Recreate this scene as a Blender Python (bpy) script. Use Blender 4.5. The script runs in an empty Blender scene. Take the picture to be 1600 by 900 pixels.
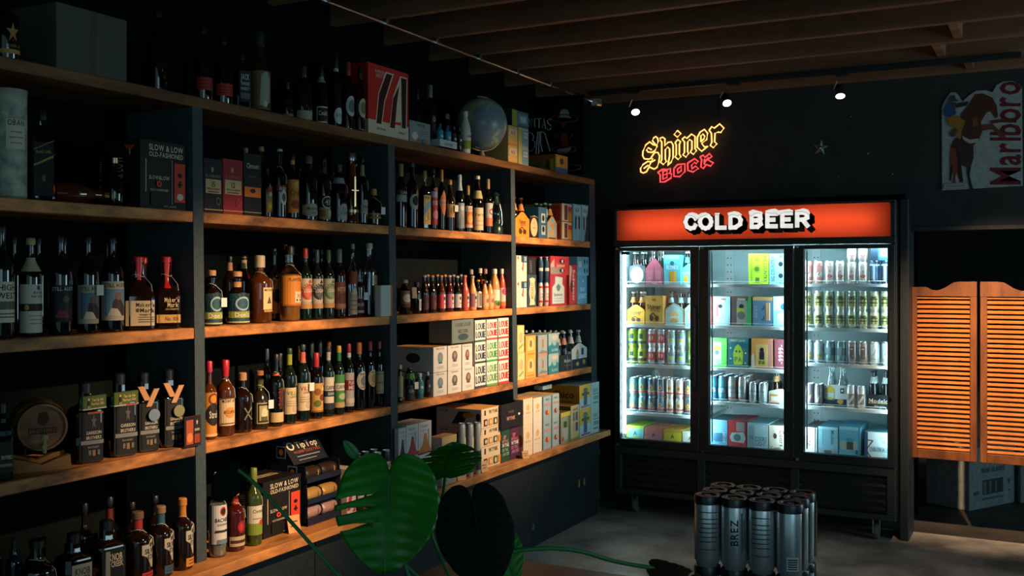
import bpy, bmesh, math, random
from mathutils import Vector, Matrix, noise
random.seed(7)
SC = bpy.context.scene
COL = SC.collection
R = math.radians

# ---------------------------------------------------------------- camera, world, lights, exposure
cam_d = bpy.data.cameras.new('camera'); cam = bpy.data.objects.new('camera', cam_d); COL.objects.link(cam)
cam.location = (0, 0, 1.6); cam.rotation_euler = (R(90), 0, R(27.83))
cam_d.sensor_width = 36; cam_d.lens = 36; cam_d.shift_y = -20 / 1600; cam_d.clip_start = .05
SC.camera = cam
wd = bpy.data.worlds.new('world'); SC.world = wd; wd.use_nodes = True
wd.node_tree.nodes['Background'].inputs[0].default_value = (.30, .62, .70, 1)
wd.node_tree.nodes['Background'].inputs[1].default_value = .40
SC.view_settings.view_transform = 'Standard'; SC.view_settings.look = 'None'
SC.view_settings.exposure = 0; SC.view_settings.gamma = 1; SC.view_settings.use_curve_mapping = False
SC.cycles.use_denoising = True
SC.cycles.max_bounces = 6; SC.cycles.diffuse_bounces = 3; SC.cycles.glossy_bounces = 3
SC.cycles.transmission_bounces = 4; SC.cycles.transparent_max_bounces = 12
SC.cycles.sample_clamp_indirect = 2.0; SC.cycles.caustics_reflective = False; SC.cycles.caustics_refractive = False
def light(kind, loc, target, energy, color, **kw):
    l = bpy.data.lights.new('room_light', kind); o = bpy.data.objects.new('room_light', l); COL.objects.link(o)
    l.energy = energy; l.color = color; o.location = loc
    o.rotation_euler = (Vector(target) - Vector(loc)).to_track_quat('-Z', 'Y').to_euler()
    for k, v in kw.items(): setattr(l, k, v)
    return o
WARM = (1, .63, .35)
# daylight of the shop windows behind the camera
light('AREA', (2.6, -1.6, 1.9), (-1.6, 4.2, 1.0), 18, (.58, .86, 1), shape='RECTANGLE', size=2.6, size_y=1.7)
# daylight of the window in the right-hand wall
light('AREA', (3.5, 5.0, 1.55), (-2.7, 4.9, 1.2), 45, (.56, .88, 1), shape='RECTANGLE', size=2.0, size_y=1.5)
# dim lamp added to brighten the cartons behind the swing doors
light('AREA', (1.6, 7.6, 1.3), (-.3, 7.7, .1), 5, (.62, .88, 1), shape='RECTANGLE', size=.7, size_y=.9)
# (the beams of the ceiling spots are made with their fixtures, see spot_lamp)

# ---------------------------------------------------------------- pixel rays of the calibrated camera
TH = R(27.83); FX, FY = -math.sin(TH), math.cos(TH); RX, RY = math.cos(TH), math.sin(TH)
F = 1600.; YH = 430.; H = 1.6
def ray(px):
    u = (px - 800) / F; return FX + u * RX, FY + u * RY
def atX(px, py, X):
    a, b = ray(px); t = X / a; return Vector((X, b * t, H + (YH - py) / F * t))
def atY(px, py, Y):
    a, b = ray(px); t = Y / b; return Vector((a * t, Y, H + (YH - py) / F * t))
def atT(px, py, t):
    a, b = ray(px); return Vector((a * t, b * t, H + (YH - py) / F * t))

# ---------------------------------------------------------------- materials
def lin(h):
    h = h.lstrip('#')
    if len(h) == 3: h = ''.join(c * 2 for c in h)
    out = []
    for i in (0, 2, 4):
        c = int(h[i:i + 2], 16) / 255
        out.append(c / 12.92 if c <= .04045 else ((c + .055) / 1.055) ** 2.4)
    return out
MATS = {}
def pbr(name, rgb, rough=.5, metal=0, spec=.5, coat=0, emit=None, es=0):
    if name in MATS: return MATS[name]
    m = bpy.data.materials.new(name); m.use_nodes = True; n = m.node_tree.nodes['Principled BSDF']
    n.inputs['Base Color'].default_value = (*rgb, 1); n.inputs['Roughness'].default_value = rough
    n.inputs['Metallic'].default_value = metal; n.inputs['Specular IOR Level'].default_value = spec
    n.inputs['Coat Weight'].default_value = coat
    if emit: n.inputs['Emission Color'].default_value = (*emit, 1); n.inputs['Emission Strength'].default_value = es
    m.diffuse_color = (*rgb, 1); MATS[name] = m; return m
def C(h, rough=.55):                     # printed card, paper, paint of one colour
    return pbr('print_%s_%d' % (h, rough * 100), lin(h), rough, 0, .35)
def noisy(name, c1, c2, scale, rough, stretch=(1, 1, 1), bump=0, spec=.4, detail=6, contrast=(.35, .65), coord='Object'):
    if name in MATS: return MATS[name]
    m = bpy.data.materials.new(name); m.use_nodes = True; nt = m.node_tree; n = nt.nodes['Principled BSDF']
    tc = nt.nodes.new('ShaderNodeTexCoord'); mp = nt.nodes.new('ShaderNodeMapping'); nz = nt.nodes.new('ShaderNodeTexNoise')
    cr = nt.nodes.new('ShaderNodeValToRGB'); mp.inputs['Scale'].default_value = stretch
    nz.inputs['Scale'].default_value = scale; nz.inputs['Detail'].default_value = detail; nz.inputs['Roughness'].default_value = .62
    nt.links.new(tc.outputs[coord], mp.inputs[0]); nt.links.new(mp.outputs[0], nz.inputs['Vector'])
    nt.links.new(nz.outputs['Fac'], cr.inputs[0]); nt.links.new(cr.outputs[0], n.inputs['Base Color'])
    cr.color_ramp.elements[0].position, cr.color_ramp.elements[1].position = contrast
    cr.color_ramp.elements[0].color = (*c1, 1); cr.color_ramp.elements[1].color = (*c2, 1)
    n.inputs['Roughness'].default_value = rough; n.inputs['Specular IOR Level'].default_value = spec
    if bump:
        b = nt.nodes.new('ShaderNodeBump'); b.inputs['Strength'].default_value = bump; b.inputs['Distance'].default_value = .01
        nt.links.new(nz.outputs['Fac'], b.inputs['Height']); nt.links.new(b.outputs[0], n.inputs['Normal'])
    MATS[name] = m; return m
def see(name, tint, gloss=.06, rough=.02, cloud=0):       # thin clear glass: transparent with a fresnel sheen
    if name in MATS: return MATS[name]
    m = bpy.data.materials.new(name); m.use_nodes = True; nt = m.node_tree
    for x in list(nt.nodes):
        if x.type != 'OUTPUT_MATERIAL': nt.nodes.remove(x)
    out = nt.nodes['Material Output']; tr = nt.nodes.new('ShaderNodeBsdfTransparent'); gl = nt.nodes.new('ShaderNodeBsdfGlossy')
    mx = nt.nodes.new('ShaderNodeMixShader'); lw = nt.nodes.new('ShaderNodeLayerWeight'); mr = nt.nodes.new('ShaderNodeMapRange')
    tr.inputs[0].default_value = (*tint, 1); gl.inputs['Roughness'].default_value = rough
    lw.inputs[0].default_value = .35; mr.inputs[3].default_value = gloss; mr.inputs[4].default_value = .75
    nt.links.new(lw.outputs['Facing'], mr.inputs[0]); nt.links.new(mr.outputs[0], mx.inputs[0])
    nt.links.new(tr.outputs[0], mx.inputs[1]); nt.links.new(gl.outputs[0], mx.inputs[2]); nt.links.new(mx.outputs[0], out.inputs[0])
    MATS[name] = m; return m
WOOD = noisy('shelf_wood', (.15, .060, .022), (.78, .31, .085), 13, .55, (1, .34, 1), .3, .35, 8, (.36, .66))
WOODT = noisy('shaded_top_board_wood', (.07, .030, .011), (.26, .112, .036), 11, .6, (1, .16, 1), .25, .25)  # shelf wood darkened, weaker light on the top board put into its colour
WOODC = noisy('counter_wood', (.20, .082, .030), (.76, .32, .092), 11, .5, (1, .3, 1), .3, .35, 8, (.34, .66))
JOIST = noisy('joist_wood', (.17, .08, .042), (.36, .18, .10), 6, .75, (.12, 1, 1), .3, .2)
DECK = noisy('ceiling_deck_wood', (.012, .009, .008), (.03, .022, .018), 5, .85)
DOORW = noisy('door_wood', (.22, .068, .014), (.52, .175, .036), 14, .42, (.25, 1, 1), .2, .4)
DOORV = noisy('door_stile_wood', (.085, .028, .009), (.20, .066, .018), 14, .45, (1, 1, .2), .2, .4)
PAINT = noisy('upright_paint', (.030, .048, .053), (.046, .070, .076), 60, .55, (1, 1, 1), .1)
BACK = noisy('black_shade_paint', (.0030, .0050, .0054), (.0050, .0078, .0082), 8, .85, spec=.04)  # near black; on the shelf backs this colour includes their shade
CABP = noisy('cabinet_paint', (.010, .016, .019), (.018, .026, .030), 40, .5)
WALL = noisy('dark_wall_paint', (.030, .035, .036), (.042, .047, .048), 5, .8, bump=.05, spec=.12)
CONC = noisy('concrete_floor', (.09, .086, .078), (.46, .43, .38), 3.1, .42, (1, 1, 1), .12, .4, 9, (.30, .72))
BLACKM = noisy('black_metal', (.012, .014, .015), (.02, .022, .023), 90, .38)
BLACKP = pbr('black_plastic', (.012, .013, .014), .35)
STEEL = pbr('brushed_steel', (.62, .64, .66), .28, 1)
CHROME = pbr('chrome', (.75, .76, .77), .12, 1)
BRASS = pbr('brass', (.70, .50, .24), .3, 1)
ALU = pbr('aluminium', (.70, .72, .74), .30, 1)
WHITE = pbr('white_enamel', (.80, .84, .84), .35)
INNER = pbr('fridge_liner', (.30, .43, .45), .4)
G = dict(k=pbr('glass_black', (.0025, .003, .003), .05, 0, .6, .4), n=pbr('glass_brown', (.010, .004, .0015), .06, 0, .6, .4),
         a=pbr('glass_amber', (.075, .018, .003), .06, 0, .6, .4), o=pbr('glass_orange', (.42, .16, .025), .07, 0, .6, .4),
         r=pbr('glass_red', (.055, .006, .005), .06, 0, .6, .4), g=pbr('glass_green', (.004, .010, .006), .06, 0, .6, .4),
         l=pbr('glass_lime', (.035, .055, .010), .07, 0, .6, .4), v=pbr('glass_olive', (.016, .015, .006), .16, 0, .5, .2),
         b=pbr('glass_blue', (.005, .014, .022), .07, 0, .6, .4), t=pbr('glass_teal', (.02, .18, .24), .2, 0, .5, .3),
         c=see('glass_clear', (.80, .86, .86), .10), p=pbr('juice_peach', (.72, .30, .09), .25, 0, .5, .3),
         d=pbr('juice_red', (.52, .07, .045), .25, 0, .5, .3), w=pbr('glass_white', (.6, .58, .52), .3))
CORK = pbr('cork', (.40, .22, .10), .8)

# ---------------------------------------------------------------- mesh building
class MB:
    def __init__(s): s.v = []; s.f = []; s.m = []; s.k = 0
    def quadface(s, pts, m=0):
        b = len(s.v); s.v += [tuple(p) for p in pts]; s.f.append(tuple(range(b, b + len(pts)))); s.m.append(m); return s
    def box(s, x0, x1, y0, y1, z0, z1, m=0, ch=0):
        b = len(s.v)
        if not ch:
            s.v += [(x, y, z) for z in (z0, z1) for y in (y0, y1) for x in (x0, x1)]
            fs = [(0, 2, 3, 1), (4, 5, 7, 6), (0, 1, 5, 4), (2, 6, 7, 3), (0, 4, 6, 2), (1, 3, 7, 5)]
        else:
            c = ch
            ring = lambda i: [(x0 + c * i, y0), (x1 - c * i, y0), (x1, y0 + c * i), (x1, y1 - c * i), (x1 - c * i, y1), (x0 + c * i, y1), (x0, y1 - c * i), (x0, y0 + c * i)]
            o = ring(1); n = [(x0 + c, y0 + c), (x1 - c, y0 + c), (x1 - c, y0 + c), (x1 - c, y1 - c), (x1 - c, y1 - c), (x0 + c, y1 - c), (x0 + c, y1 - c), (x0 + c, y0 + c)]
            s.v += [(x, y, z0) for x, y in n] + [(x, y, z0 + c) for x, y in o] + [(x, y, z1 - c) for x, y in o] + [(x, y, z1) for x, y in n]
            fs = [tuple(range(7, -1, -1)), tuple(range(24, 32))]
            for r in range(3):
                for i in range(8): j = (i + 1) % 8; fs.append((r * 8 + i, r * 8 + j, r * 8 + 8 + j, r * 8 + 8 + i))
        s.f += [tuple(b + i for i in q) for q in fs]; s.m += [m] * len(fs); return s
    def lathe(s, prof, n=16, m=0, sq=0, c=(0, 0), mats=None, ends=True):
        b = len(s.v)
        for r, z in prof:
            for i in range(n):
                a = 2 * math.pi * i / n; k = r
                if sq: k = r / (abs(math.cos(a)) ** sq + abs(math.sin(a)) ** sq) ** (1 / sq)
                s.v.append((c[0] + k * math.cos(a), c[1] + k * math.sin(a), z))
        for j in range(len(prof) - 1):
            for i in range(n):
                q = (i + 1) % n; s.f.append((b + j * n + i, b + j * n + q, b + j * n + n + q, b + j * n + n + i)); s.m.append(mats[j] if mats else m)
        if not ends: return s
        s.f.append(tuple(b + i for i in range(n - 1, -1, -1))); s.m.append(mats[0] if mats else m)
        s.f.append(tuple(b + (len(prof) - 1) * n + i for i in range(n))); s.m.append(mats[-1] if mats else m)
        return s
    def tube(s, pts, r, n=6, m=0, closed=False):
        pts = [Vector(p) for p in pts]; b = len(s.v); N = len(pts)
        for i, p in enumerate(pts):
            q0 = pts[i - 1] if (i or closed) else p; q1 = pts[(i + 1) % N] if (i < N - 1 or closed) else p
            d = (q1 - q0)
            if d.length < 1e-9: d = Vector((0, 0, 1))
            d.normalize(); u = d.cross(Vector((0, 0, 1)) if abs(d.z) < .9 else Vector((1, 0, 0))).normalized(); w = d.cross(u)
            rr = r[i] if isinstance(r, (list, tuple)) else r
            for k in range(n):
                a = 2 * math.pi * k / n; s.v.append(tuple(p + u * (rr * math.cos(a)) + w * (rr * math.sin(a))))
        for i in range(N if closed else N - 1):
            i2 = (i + 1) % N
            for k in range(n):
                k2 = (k + 1) % n; s.f.append((b + i * n + k, b + i * n + k2, b + i2 * n + k2, b + i2 * n + k)); s.m.append(m)
        if not closed:
            s.f.append(tuple(b + k for k in range(n))); s.f.append(tuple(b + (N - 1) * n + k for k in range(n - 1, -1, -1))); s.m += [m, m]
        return s
    def prism(s, poly, y0, y1, m=0):            # polygon in x,z extruded along y
        b = len(s.v); n = len(poly)
        s.v += [(x, y0, z) for x, z in poly] + [(x, y1, z) for x, z in poly]
        s.f.append(tuple(range(b, b + n))); s.f.append(tuple(range(b + 2 * n - 1, b + n - 1, -1))); s.m += [m, m]
        for i in range(n): j = (i + 1) % n; s.f.append((b + i, b + n + i, b + n + j, b + j)); s.m.append(m)
        return s
    def move(s, M):
        s.v = [tuple(M @ Vector(p)) for p in s.v]; return s
    def mesh(s, name, mats, smooth=None):
        me = bpy.data.meshes.new(name); me.from_pydata(s.v, [], s.f)
        for m in (mats if isinstance(mats, (list, tuple)) else [mats]): me.materials.append(m)
        me.polygons.foreach_set('material_index', s.m)
        if smooth:
            me.polygons.foreach_set('use_smooth', [True] * len(s.f)); me.set_sharp_from_angle(angle=R(smooth))
        me.update(); return me
    def build(s, name, mats, parent=None, smooth=None, loc=None, rotz=None):
        return put(name, s.mesh(name, mats, smooth), parent, loc, rotz)
def put(name, me, parent=None, loc=None, rotz=None):
    o = bpy.data.objects.new(name, me); COL.objects.link(o); o.parent = parent
    if loc is not None: o.location = loc
    if rotz is not None: o.rotation_euler = (0, 0, rotz)
    return o
def thing(name, label, cat, loc=(0, 0, 0), rotz=0, group=None):
    o = bpy.data.objects.new(name, None); COL.objects.link(o); o.empty_display_size = .05
    o.location = loc; o.rotation_euler = (0, 0, rotz); o['label'] = label; o['category'] = cat
    if group: o['group'] = group
    return o
def struct(o): o['kind'] = 'structure'; return o
def cp(root, loc, rotz=None, label=None, group=None):
    r = root.copy(); COL.objects.link(r); r.location = loc
    if rotz is not None: r.rotation_euler = (0, 0, rotz)
    if label: r['label'] = label
    if group: r['group'] = group
    for ch in root.children:
        c = ch.copy(); COL.objects.link(c); c.parent = r
        for g in ch.children: d = g.copy(); COL.objects.link(d); d.parent = c
    return r

# ---------------------------------------------------------------- lettering
GL = {}
def make_glyphs():
    chars = "ABCDEFGHIJKLMNOPQRSTUVWXYZabcdefghijklmnopqrstuvwxyz0123456789&'.-!*"
    obs = []
    for ch in chars:
        cu = bpy.data.curves.new('g', 'FONT'); cu.body = ch; cu.resolution_u = 2; cu.offset = .014; cu.fill_mode = 'FRONT'
        o = bpy.data.objects.new('g', cu); COL.objects.link(o); obs.append((ch, o))
    dg = bpy.context.evaluated_depsgraph_get(); cap = None
    for ch, o in obs:
        me = o.evaluated_get(dg).to_mesh(); v = [(p.co.x, p.co.y) for p in me.vertices]; f = [tuple(p.vertices) for p in me.polygons]
        o.evaluated_get(dg).to_mesh_clear(); x0 = min(p[0] for p in v); x1 = max(p[0] for p in v)
        if ch == 'A': cap = max(p[1] for p in v)
        GL[ch] = ([(p[0] - x0, p[1]) for p in v], f, x1 - x0)
    for ch in GL: v, f, w = GL[ch]; GL[ch] = ([(x / cap, y / cap) for x, y in v], f, w / cap)
    for ch, o in obs: cu = o.data; bpy.data.objects.remove(o); bpy.data.curves.remove(cu)
make_glyphs()
def lay(s, gap=.14):
    x = 0; out = []
    for ch in s:
        if ch == ' ' or ch not in GL: x += .42; continue
        out.append((ch, x)); x += GL[ch][2] + gap
    return out, max(x - gap, .1)

class Decal:
    """flat print laid on a surface: fn(x, y, layer) maps metres on the panel to space"""
    def __init__(s, W, Ht, fn, seg=1): s.W, s.H, s.fn, s.seg = W, Ht, fn, seg; s.mb = MB(); s.mats = []; s.layer = 0
    def mi(s, col):
        m = C(col) if isinstance(col, str) else col
        if m not in s.mats: s.mats.append(m)
        return s.mats.index(m)
    def add(s, e):
        s.layer += 1; L = s.layer; W, Ht = s.W, s.H; k = e[0]; P = lambda x, y: s.fn(x * W, y * Ht, L)
        if k == 'r':
            _, x0, y0, x1, y1, c = e; m = s.mi(c); n = s.seg if s.seg == 1 else max(2, int(s.seg * abs(x1 - x0) + .99))
            for i in range(n):
                a, b = x0 + (x1 - x0) * i / n, x0 + (x1 - x0) * (i + 1) / n
                s.mb.quadface([P(a, y0), P(b, y0), P(b, y1), P(a, y1)], m)
        elif k == 'o':
            _, cx, cy, rx, ry, c = e; m = s.mi(c); n = 18
            for i in range(n):
                a, b = 2 * math.pi * i / n, 2 * math.pi * (i + 1) / n
                for k0, k1 in (((0, 1),) if s.seg == 1 else ((0, .4), (.4, .7), (.7, 1))):
                    q = [P(cx + rx * f * math.cos(c), cy + ry * f * math.sin(c)) for f, c in ((k0, a), (k1, a), (k1, b), (k0, b))]
                    s.mb.quadface(q if k0 else q[:1] + q[1:3], m)
        elif k == 'p':
            m = s.mi(e[2])
            if s.seg == 1: s.mb.quadface([P(x, y) for x, y in e[1]], m)
            else:                                        # cut into upright strips so that it bends with the bottle
                for i in range(-2, s.seg + 2):
                    q = e[1]
                    for lim, sg in ((i / s.seg, 1), ((i + 1) / s.seg, -1)):
                        out = []
                        for a, b in zip(q, q[1:] + q[:1]):
                            da, db = (a[0] - lim) * sg, (b[0] - lim) * sg
                            if da >= 0: out.append(a)
                            if da * db < 0: out.append((lim, a[1] + (b[1] - a[1]) * da / (da - db)))
                        q = out
                        if len(q) < 3: break
                    if len(q) >= 3: s.mb.quadface([P(x, y) for x, y in q], m)
        elif k == 's':                                  # polyline of a given width (share of panel height)
            _, pts, w, c = e; m = s.mi(c); h = w * Ht / 2
            for (ax, ay), (bx, by) in zip(pts, pts[1:]):
                a = Vector((ax * W, ay * Ht)); b = Vector((bx * W, by * Ht)); d = b - a
                if d.length < 1e-9: continue
                d = d.normalized() * h; q = Vector((-d.y, d.x)); a = a - d * .6; b = b + d * .6
                s.mb.quadface([s.fn(*(a - q), L), s.fn(*(b - q), L), s.fn(*(b + q), L), s.fn(*(a + q), L)], m)
        elif k == 't':                                  # text: str, cx, cy, height share, colour, max width share, rotation
            _, st, cx, cy, h, c, *o = e; mw = o[0] if o else .92; rot = o[1] if len(o) > 1 else 0; m = s.mi(c)
            g, tw = lay(st); hh = h * (Ht if not rot else W); lim = mw * (W if not rot else Ht); sx = min(hh, lim / tw)
            for ch, x in g:
                v, f, _w = GL[ch]; b = len(s.mb.v)
                for vx, vy in v:
                    tx = (x + vx - tw / 2) * sx; ty = (vy - .5) * hh
                    if rot == 90: tx, ty = -ty, tx
                    elif rot == -90: tx, ty = ty, -tx
                    s.mb.v.append(tuple(s.fn(cx * W + tx, cy * Ht + ty, L)))
                s.mb.f += [tuple(b + i for i in q) for q in f]; s.mb.m += [m] * len(f)
        return s
    def all(s, es):
        for e in es: s.add(e)
        return s
    def build(s, name, parent): return s.mb.build(name, s.mats, parent)
def flat(x0, z0, y=0, lift=.0004):                     # panel on a front facing -y, lower left corner x0, z0
    return lambda x, z, L: (x0 + x, y - lift * L - .0003, z0 + z)
def sidefn(y1, z0, x, lift=.0004):                     # panel on the left side facing -x, reading from back to front
    return lambda u, z, L: (x - lift * L - .0003, y1 - u, z0 + z)
def topfn(x0, y0, z, lift=.0004):
    return lambda x, y, L: (x0 + x, y0 + y, z + lift * L + .0003)
def wrap(r, z0, ha, sq=0, lift=.0003):                 # round a bottle, centred on -y, half angle ha
    def fn(x, z, L):
        a = -math.pi / 2 + (x / r - ha); k = r + lift * L + .0006
        if sq: k = (r + lift * L) * 1.004 / (abs(math.cos(a)) ** sq + abs(math.sin(a)) ** sq) ** (1 / sq)
        return (k * math.cos(a), k * math.sin(a), z0 + z)
    return fn

# ================================================================ the room
YW = 6.70; XB = -3.10; ZJ = 2.81
fl = MB().box(-3.4, 3.6, -2.2, YW + .12, -.05, 0).box(-2.78, -1.2, YW + .12, 7.4, -.05, 0).build('floor', CONC); struct(fl)
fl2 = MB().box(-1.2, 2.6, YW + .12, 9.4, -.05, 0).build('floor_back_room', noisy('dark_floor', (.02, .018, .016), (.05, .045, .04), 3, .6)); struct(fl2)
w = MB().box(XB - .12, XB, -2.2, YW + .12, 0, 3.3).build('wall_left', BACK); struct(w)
# the wall with the fridge niche and the doorway
w = MB(); w.box(XB, -2.66, YW, YW + .12, 0, 3.3); w.box(-2.66, -.80, YW, YW + .12, 2.10, 3.3)
w.box(-.80, 0, YW, YW + .12, 1.89, 3.3); w.box(0, 3.6, YW, YW + .12, 0, 3.3)
w = w.build('wall_back', WALL); struct(w)
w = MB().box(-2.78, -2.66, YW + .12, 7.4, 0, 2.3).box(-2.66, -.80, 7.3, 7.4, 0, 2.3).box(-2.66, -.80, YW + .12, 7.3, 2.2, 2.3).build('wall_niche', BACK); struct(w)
w = MB().box(-1.2, 2.6, 9.3, 9.4, 0, 3.0).box(-1.3, -1.2, 7.4, 9.4, 0, 3.0).box(-1.3, 2.7, YW + .12, 9.4, 3.0, 3.1).build('wall_back_room', WALL); struct(w)
# right-hand wall with two shop windows (outside the picture)
WIN = [(3.85, 6.15, .75, 2.35), (.2, 3.0, .75, 2.35)]
w = MB(); w.box(3.6, 3.72, -2.2, .2, 0, 3.3); w.box(3.6, 3.72, 3.0, 3.85, 0, 3.3); w.box(3.6, 3.72, 6.15, YW + .12, 0, 3.3)
for a_, b_, c_, d_ in WIN: w.box(3.6, 3.72, a_, b_, 0, c_); w.box(3.6, 3.72, a_, b_, d_, 3.3)
w = w.build('wall_right', WALL); struct(w)
for i_, (a_, b_, c_, d_) in enumerate(WIN):
    wn = MB().box(3.62, 3.70, a_, a_ + .05, c_, d_).box(3.62, 3.70, b_ - .05, b_, c_, d_).box(3.62, 3.70, a_ + .05, b_ - .05, c_, c_ + .05).box(3.62, 3.70, a_ + .05, b_ - .05, d_ - .05, d_).build('window_%d' % (i_ + 1), CABP); struct(wn)
    MB().box(3.655, 3.661, a_ + .05, b_ - .05, c_ + .05, d_ - .05).build('pane', see('window_glass', (.9, .95, .95), .05), wn)
    MB().box(3.63, 3.69, (a_ + b_) / 2 - .02, (a_ + b_) / 2 + .02, c_ + .05, d_ - .05).build('mullion', CABP, wn)
t = MB().box(-.815, -.765, 6.55, YW + .13, 0, 2.06, ch=.004).build('trim_1', CABP); struct(t)
t = MB().box(-.765, 0, YW - .015, YW + .13, 1.87, 1.90, ch=.003).build('trim_2', CABP); struct(t)
# ceiling: deck, joists, blocking
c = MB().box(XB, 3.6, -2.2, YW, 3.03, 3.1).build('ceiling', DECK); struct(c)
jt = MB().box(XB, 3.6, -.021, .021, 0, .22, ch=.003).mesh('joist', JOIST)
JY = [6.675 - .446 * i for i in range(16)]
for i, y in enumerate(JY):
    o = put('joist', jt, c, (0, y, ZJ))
blk = MB().box(-.021, .021, -.21, .21, .0, .20).mesh('blocking', JOIST)
for i, px in ((1, 1512), (2, 1466), (3, 1492)):
    y = (JY[i] + JY[i - 1]) / 2; p = atY(px, 60, y); put('blocking', blk, c, (p.x, y, ZJ + .015))
# surface conduit with clips and a junction box
cx = -2.79
cd = thing('electrical_conduit', 'thin galvanised conduit running along the joists to a junction box', 'conduit', (cx, 6.5, ZJ - .02))
MB().tube([(0, -8.5, 0), (0, -.02, 0)], .0085, 8).build('pipe', STEEL, cd, 40)
for y in JY[1:9]:
    MB().box(-.02, .02, y - 6.5 - .012, y - 6.5 + .012, -.012, .0185, ch=.003).build('clip', STEEL, cd)
jb = MB().lathe([(.05, -.03), (.055, -.02), (.055, .018)], 8).build('junction_box', STEEL, cd)
MB().box(-.012, .012, .05, .07, -.015, .01).build('connector', STEEL, jb)
# track and spot lamps near the back wall
TY = 6.2
trk = thing('lamp_track', 'slim black lamp track fixed under the joists by the far wall', 'lamp track', (-1.75, TY, ZJ - .03))
MB().box(-.95, 1.6, -.017, .017, 0, .03, ch=.003).build('rail', BLACKM, trk)
for x in (-.63, .02, .66): MB().box(x - .04, x + .04, -.019, .019, -.012, .004, ch=.003).build('adapter', BLACKM, trk)
def spot_lamp(p, tgt, energy, label, size=R(70), blend=.9, arm=(.03, 0, .11), group=None, beam=True):
    o = thing('spot_lamp', label, 'lamp', p, group=group)
    d = (Vector(tgt) - Vector(p)).normalized(); q = d.to_track_quat('-Z', 'Y').to_matrix().to_4x4()
    hd = MB().lathe([(.012, .075), (.025, .07), (.029, .055), (.030, .004), (.028, 0), (.027, .003)], 18).move(q).build('lamp_head', BLACKM, o, 40)
    MB().lathe([(.0265, -.0025), (.0265, -.0012)], 18).move(q).build('lens', pbr('lamp_lens', (1, .9, .8), .4, emit=(1, .82, .62), es=5), hd)
    MB().tube([q @ Vector((.036, 0, .05)), q @ Vector((.036, 0, .05)) + Vector(arm)], .004, 6).build('arm', BRASS, o)
    if beam:
        l = light('SPOT', Vector(p) + d * .012, tgt, energy, WARM, spot_size=size, spot_blend=blend, shadow_soft_size=.03)
        l.name = 'spot_beam'; l.parent = o; l.location = d * .012
    return o
for px, py, tg, n, e in ((993, 175, (-2.0, 5.55, 1.75), 'leftmost', 10), (1136, 161, (-1.35, 5.5, 1.7), 'middle', 8), (1313, 150, (-.95, 5.7, 1.6), 'rightmost', 14)):
    p = atY(px, py, TY); spot_lamp(p, tg, e, n + ' of the three lit spot lamps under the far lamp track', arm=(.02, 0, ZJ - .115 - p.z))
# the spots outside the picture that light shelves and doors
SPOTS = [((.35, 5.30, 2.70), (-2.72, 5.12, 1.42), 1120, 37, 1), ((.20, 3.10, 2.70), (-2.72, 3.02, 1.06), 840, 31, 1), ((-.05, 4.9, 2.70), (-.30, 6.72, 1.05), 900, 40, 1)]
for i, (p, tg, e, s, bl) in enumerate(SPOTS):
    spot_lamp(p, tg, e, ('ceiling spot lamp aimed at the right half of the shelving', 'ceiling spot lamp aimed at the left half of the shelving', 'ceiling spot lamp aimed at the louvred swing doors')[i], size=R(s), blend=bl)

# ================================================================ shelving
def XF(z): return -2.72 - .0136 * (z - 1.6)
UP = [(1.49, 1.54), (2.713, 2.762), (3.937, 3.991), (5.153, 5.204), (6.271, 6.363)]
ROWZ = {'T': 2.245, 1: 1.829, 2: 1.411, 3: .992, 4: .569}
sh = thing('shelving_unit', 'long dark wall shelving with wooden boards above a low cabinet', 'shelving', (-2.9, 4, 0))
def loc_box(x0, x1, y0, y1, z0, z1, name, mat, par=sh, off=(-2.9, 4, 0), ch=.003):
    return MB().box(x0 - off[0], x1 - off[0], y0 - off[1], y1 - off[1], z0 - off[2], z1 - off[2], ch=ch).build(name, mat, par)
for y0, y1 in UP:                                       # uprights lean back a little like the real ones
    m = MB(); z0, z1 = .569, 2.206
    m.v = [(x + 2.9, y - 4, z) for z in (z0, z1) for y in (y0, y1) for x in (-3.06, XF(z) - .001)]
    m.f = [(0, 2, 3, 1), (4, 5, 7, 6), (0, 1, 5, 4), (2, 6, 7, 3), (0, 4, 6, 2), (1, 3, 7, 5)]; m.m = [0] * 6
    m.build('upright', PAINT, sh)
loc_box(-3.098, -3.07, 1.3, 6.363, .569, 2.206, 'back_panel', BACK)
for b in range(4):
    for r in (1, 2, 3):
        z = ROWZ[r] - (.006 if (b, r) == (3, 1) else 0)
        loc_box(-3.065, XF(z), UP[b][1] + .001, UP[b + 1][0] - .001, z - .039, z, 'shelf_board', WOOD)
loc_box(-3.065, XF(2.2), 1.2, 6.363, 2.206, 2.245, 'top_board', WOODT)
loc_box(-3.095, -2.608, 1.2, 6.352, .531, .569, 'counter_board', WOODC)
# cabinet under the counter: carcass, doors, knobs, hinges
loc_box(-3.095, -2.70, 1.2, 6.34, .0, .53, 'carcass', CABP)
for y0, y1, yk, yh in [(5.985, 6.335, 6.025, 6.335), (5.345, 5.98, 5.945, 5.345), (4.68, 5.34, 4.72, 5.34), (4.015, 4.675, 4.635, 4.015), (3.35, 4.01, 3.39, 4.01), (2.685, 3.345, 3.305, 2.685), (2.02, 2.68, 2.06, 2.68)]:
    dr = loc_box(-2.70, -2.682, y0, y1, .05, .515, 'cabinet_door', CABP)
    MB().tube([(.216, yk - 4, .285), (.243, yk - 4, .285)], .006, 8).tube([(.243, yk - 4, .30), (.243, yk - 4, .255)], .006, 8).build('pull', BRASS, dr)
    s_ = -1 if yh > y0 + .1 else 1
    for z in (.13, .42): MB().box(.216, .222, yh - 4 + s_ * .002 - .006, yh - 4 + s_ * .002 + .006, z - .02, z + .02).build('hinge', STEEL, dr)

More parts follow.
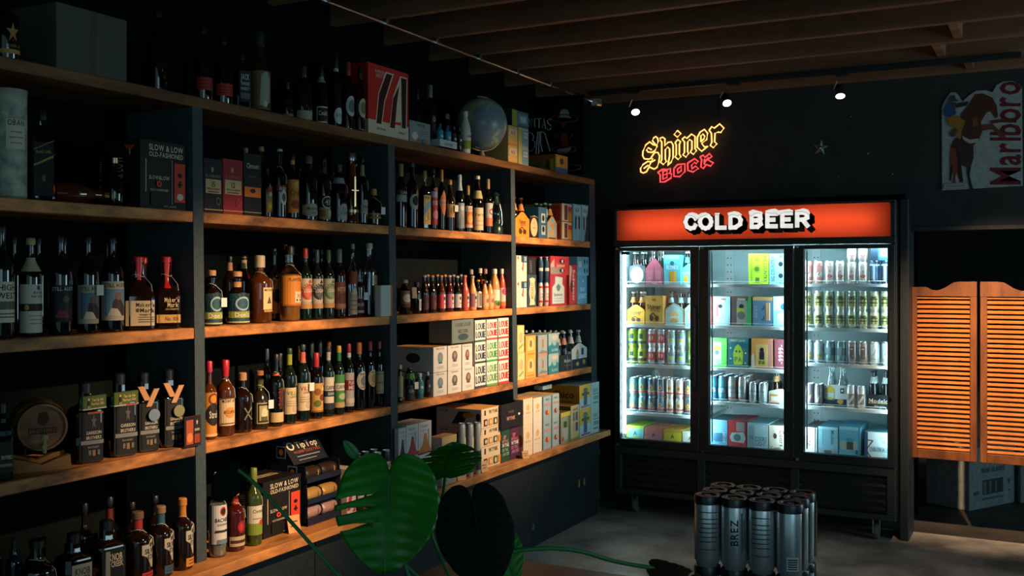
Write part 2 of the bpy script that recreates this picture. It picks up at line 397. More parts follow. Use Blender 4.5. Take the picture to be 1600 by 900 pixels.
# ================================================================ goods: builders
class Place:
    def __init__(s, kind, front, z, where): s.k, s.front, s.z, s.where = kind, front, z, where
    def at(s, px, dist):
        a, b = ray(px)
        if s.k == 'S': X = s.front - dist; t = X / a; return X, b * t, t
        Y = s.front + dist; t = Y / b; return a * t, Y, t
    @property
    def rot(s): return R(90) if s.k == 'S' else 0
    def zz(s, px, py, dist): return H + (YH - py) / F * s.at(px, dist)[2]
BAYN = {1: "leftmost bay", 2: "second bay", 3: "third bay", 4: "fourth bay"}
ROWN = {'T': "on shelving top", 1: "upper shelf", 2: "middle shelf", 3: "lower shelf", 4: "counter"}
SH = {}
for b_ in (1, 2, 3, 4):
    for r_ in ('T', 1, 2, 3, 4):
        z_ = ROWZ[r_] - (.006 if (b_, r_) == (4, 1) else 0)
        where = ('on top above %s' % BAYN[b_]) if r_ == 'T' else '%s %s' % (BAYN[b_], ROWN[r_])
        SH[b_, r_] = Place('S', XF(z_) if r_ != 4 else {1: -2.64, 2: -2.70, 3: -2.66, 4: -2.648}[b_], z_ + .0008, where)

# profile: rings (radius share, height share), cap start, cap radius share, square power
PROF = {
 'whisky': ([(.86, 0), (.97, .012), (1, .03), (1, .58), (.97, .62), (.80, .665), (.48, .70), (.36, .73), (.33, .78), (.32, .90), (.37, .905), (.37, .925)], .90, .40, 0),
 'tall':   ([(.86, 0), (.97, .01), (1, .03), (1, .60), (.96, .64), (.78, .69), (.50, .74), (.38, .78), (.34, .84), (.33, .92), (.38, .925), (.38, .945)], .93, .40, 0),
 'wine':   ([(.88, 0), (.98, .01), (1, .03), (1, .60), (.97, .64), (.80, .69), (.52, .735), (.40, .77), (.37, .82), (.36, .96), (.40, .965), (.40, .985)], .80, .41, 0),
 'slope':  ([(.88, 0), (.98, .01), (1, .03), (1, .50), (.97, .55), (.85, .63), (.66, .71), (.50, .78), (.41, .84), (.38, .90), (.38, .97), (.42, .975), (.42, .985)], .86, .43, 0),
 'squat':  ([(.88, 0), (.98, .015), (1, .05), (1, .45), (.96, .51), (.78, .57), (.50, .615), (.38, .65), (.34, .72), (.33, .90), (.36, .92)], .62, .37, 8),
 'square': ([(.90, 0), (.98, .012), (1, .03), (1, .62), (.96, .66), (.72, .70), (.42, .725), (.36, .76), (.35, .90), (.40, .91)], .86, .40, 7),
 'jug':    ([(.85, 0), (.97, .02), (1, .06), (1, .40), (.96, .48), (.84, .56), (.62, .62), (.42, .66), (.36, .70), (.36, .82), (.44, .83), (.44, .86)], .82, .40, 0),
 'beer':   ([(.88, 0), (.98, .015), (1, .04), (1, .52), (.95, .58), (.75, .66), (.55, .74), (.45, .82), (.42, .93), (.46, .935), (.46, .96)], .945, .50, 0),
 'juice':  ([(.86, 0), (1, .03), (.97, .10), (1, .16), (1, .50), (.95, .60), (.80, .70), (.55, .79), (.42, .84), (.40, .90)], .87, .46, 0),
 'taper':  ([(.82, 0), (1, .02), (1, .06), (.90, .10), (.92, .14), (.80, .40), (.66, .62), (.54, .80), (.48, .90), (.50, .91)], .89, .54, 0),
 'small':  ([(.88, 0), (1, .03), (1, .60), (.94, .68), (.70, .76), (.50, .82), (.46, .88)], .86, .56, 0),
 'round':  ([(.70, 0), (.85, .02), (1, .12), (1, .36), (.9, .47), (.65, .57), (.42, .64), (.34, .70), (.32, .88), (.40, .89), (.40, .91)], .88, .42, 0),
}
LABELS = []
def bottle(P, px, w, top, prof, glass, desc, cap=('0d0d0d', .4), d=.03, lab=None, neck=None, tag=0, cz=None, rot=-22, name='liquor_bottle', cat='bottle', base=None, extra=None, flat_=1, sub=None, liq=None):
    """px centre, w width in pixels, top y; lab=(z0,z1,half angle,colour,[elements]); neck=(z0,z1,colour)"""
    x, y, t = P.at(px, d + .04); r = w / 2 * t / F; x, y, t = P.at(px, d + r)
    z0 = P.z if base is None else base
    h = H + (YH - top) / F * t - z0
    rings, c0, cr, sq = PROF[prof]; c0 = cz if cz is not None else c0
    o = thing(name, desc + ', ' + (sub or P.where), cat, (x, y, z0), P.rot + R(rot))
    n = 20 if w > 18 else 14
    g = MB().lathe([(a * r, z * h) for a, z in rings], n, sq=sq)
    if flat_ != 1: g.v = [(a, b * flat_, c) for a, b, c in g.v]
    g.build('glass', G[glass], o, 35)
    if liq: MB().lathe([(a * r * .92, .012 * h + z * h * .98) for a, z in rings if z < .64], n).build('liquid', pbr('liquid_' + liq, lin(liq), .2), o, 35)
    if cap:
        cm = CORK if cap[0] == 'cork' else STEEL if cap[0] == 'steel' else BRASS if cap[0] == 'brass' else pbr('cap_%s_%d' % (cap[0], cap[1] * 100), lin(cap[0]), cap[1])
        def rad(zz):
            q = rings[0]
            for p in rings:
                if p[1] >= zz: return q[0] + (p[0] - q[0]) * ((zz - q[1]) / max(p[1] - q[1], 1e-6))
                q = p
            return cr
        zs = [c0] + [p[1] for p in rings if c0 < p[1] < .86] + [max(c0 + .02, .88), .985, 1.0]
        pr = [(max(rad(z), cr if z > .8 else 0) * r * 1.05 + .0006, z * h) for z in zs[:-1]] + [(cr * r * .9, h)]
        MB().lathe(pr, 14).build('cap', cm, o, 35)
    fs = (lambda fn: (lambda x_, z_, L: (lambda p: (p[0], p[1] * flat_, p[2]))(fn(x_, z_, L)))) if flat_ != 1 else (lambda fn: fn)
    if lab:
        a0, a1, ha, col, es = lab; ha = R(ha)
        dc = Decal(2 * ha * r, (a1 - a0) * h, fs(wrap(r, a0 * h, ha, sq)), max(6, int(ha * 8)))
        if col: dc.add(('r', 0, 0, 1, 1, col))
        dc.all(es).build('label', o)
    if neck:
        a0, a1, col = neck[:3]; k = neck[3] if len(neck) > 3 else None
        rr = [(rings[i][0] + (rings[i + 1][0] - rings[i][0]) * 0) for i in range(len(rings) - 1)]
        def rad2(zz):
            q = rings[0]
            for p in rings:
                if p[1] >= zz: return q[0] + (p[0] - q[0]) * ((zz - q[1]) / max(p[1] - q[1], 1e-6))
                q = p
            return cr
        zs = [a0 + (a1 - a0) * i / 4 for i in range(5)]
        MB().lathe([(rad2(z) * r * 1.04 + .0008, z * h) for z in zs], 14).build('neck_label', C(col), o, 35)
    if extra: extra(o, r, h)
    if tag:
        zt = .74 * h; rt = r * .42
        m = MB(); pts = [(rt * math.cos(R(a)), rt * math.sin(R(a)), zt + .004 * math.sin(R(a * 2))) for a in range(-200, 60, 30)]
        pts += [(r * .75, -r * .75, .62 * h), (r * .85, -r * .72, .50 * h)]
        m.tube(pts, .0009, 4)
        tg = m.build('tag_string', C('d8d2c4'), o)
        if tag > 1: MB().box(r * .85 - .011, r * .85 + .011, -r * .74 - .014, -r * .74 - .0125, .50 * h - .034, .50 * h, ch=0).build('price_tag', C('e6e2d8'), tg)
    LABELS.append(o['label']); return o, z0 + h
def carton(P, x0, x1, top, desc, col, es=(), D=.12, d=.03, zb=None, side=(), sidecol=None, topcol=None, name='carton', cat='box', rot=0, topes=(), group=None, where=None, xtop=None, lab=True):
    """front face from pixel x0 to x1, top y measured at x0; es print on the front, side on the left side"""
    ax, ay, t0 = P.at(x0, d); bx, by, t1 = P.at(x1, d)
    W = math.hypot(bx - ax, by - ay); z0 = P.z if zb is None else zb
    h = H + (YH - top) / F * t0 - z0
    o = thing(name, desc + (', ' + (where or P.where) if lab else ''), cat, ((ax + bx) / 2, (ay + by) / 2, z0), P.rot + R(rot), group)
    mats = [C(col), C(sidecol or col), C(topcol or sidecol or col)]
    b = MB().box(-W / 2, W / 2, 0, D, 0, h, ch=.0018)
    me = b.mesh('box_body', mats); me.polygons.foreach_set('material_index', [0 if p.normal.y < -.6 else 2 if abs(p.normal.z) > .7 else 1 for p in me.polygons]); put('box_body', me, o)
    if es: Decal(W, h, flat(-W / 2, 0)).add(('r', .004, .004, .996, .996, col)).all(es).build('front_print', o)
    if side: Decal(D, h, sidefn(D, 0, -W / 2)).all(side).build('side_print', o)
    tp = Decal(W, D, topfn(-W / 2, 0, h)); tp.add(('r', .0, .49, 1, .505, '3a332c')); tp.all(topes).build('top_seam', o)
    LABELS.append(o['label']); return o, z0 + h
CANS = {}
def can_mesh(r, h, col, lidcol, es, ha=80):
    k = (round(r, 4), round(h, 3), col, lidcol, str(es))
    if k in CANS: return CANS[k]
    body = MB().lathe([(.78 * r, 0), (.82 * r, .004), (r, .022 * 1.0), (r, h - .022), (.93 * r, h - .012), (.84 * r, h - .006)], 18).mesh('can_body', pbr('can_%s' % col, lin(col), .28, .35) if col != 'alu' else ALU, 35)
    lid = MB().lathe([(.83 * r, h - .007), (.87 * r, h - .003), (.87 * r, h), (.80 * r, h), (.78 * r, h - .004)], 18).mesh('lid', ALU if lidcol == 'alu' else C(lidcol), 35)
    pr = None
    if es:
        H2 = h - .046; dc = Decal(2 * R(ha) * r, H2, wrap(r, .023, R(ha)), 12).all(es); pr = dc.mb.mesh('can_print', dc.mats)
    CANS[k] = (body, lid, pr); return CANS[k]
def can_at(loc, r, h, col, es, label, group, lidcol='alu', rotz=0, name='drink_can', cat='can'):
    b, l, p = can_mesh(r, h, col, lidcol, es); o = thing(name, label, cat, loc, rotz, group)
    put('can_body', b, o); put('lid', l, o)
    if p: put('wrap_print', p, o)
    if not group: LABELS.append(label)
    return o
def can(P, px, w, top, desc, col, es=(), d=.02, zb=None, group=None, rows=1, lidcol='alu', rot=0, r=None, h=None, where=None):
    x, y, t = P.at(px, d + .03); r_ = r or w / 2 * t / F; x, y, t = P.at(px, d + r_); z0 = P.z if zb is None else zb
    h_ = h or (H + (YH - top) / F * t - z0)
    for k in range(rows):
        lb = desc + (' ' + ('front', 'second', 'third', 'rear')[k] if rows > 1 else '') + ', ' + (where or P.where)
        dx, dy = (-k * 2.04 * r_, 0) if P.k == 'S' else (0, k * 2.04 * r_)
        can_at((x + dx, y + dy, z0), r_, h_, col, es, lb, group or ('cans: ' + lb if rows > 1 else None), lidcol, P.rot + R(rot))
    if group is None and rows == 1: pass
    return z0 + h_
def carrier(P, x0, x1, ytop, ybase_h, desc, col, es, D=.13, d=.03, edge=None, name='bottle_carrier', bottles=None, peak=.30, house=True):
    """six-pack carrier: house-shaped front panel, low side walls, centre divider with handle"""
    ax, ay, t0 = P.at(x0, d); bx, by, t1 = P.at(x1, d); W = math.hypot(bx - ax, by - ay)
    h = H + (YH - ytop) / F * t0 - P.z; s = h * (1 - peak)
    o = thing(name, desc + ', ' + P.where, 'carton', ((ax + bx) / 2, (ay + by) / 2, P.z), P.rot)
    poly = [(-W / 2, 0), (W / 2, 0), (W / 2, s), (.08 * W, h), (-.08 * W, h), (-W / 2, s)] if house else [(-W / 2, 0), (W / 2, 0), (W / 2, h), (-W / 2, h)]
    for ya in (0, D - .004): MB().prism(poly, ya, ya + .004).build('end_panel', C(col), o)
    MB().box(-W / 2, -W / 2 + .003, .004, D - .004, 0, s * .9).build('side_wall', C(edge or col), o)
    MB().box(W / 2 - .003, W / 2, .004, D - .004, 0, s * .9).build('side_wall', C(edge or col), o)
    MB().box(-W / 2, W / 2, .004, D - .004, 0, .004).build('bottom', C(edge or col), o)
    Decal(W, h, flat(-W / 2, 0)).all(es).build('front_print', o)
    LABELS.append(o['label'])
    if bottles:
        g, capc, neckc, bd, hh = bottles
        for k, sx in enumerate((-.25, .25)):
            for q in range(2):
                rr = min(.028, W * .215); yy = .008 + rr + q * (2 * rr + .004)
                if yy + rr > D - .004: continue
                lx, ly = (sx * W, yy); c, s_ = math.cos(P.rot), math.sin(P.rot)
                wx, wy = o.location.x + lx * c - ly * s_, o.location.y + lx * s_ + ly * c
                bo = thing('beer_bottle', '%s %s %s, %s' % (('front', 'rear')[q], ('left', 'right')[k], bd, P.where), 'bottle', (wx, wy, P.z + .0045), P.rot, bd + ' ' + P.where); LABELS.append(bo['label'])
                rg = PROF['beer'][0]; MB().lathe([(a * rr, z * hh) for a, z in rg], 12).build('glass', G[g], bo, 35)
                MB().lathe([(rr * .47, hh * .95), (rr * .52, hh * .955), (rr * .46, hh)], 12).build('cap', C(capc, .3), bo)
                if neckc: MB().lathe([(rr * .80 + .001, hh * .66), (rr * .57 + .001, hh * .745), (rr * .47 + .001, hh * .83)], 12).build('neck_label', C(neckc), bo)
    return o
def card(P, px, w, top, hpx, desc, col='d9a060', d=-.02, lean=12, txt=True):
    x, y, t = P.at(px, d); W = w * t / F; h = hpx * t / F
    o = thing('price_card', desc + ', ' + P.where, 'card', (x, y, P.z), P.rot + R(-18))
    m = MB().box(-W / 2, W / 2, -.0006, .0006, 0, h); m.move(Matrix.Rotation(R(-lean), 4, 'X')); m.build('card', C(col), o)
    m = MB().box(-W / 4, W / 4, .001, .03, 0, .012); m.build('stand', C(col), o)
    if txt:
        fn = flat(-W / 2, 0, -.0006); M = Matrix.Rotation(R(-lean), 4, 'X')
        Decal(W, h, lambda a, b, L: tuple(M @ Vector(fn(a, b, L)))).all([('r', .15, .6, .8, .68, '5a4630'), ('r', .2, .35, .7, .42, '5a4630')]).build('writing', o)
    LABELS.append(o['label']); return o
def T_(s, x, y, h, c, *o): return ('t', s, x, y, h, c, *o)
def lines(x0, x1, ys, c='555', th=.03): return [('r', x0, y, x1, y + th, c) for y in ys]

# ================================================================ leftmost bay
CRM = 'd9cdb0'; IV = 'e8e0cc'
P = SH[1, 'T']
bottle(P, 12, 34, -12, 'whisky', 'k', 'dark bottle with a tan star badge and gold band', d=.02, lab=(.02, .55, 75, None, [('p', [(.58, .98), (.63, .80), (.80, .80), (.66, .66), (.72, .45), (.58, .60), (.44, .45), (.50, .66), (.36, .80), (.53, .80)], 'a9713f'), ('r', .15, .12, .95, .24, 'b98a4a'), T_('RESERVE', .6, .33, .08, '8a6a40', .6)]))
carton(P, 88, 198, 2, 'large plain dark grey shipping box', '4a4a44', [('r', .46, 0, .54, 1, '403f3a')], D=.24, d=.02)
bottle(P, 247, 30, 14, 'whisky', 'k', 'plain dark bottle standing between grey box and red-labelled bottles', d=.05)
P = SH[1, 1]
o = thing('spirit_tube', 'pale cylindrical spirit tube with a printed map, leftmost bay upper shelf', 'tube', (*P.at(14, .08)[:2], P.z), P.rot - R(25))
x_, y_, t_ = P.at(14, .08); r_ = 52 / 2 * t_ / F; h_ = P.zz(14, 141, .08) - P.z
MB().lathe([(r_, 0), (r_, h_ - .012)], 28).build('tube_body', noisy('map_print', lin('6f7f76'), lin('b9bba6'), 26, .6), o, 35)
MB().lathe([(r_ * 1.02, h_ - .014), (r_ * 1.02, h_ - .001), (r_, h_)], 28).build('lid', C('8f938a'), o, 35)
MB().lathe([(r_ * 1.012, 0), (r_ * 1.012, .008)], 28).build('base_ring', C('77736a'), o, 35)
Decal(2.2 * r_, h_, wrap(r_, 0, 1.1), 10).all([('r', .34, .45, .86, .72, 'c3bda2'), T_('OBAN', .6, .69, .05, '3a3a30', .45), ('r', .45, .60, .75, .61, '777260'), ('r', .42, .55, .78, .56, '777260'), ('r', .45, .5, .75, .51, '777260')]).build('label', o); LABELS.append(o['label'])
bottle(P, 66, 34, 168, 'square', 'k', 'square black bottle with slanted gold stripe label', d=.03, rot=-30, lab=(.05, .62, 40, '070707', [('p', [(0, .55), (1, .72), (1, .76), (0, .59)], 'a8843c'), ('p', [(0, .85), (1, 1.02), (1, 1.04), (0, .87)], '8a7038'), T_('BLACK LABEL', .5, .82, .05, 'b5923f', .8), ('o', .5, .33, .10, .07, '6f5a30')]))
o = thing('glass_pitcher', 'amber glass decanter lying on its side, leftmost bay upper shelf', 'decanter', (P.at(114, .08)[0], P.at(114, .08)[1], P.z + .034), R(70)); LABELS.append(o['label'])
MB().lathe([(.020, -.07), (.034, -.06), (.034, .02), (.026, .045), (.014, .07), (.013, .10)], 18).move(Matrix.Rotation(R(90), 4, 'Y')).build('glass_body', G['a'], o, 35)
MB().lathe([(.016, .098), (.016, .112)], 12).move(Matrix.Rotation(R(90), 4, 'Y')).build('stopper', BRASS, o)
bottle(P, 179, 27, 246, 'round', 'n', 'small round brown bottle with a copper stopper', cap=('brass', .3), d=.04)
def slowlow(P, x0, x1, top, desc, d, D=.19):
    BG = '14120f'
    es = [('r', .02, .02, .98, .98, BG), T_('SLOW & LOW', .55, .90, .085, 'd9cdb0', .74), T_('OLD-FASHIONED', .55, .80, .07, 'd0c3a4', .74),
          ('r', .10, .24, .12, .72, 'b8ab8c'), ('r', .66, .08, .68, .74, '8d8470'), ('r', .72, .12, .96, .70, 'd8452c'), ('o', .84, .52, .05, .035, '2a0d08'), ('r', .82, .34, .86, .44, '2a0d08'), ('r', .79, .37, .89, .40, '2a0d08'), ('o', .84, .20, .07, .05, 'ead7c0'),
          T_('SLOW&LOW', .38, .46, .055, 'd0c3a4', .44), ('o', .38, .37, .06, .045, 'd8452c'), ('o', .38, .37, .025, .02, BG), T_('OLD FASHIONED', .38, .28, .032, 'c9b896', .4), ('r', .2, .06, .58, .23, '26231d'), ('r', .22, .07, .56, .22, BG), T_('ROCK AND RYE', .6, .045, .022, 'b8ab8c', .5)]
    sd = [('r', .03, .02, .97, .98, BG), T_('SLOW & LOW', .42, .45, .30, 'c0b496', .62, 90), ('p', [(.60, .92), (.88, .92), (.80, .86), (.68, .86)], 'd8452c'), ('r', .73, .78, .76, .86, 'c9b896')]
    return carton(P, x0, x1, top, desc, BG, es, D=D, d=d, side=sd, name='cocktail_box', topes=[('r', .2, .4, .8, .6, 'c0b080'), T_('SLOW & LOW', .5, .5, .14, BG, .55)])
slowlow(P, 219, 291, 216, 'black cocktail box with cream lettering and red window', .03)
slowlow(P, 176, 214, 226, 'second black cocktail box mostly hidden behind its twin', .225, .09)
P = SH[1, 2]
bottle(P, 2, 37, 352, 'tall', 'g', 'tall bottle with cream label cut by the frame edge', lab=(.14, .50, 80, CRM, [T_('HIGH', .6, .86, .15, '2a2620', .55), T_('WEST', .6, .66, .15, '2a2620', .6), ('r', .2, .32, .9, .52, '6b6250')] + lines(.3, .9, (.2, .12), '5a5346')))
bottle(P, 48, 32, 372, 'tall', 'n', 'bottle with tall ivory label and dark leather belt', cap=('b59a6a', .4), neck=(.66, .80, 'b8a888'), tag=1, lab=(.04, .53, 85, 'cfc8b8', [T_('BASIL', .66, .83, .055, '55504a', .4), T_('HAYDEN', .66, .75, .055, '55504a', .45), ('o', .66, .93, .06, .05, '4a4640'), ('r', 0, .45, 1, .60, '2c1d16'), ('o', .3, .525, .07, .06, 'b99a5a')] + lines(.4, .9, (.34, .26, .18), '8d867a', .02)))
STILL = lambda bg, ink, sky, c1, c2: [('r', .04, .02, .96, .98, bg), T_('STILL AUSTIN', .56, .90, .10, ink, .82), ('r', .14, .12, .92, .80, sky), ('p', [(.35, .12), (.42, .50), (.55, .62), (.70, .50), (.85, .35), (.88, .12)], c1), ('o', .58, .62, .10, .10, c2), ('p', [(.25, .12), (.35, .32), (.55, .30), (.70, .12)], 'd8c8a8' if bg != '17181b' else '8a2a2a')]
bottle(P, 94, 34, 368, 'tall', 'k', 'dark-labelled bottle with painted portrait and pale lettering', tag=1, lab=(.13, .50, 80, '17181b', STILL('17181b', 'd0cabc', '11131a', '2b2026', '6a4a3a')))
bottle(P, 137, 31, 370, 'tall', 'k', 'bottle with painted portrait label and hanging white price tag', tag=2, lab=(.10, .50, 80, 'b3a68c', STILL('b3a68c', '2d2a26', '5d7688', '3a2a26', '7a5440')))
bottle(P, 175, 34, 370, 'tall', 'k', 'bottle with painted portrait label, nearest to red-wax bottles', lab=(.12, .53, 80, 'c2b498', STILL('c2b498', '2d2a26', '6f8fa6', '4a332b', '93674c')))
MK = lambda: [T_("Maker's", .62, .84, .17, '2a241c', .50), T_('Mark', .68, .62, .17, '2a241c', .38), ('o', .42, .62, .05, .08, '5b4b34'), T_('WHISKY', .62, .44, .07, '3a3024', .3)] + lines(.45, .85, (.33, .24, .15), '6b5a3c', .03)
bottle(P, 225, 26, 402, 'squat', 'n', 'rear squat bottle with short red wax neck', cap=('a01b20', .3), d=.14)
bottle(P, 216, 45, 401, 'squat', 'n', 'squat bottle with broad cream label and red wax neck', cap=('b01e24', .28), d=.03, cz=.68, rot=-34, tag=1, lab=(.06, .40, 62, 'cdb78a', MK()))
bottle(P, 259.5, 39, 401, 'squat', 'n', 'squat bottle with long red wax neck and narrow band label', cap=('b8202a', .28), cz=.56, rot=-34, tag=1, lab=(.08, .46, 62, None, [('r', .05, .0, .95, .30, 'c99c55'), T_('No. 101', .6, .15, .14, '5a1c12', .4), T_("Maker's", .6, .84, .17, 'd4bc90', .45), T_('Mark', .64, .66, .17, 'd4bc90', .34), T_('CASK STRENGTH', .6, .50, .06, 'c0aa80', .4)]))
for px, tp, w in ((22, 370, 22), (60, 371, 24), (100, 372, 24), (168, 375, 22)): bottle(P, px, w, tp, 'tall', 'k', 'plain dark rear bottle behind %s bottle' % {22: 'the frame-edge', 60: 'the leather-belt', 100: 'the dark portrait', 168: 'the pale portrait'}[px], d=.15)
P = SH[1, 3]
bottle(P, 4, 26, 628, 'square', 'k', 'dark bottle with white lettering cut by the frame edge', d=.02, lab=(.1, .5, 50, '191715', [T_('BROTHERS', .6, .5, .12, 'c2b8a8', .6), ('r', .2, .2, .9, .3, '7d6a48')]))
x_, y_, t_ = P.at(62, .16); zc = P.zz(62, 668, .05); rb = 40 * t_ / F
o = thing('wooden_barrel', 'small oak barrel with dark hoops lying on a wooden cradle', 'barrel', (*P.at(58, .13)[:2], P.z), P.rot - R(28)); LABELS.append(o['label'])
BR = noisy('barrel_oak', lin('6a4526'), lin('a87a48'), 14, .55, (1, 1, .15))
Mx = Matrix.Translation((0, 0, zc - P.z)) @ Matrix.Rotation(R(90), 4, 'X')
MB().lathe([(rb * .86, -.05), (rb * .95, -.03), (rb, .02), (rb * .97, .06), (rb * .88, .10), (rb * .80, .10), (rb * .80, .092)], 28).move(Mx).build('barrel_body', BR, o, 35)
for z0_, z1_, k in ((.085, .102, .90), (.045, .06, .99), (-.02, -.005, .99), (-.05, -.038, .90)): MB().lathe([(rb * k * 1.01, z0_), (rb * k * 1.02, z1_)], 28, ends=False).move(Mx).build('hoop', BLACKM, o, 35)
hf = MB().lathe([(rb * .79, .091), (rb * .79, .0935)], 28).move(Mx).build('barrel_head', noisy('barrel_head_oak', lin('5d3c20'), lin('94683c'), 18, .55, (.15, 1, 1)), o)
Decal(.1, .1, flat(-.05, zc - P.z - .05, -.0936)).all([('r', .1, .30, .9, .48, '2a170c'), T_('BROTHERS', .5, .39, .11, '8a5f36', .74), ('p', [(.40, .95), (.62, .98), (.70, .72), (.55, .56), (.36, .62)], '33200f')]).build('branding', hf)
MB().tube([(0, -.094, zc - P.z - .055), (0, -.135, zc - P.z - .055)], .008, 8).tube([(0, -.128, zc - P.z - .075), (0, -.128, zc - P.z - .03)], .006, 8).lathe([(.011, zc - P.z - .033), (.011, zc - P.z - .018)], 10, c=(0, -.128)).build('spigot', C('a58a60'), o, 35)
for y_ in (-.085, .015): MB().prism([(-rb * 1.05, 0), (rb * 1.05, 0), (rb * 1.0, .045), (rb * .55, .036), (0, .020), (-rb * .55, .036), (-rb * 1.0, .045)], y_, y_ + .03).build('cradle', noisy('cradle_oak', lin('7a5026'), lin('a8743c'), 14, .6, (.2, 1, 1)), o)
def star(cx, cy, r, asp): return [(cx + (r if i % 2 == 0 else r * .42) * math.sin(i * math.pi / 5) * asp, cy + (r if i % 2 == 0 else r * .42) * math.cos(i * math.pi / 5)) for i in range(10)]
GB = lambda s: [('p', star(.6, .80, .17, .8), '595857')] * s + [T_('GARRISON', .58, .575, .065, 'c9bfae', .66), T_('BROTHERS', .58, .475, .065, 'c9bfae', .66), ('r', .05, .34, 1, .42, '7b7d78'), T_('TEXAS STRAIGHT', .55, .28, .035, '9a9184', .5), ('r', .34, .12, .46, .22, '6d675c'), ('r', .52, .10, .66, .22, '8d6a44'), ('r', .74, .12, .84, .22, '6d675c')]
def topper(P, px0, px1, top, bot, d, desc):
    x, y, t = P.at(px0, d); zb = P.zz(px0, bot, d)
    return carton(P, px0, px1, top, desc, '40501c', [('r', .03, .12, .97, .95, '4f5f20'), ('r', 0, 0, 1, .10, 'a9b0a0'), T_('Tee Up the', .62, .68, .20, 'd9c88a', .48), T_('Perfect Gift', .62, .40, .20, 'd9c88a', .52), ('o', .24, .74, .04, .09, 'c9b48a'), ('r', .20, .30, .28, .66, '23241a'), ('r', .20, .12, .23, .30, 'c9b48a'), ('r', .26, .12, .28, .30, 'c9b48a')], D=.016, d=d, zb=zb, sidecol='1d6b33', side=[('r', 0, 0, 1, .12, 'a9b0a0'), ('o', .5, .6, .2, .14, '8fb59a')], topcol='2b3016', name='gift_topper')
bottle(P, 133, 44, 597, 'square', 'k', 'square dark bottle under a green gift topper beside barrel', d=.03, rot=-14, lab=(.03, .64, 42, '121211', GB(1) + [('r', .3, .96, .95, 1.0, 'a8502c')]))
bottle(P, 186, 44, 583, 'square', 'k', 'second square dark bottle under a green gift topper', d=.03, rot=-14, lab=(.03, .64, 42, '121211', GB(1) + [('r', .3, .96, .95, 1.0, 'a8502c')]))
topper(P, 129, 166, 620, 642, .03, 'green gift topper on the bottle neck beside barrel')
topper(P, 178, 216, 614, 636, .03, 'green gift topper on the second bottle neck from barrel')
def bow(col):
    def f(o, r, h):
        m = MB()
        m.box(-.026, -.004, -r - .006, -r + .002, h * .66, h * .84).box(.0, .02, -r - .007, -r + .001, h * .58, h * .80)
        m.v = [(x + (z - h * .7) * .5 * (1 if x > -.002 else -1), y, z) for x, y, z in m.v]
        m.build('ribbon', C('c08c5e'), o)
        MB().lathe([(.021, 0), (.021, .004)], 20).move(Matrix.Translation((.012, -r - .008, h * .47)) @ Matrix.Rotation(R(90), 4, 'X')).build('medallion', pbr('medal_' + col, lin(col), .35, .8), o, 35)
    return f
bottle(P, 224, 38, 582, 'square', 'k', 'square dark bottle with tan ribbon and silver medallion', d=.03, rot=-14, lab=(.03, .62, 42, '121211', GB(0)), extra=bow('8f9190'))
bottle(P, 263, 37, 577, 'square', 'k', 'square dark bottle with tan ribbon and brass medallion', d=.03, rot=-14, lab=(.03, .62, 42, '121211', GB(0)), extra=bow('a58d58'))
Pq = SH[1, 3]
o, _ = carton(Pq, 288, 314, 652, 'small framed display card with an amber can', '3a1512', [('r', .06, .05, .94, .97, '17100e'), ('r', .10, .08, .52, .88, 'a34a26'), ('o', .31, .30, .17, .16, 'd67a3c'), ('r', .56, .45, .90, .90, '221b1b'), ('p', star(.73, .78, .10, .7), 'b9b4ac'), ('r', .58, .50, .88, .58, '8d8a84'), ('r', .56, .10, .90, .40, '8a3a22')], D=.006, d=-.012, zb=P.zz(288, 700, -.012), name='display_card', cat='card')
P = SH[1, 4]
for px, w, tp, n in ((-8, 22, 822, 'first'), (22, 24, 832, 'second'), (52, 24, 834, 'third')): bottle(P, px, w, tp, 'whisky', 'b', 'clear-shouldered bottle, %s from the bottom left corner' % n, d=.16, cap=None)
bottle(P, 58, 56, 842, 'whisky', 'n', 'dark bottle with string tag low in the corner', d=.02, tag=1, lab=(.05, .5, 60, None, [T_('ELIJAH', .6, .7, .14, '6a5a48', .5)]))
KC = [T_('KNOB', .55, .80, .16, 'd6c6a4', .62), T_('CREEK', .62, .64, .13, 'd6c6a4', .54), ('r', .12, .1, .3, .95, '8b8577')]
bottle(P, 115, 46, 832, 'square', 'n', 'square dark bottle with cream label and bold lettering', d=.02, rot=-10, tag=1, lab=(.05, .60, 42, None, [('r', .10, .3, .95, 1.0, 'b8a888'), T_('KNOB', .55, .82, .17, '2b241c', .66), T_('CREEK', .62, .64, .14, '2b241c', .58)]))
bottle(P, 166, 46, 812, 'square', 'n', 'square dark bottle with black label and grey side strip', d=.03, rot=-10, tag=1, lab=(.05, .64, 42, '120f0c', KC))
SS = lambda band: [('p', [(.30, .95), (.55, .95), (.62, 1.05), (.98, 1.12), (.98, .60), (.86, .45), (.80, .30), (.66, .36), (.50, .62), (.30, .70)], 'b3ab9a'), ('o', .66, .93, .07, .06, '4c4840'), ('o', .82, .95, .07, .06, '4c4840'), T_('SILVER', .68, .78, .13, '26221e', .56), T_('STAR', .72, .62, .13, '26221e', .42), ('r', .30, .02, .98, .24, band)] + lines(.42, .92, (.16, .08), '5a2018', .025)
bottle(P, 215, 43, 799, 'whisky', 'n', 'round bottle with white state-shaped label and red band', d=.03, rot=0, tag=1, cap=('6d5238', .5), neck=(.76, .90, '9a2c28'), lab=(.04, .58, 62, None, SS('b8342c')))
bottle(P, 251, 36, 790, 'whisky', 'n', 'round bottle with white state-shaped label and blue band', d=.03, rot=0, tag=1, cap=('8a6a48', .5), neck=(.74, .90, '2f5668'), lab=(.04, .58, 62, None, SS('33586c')))
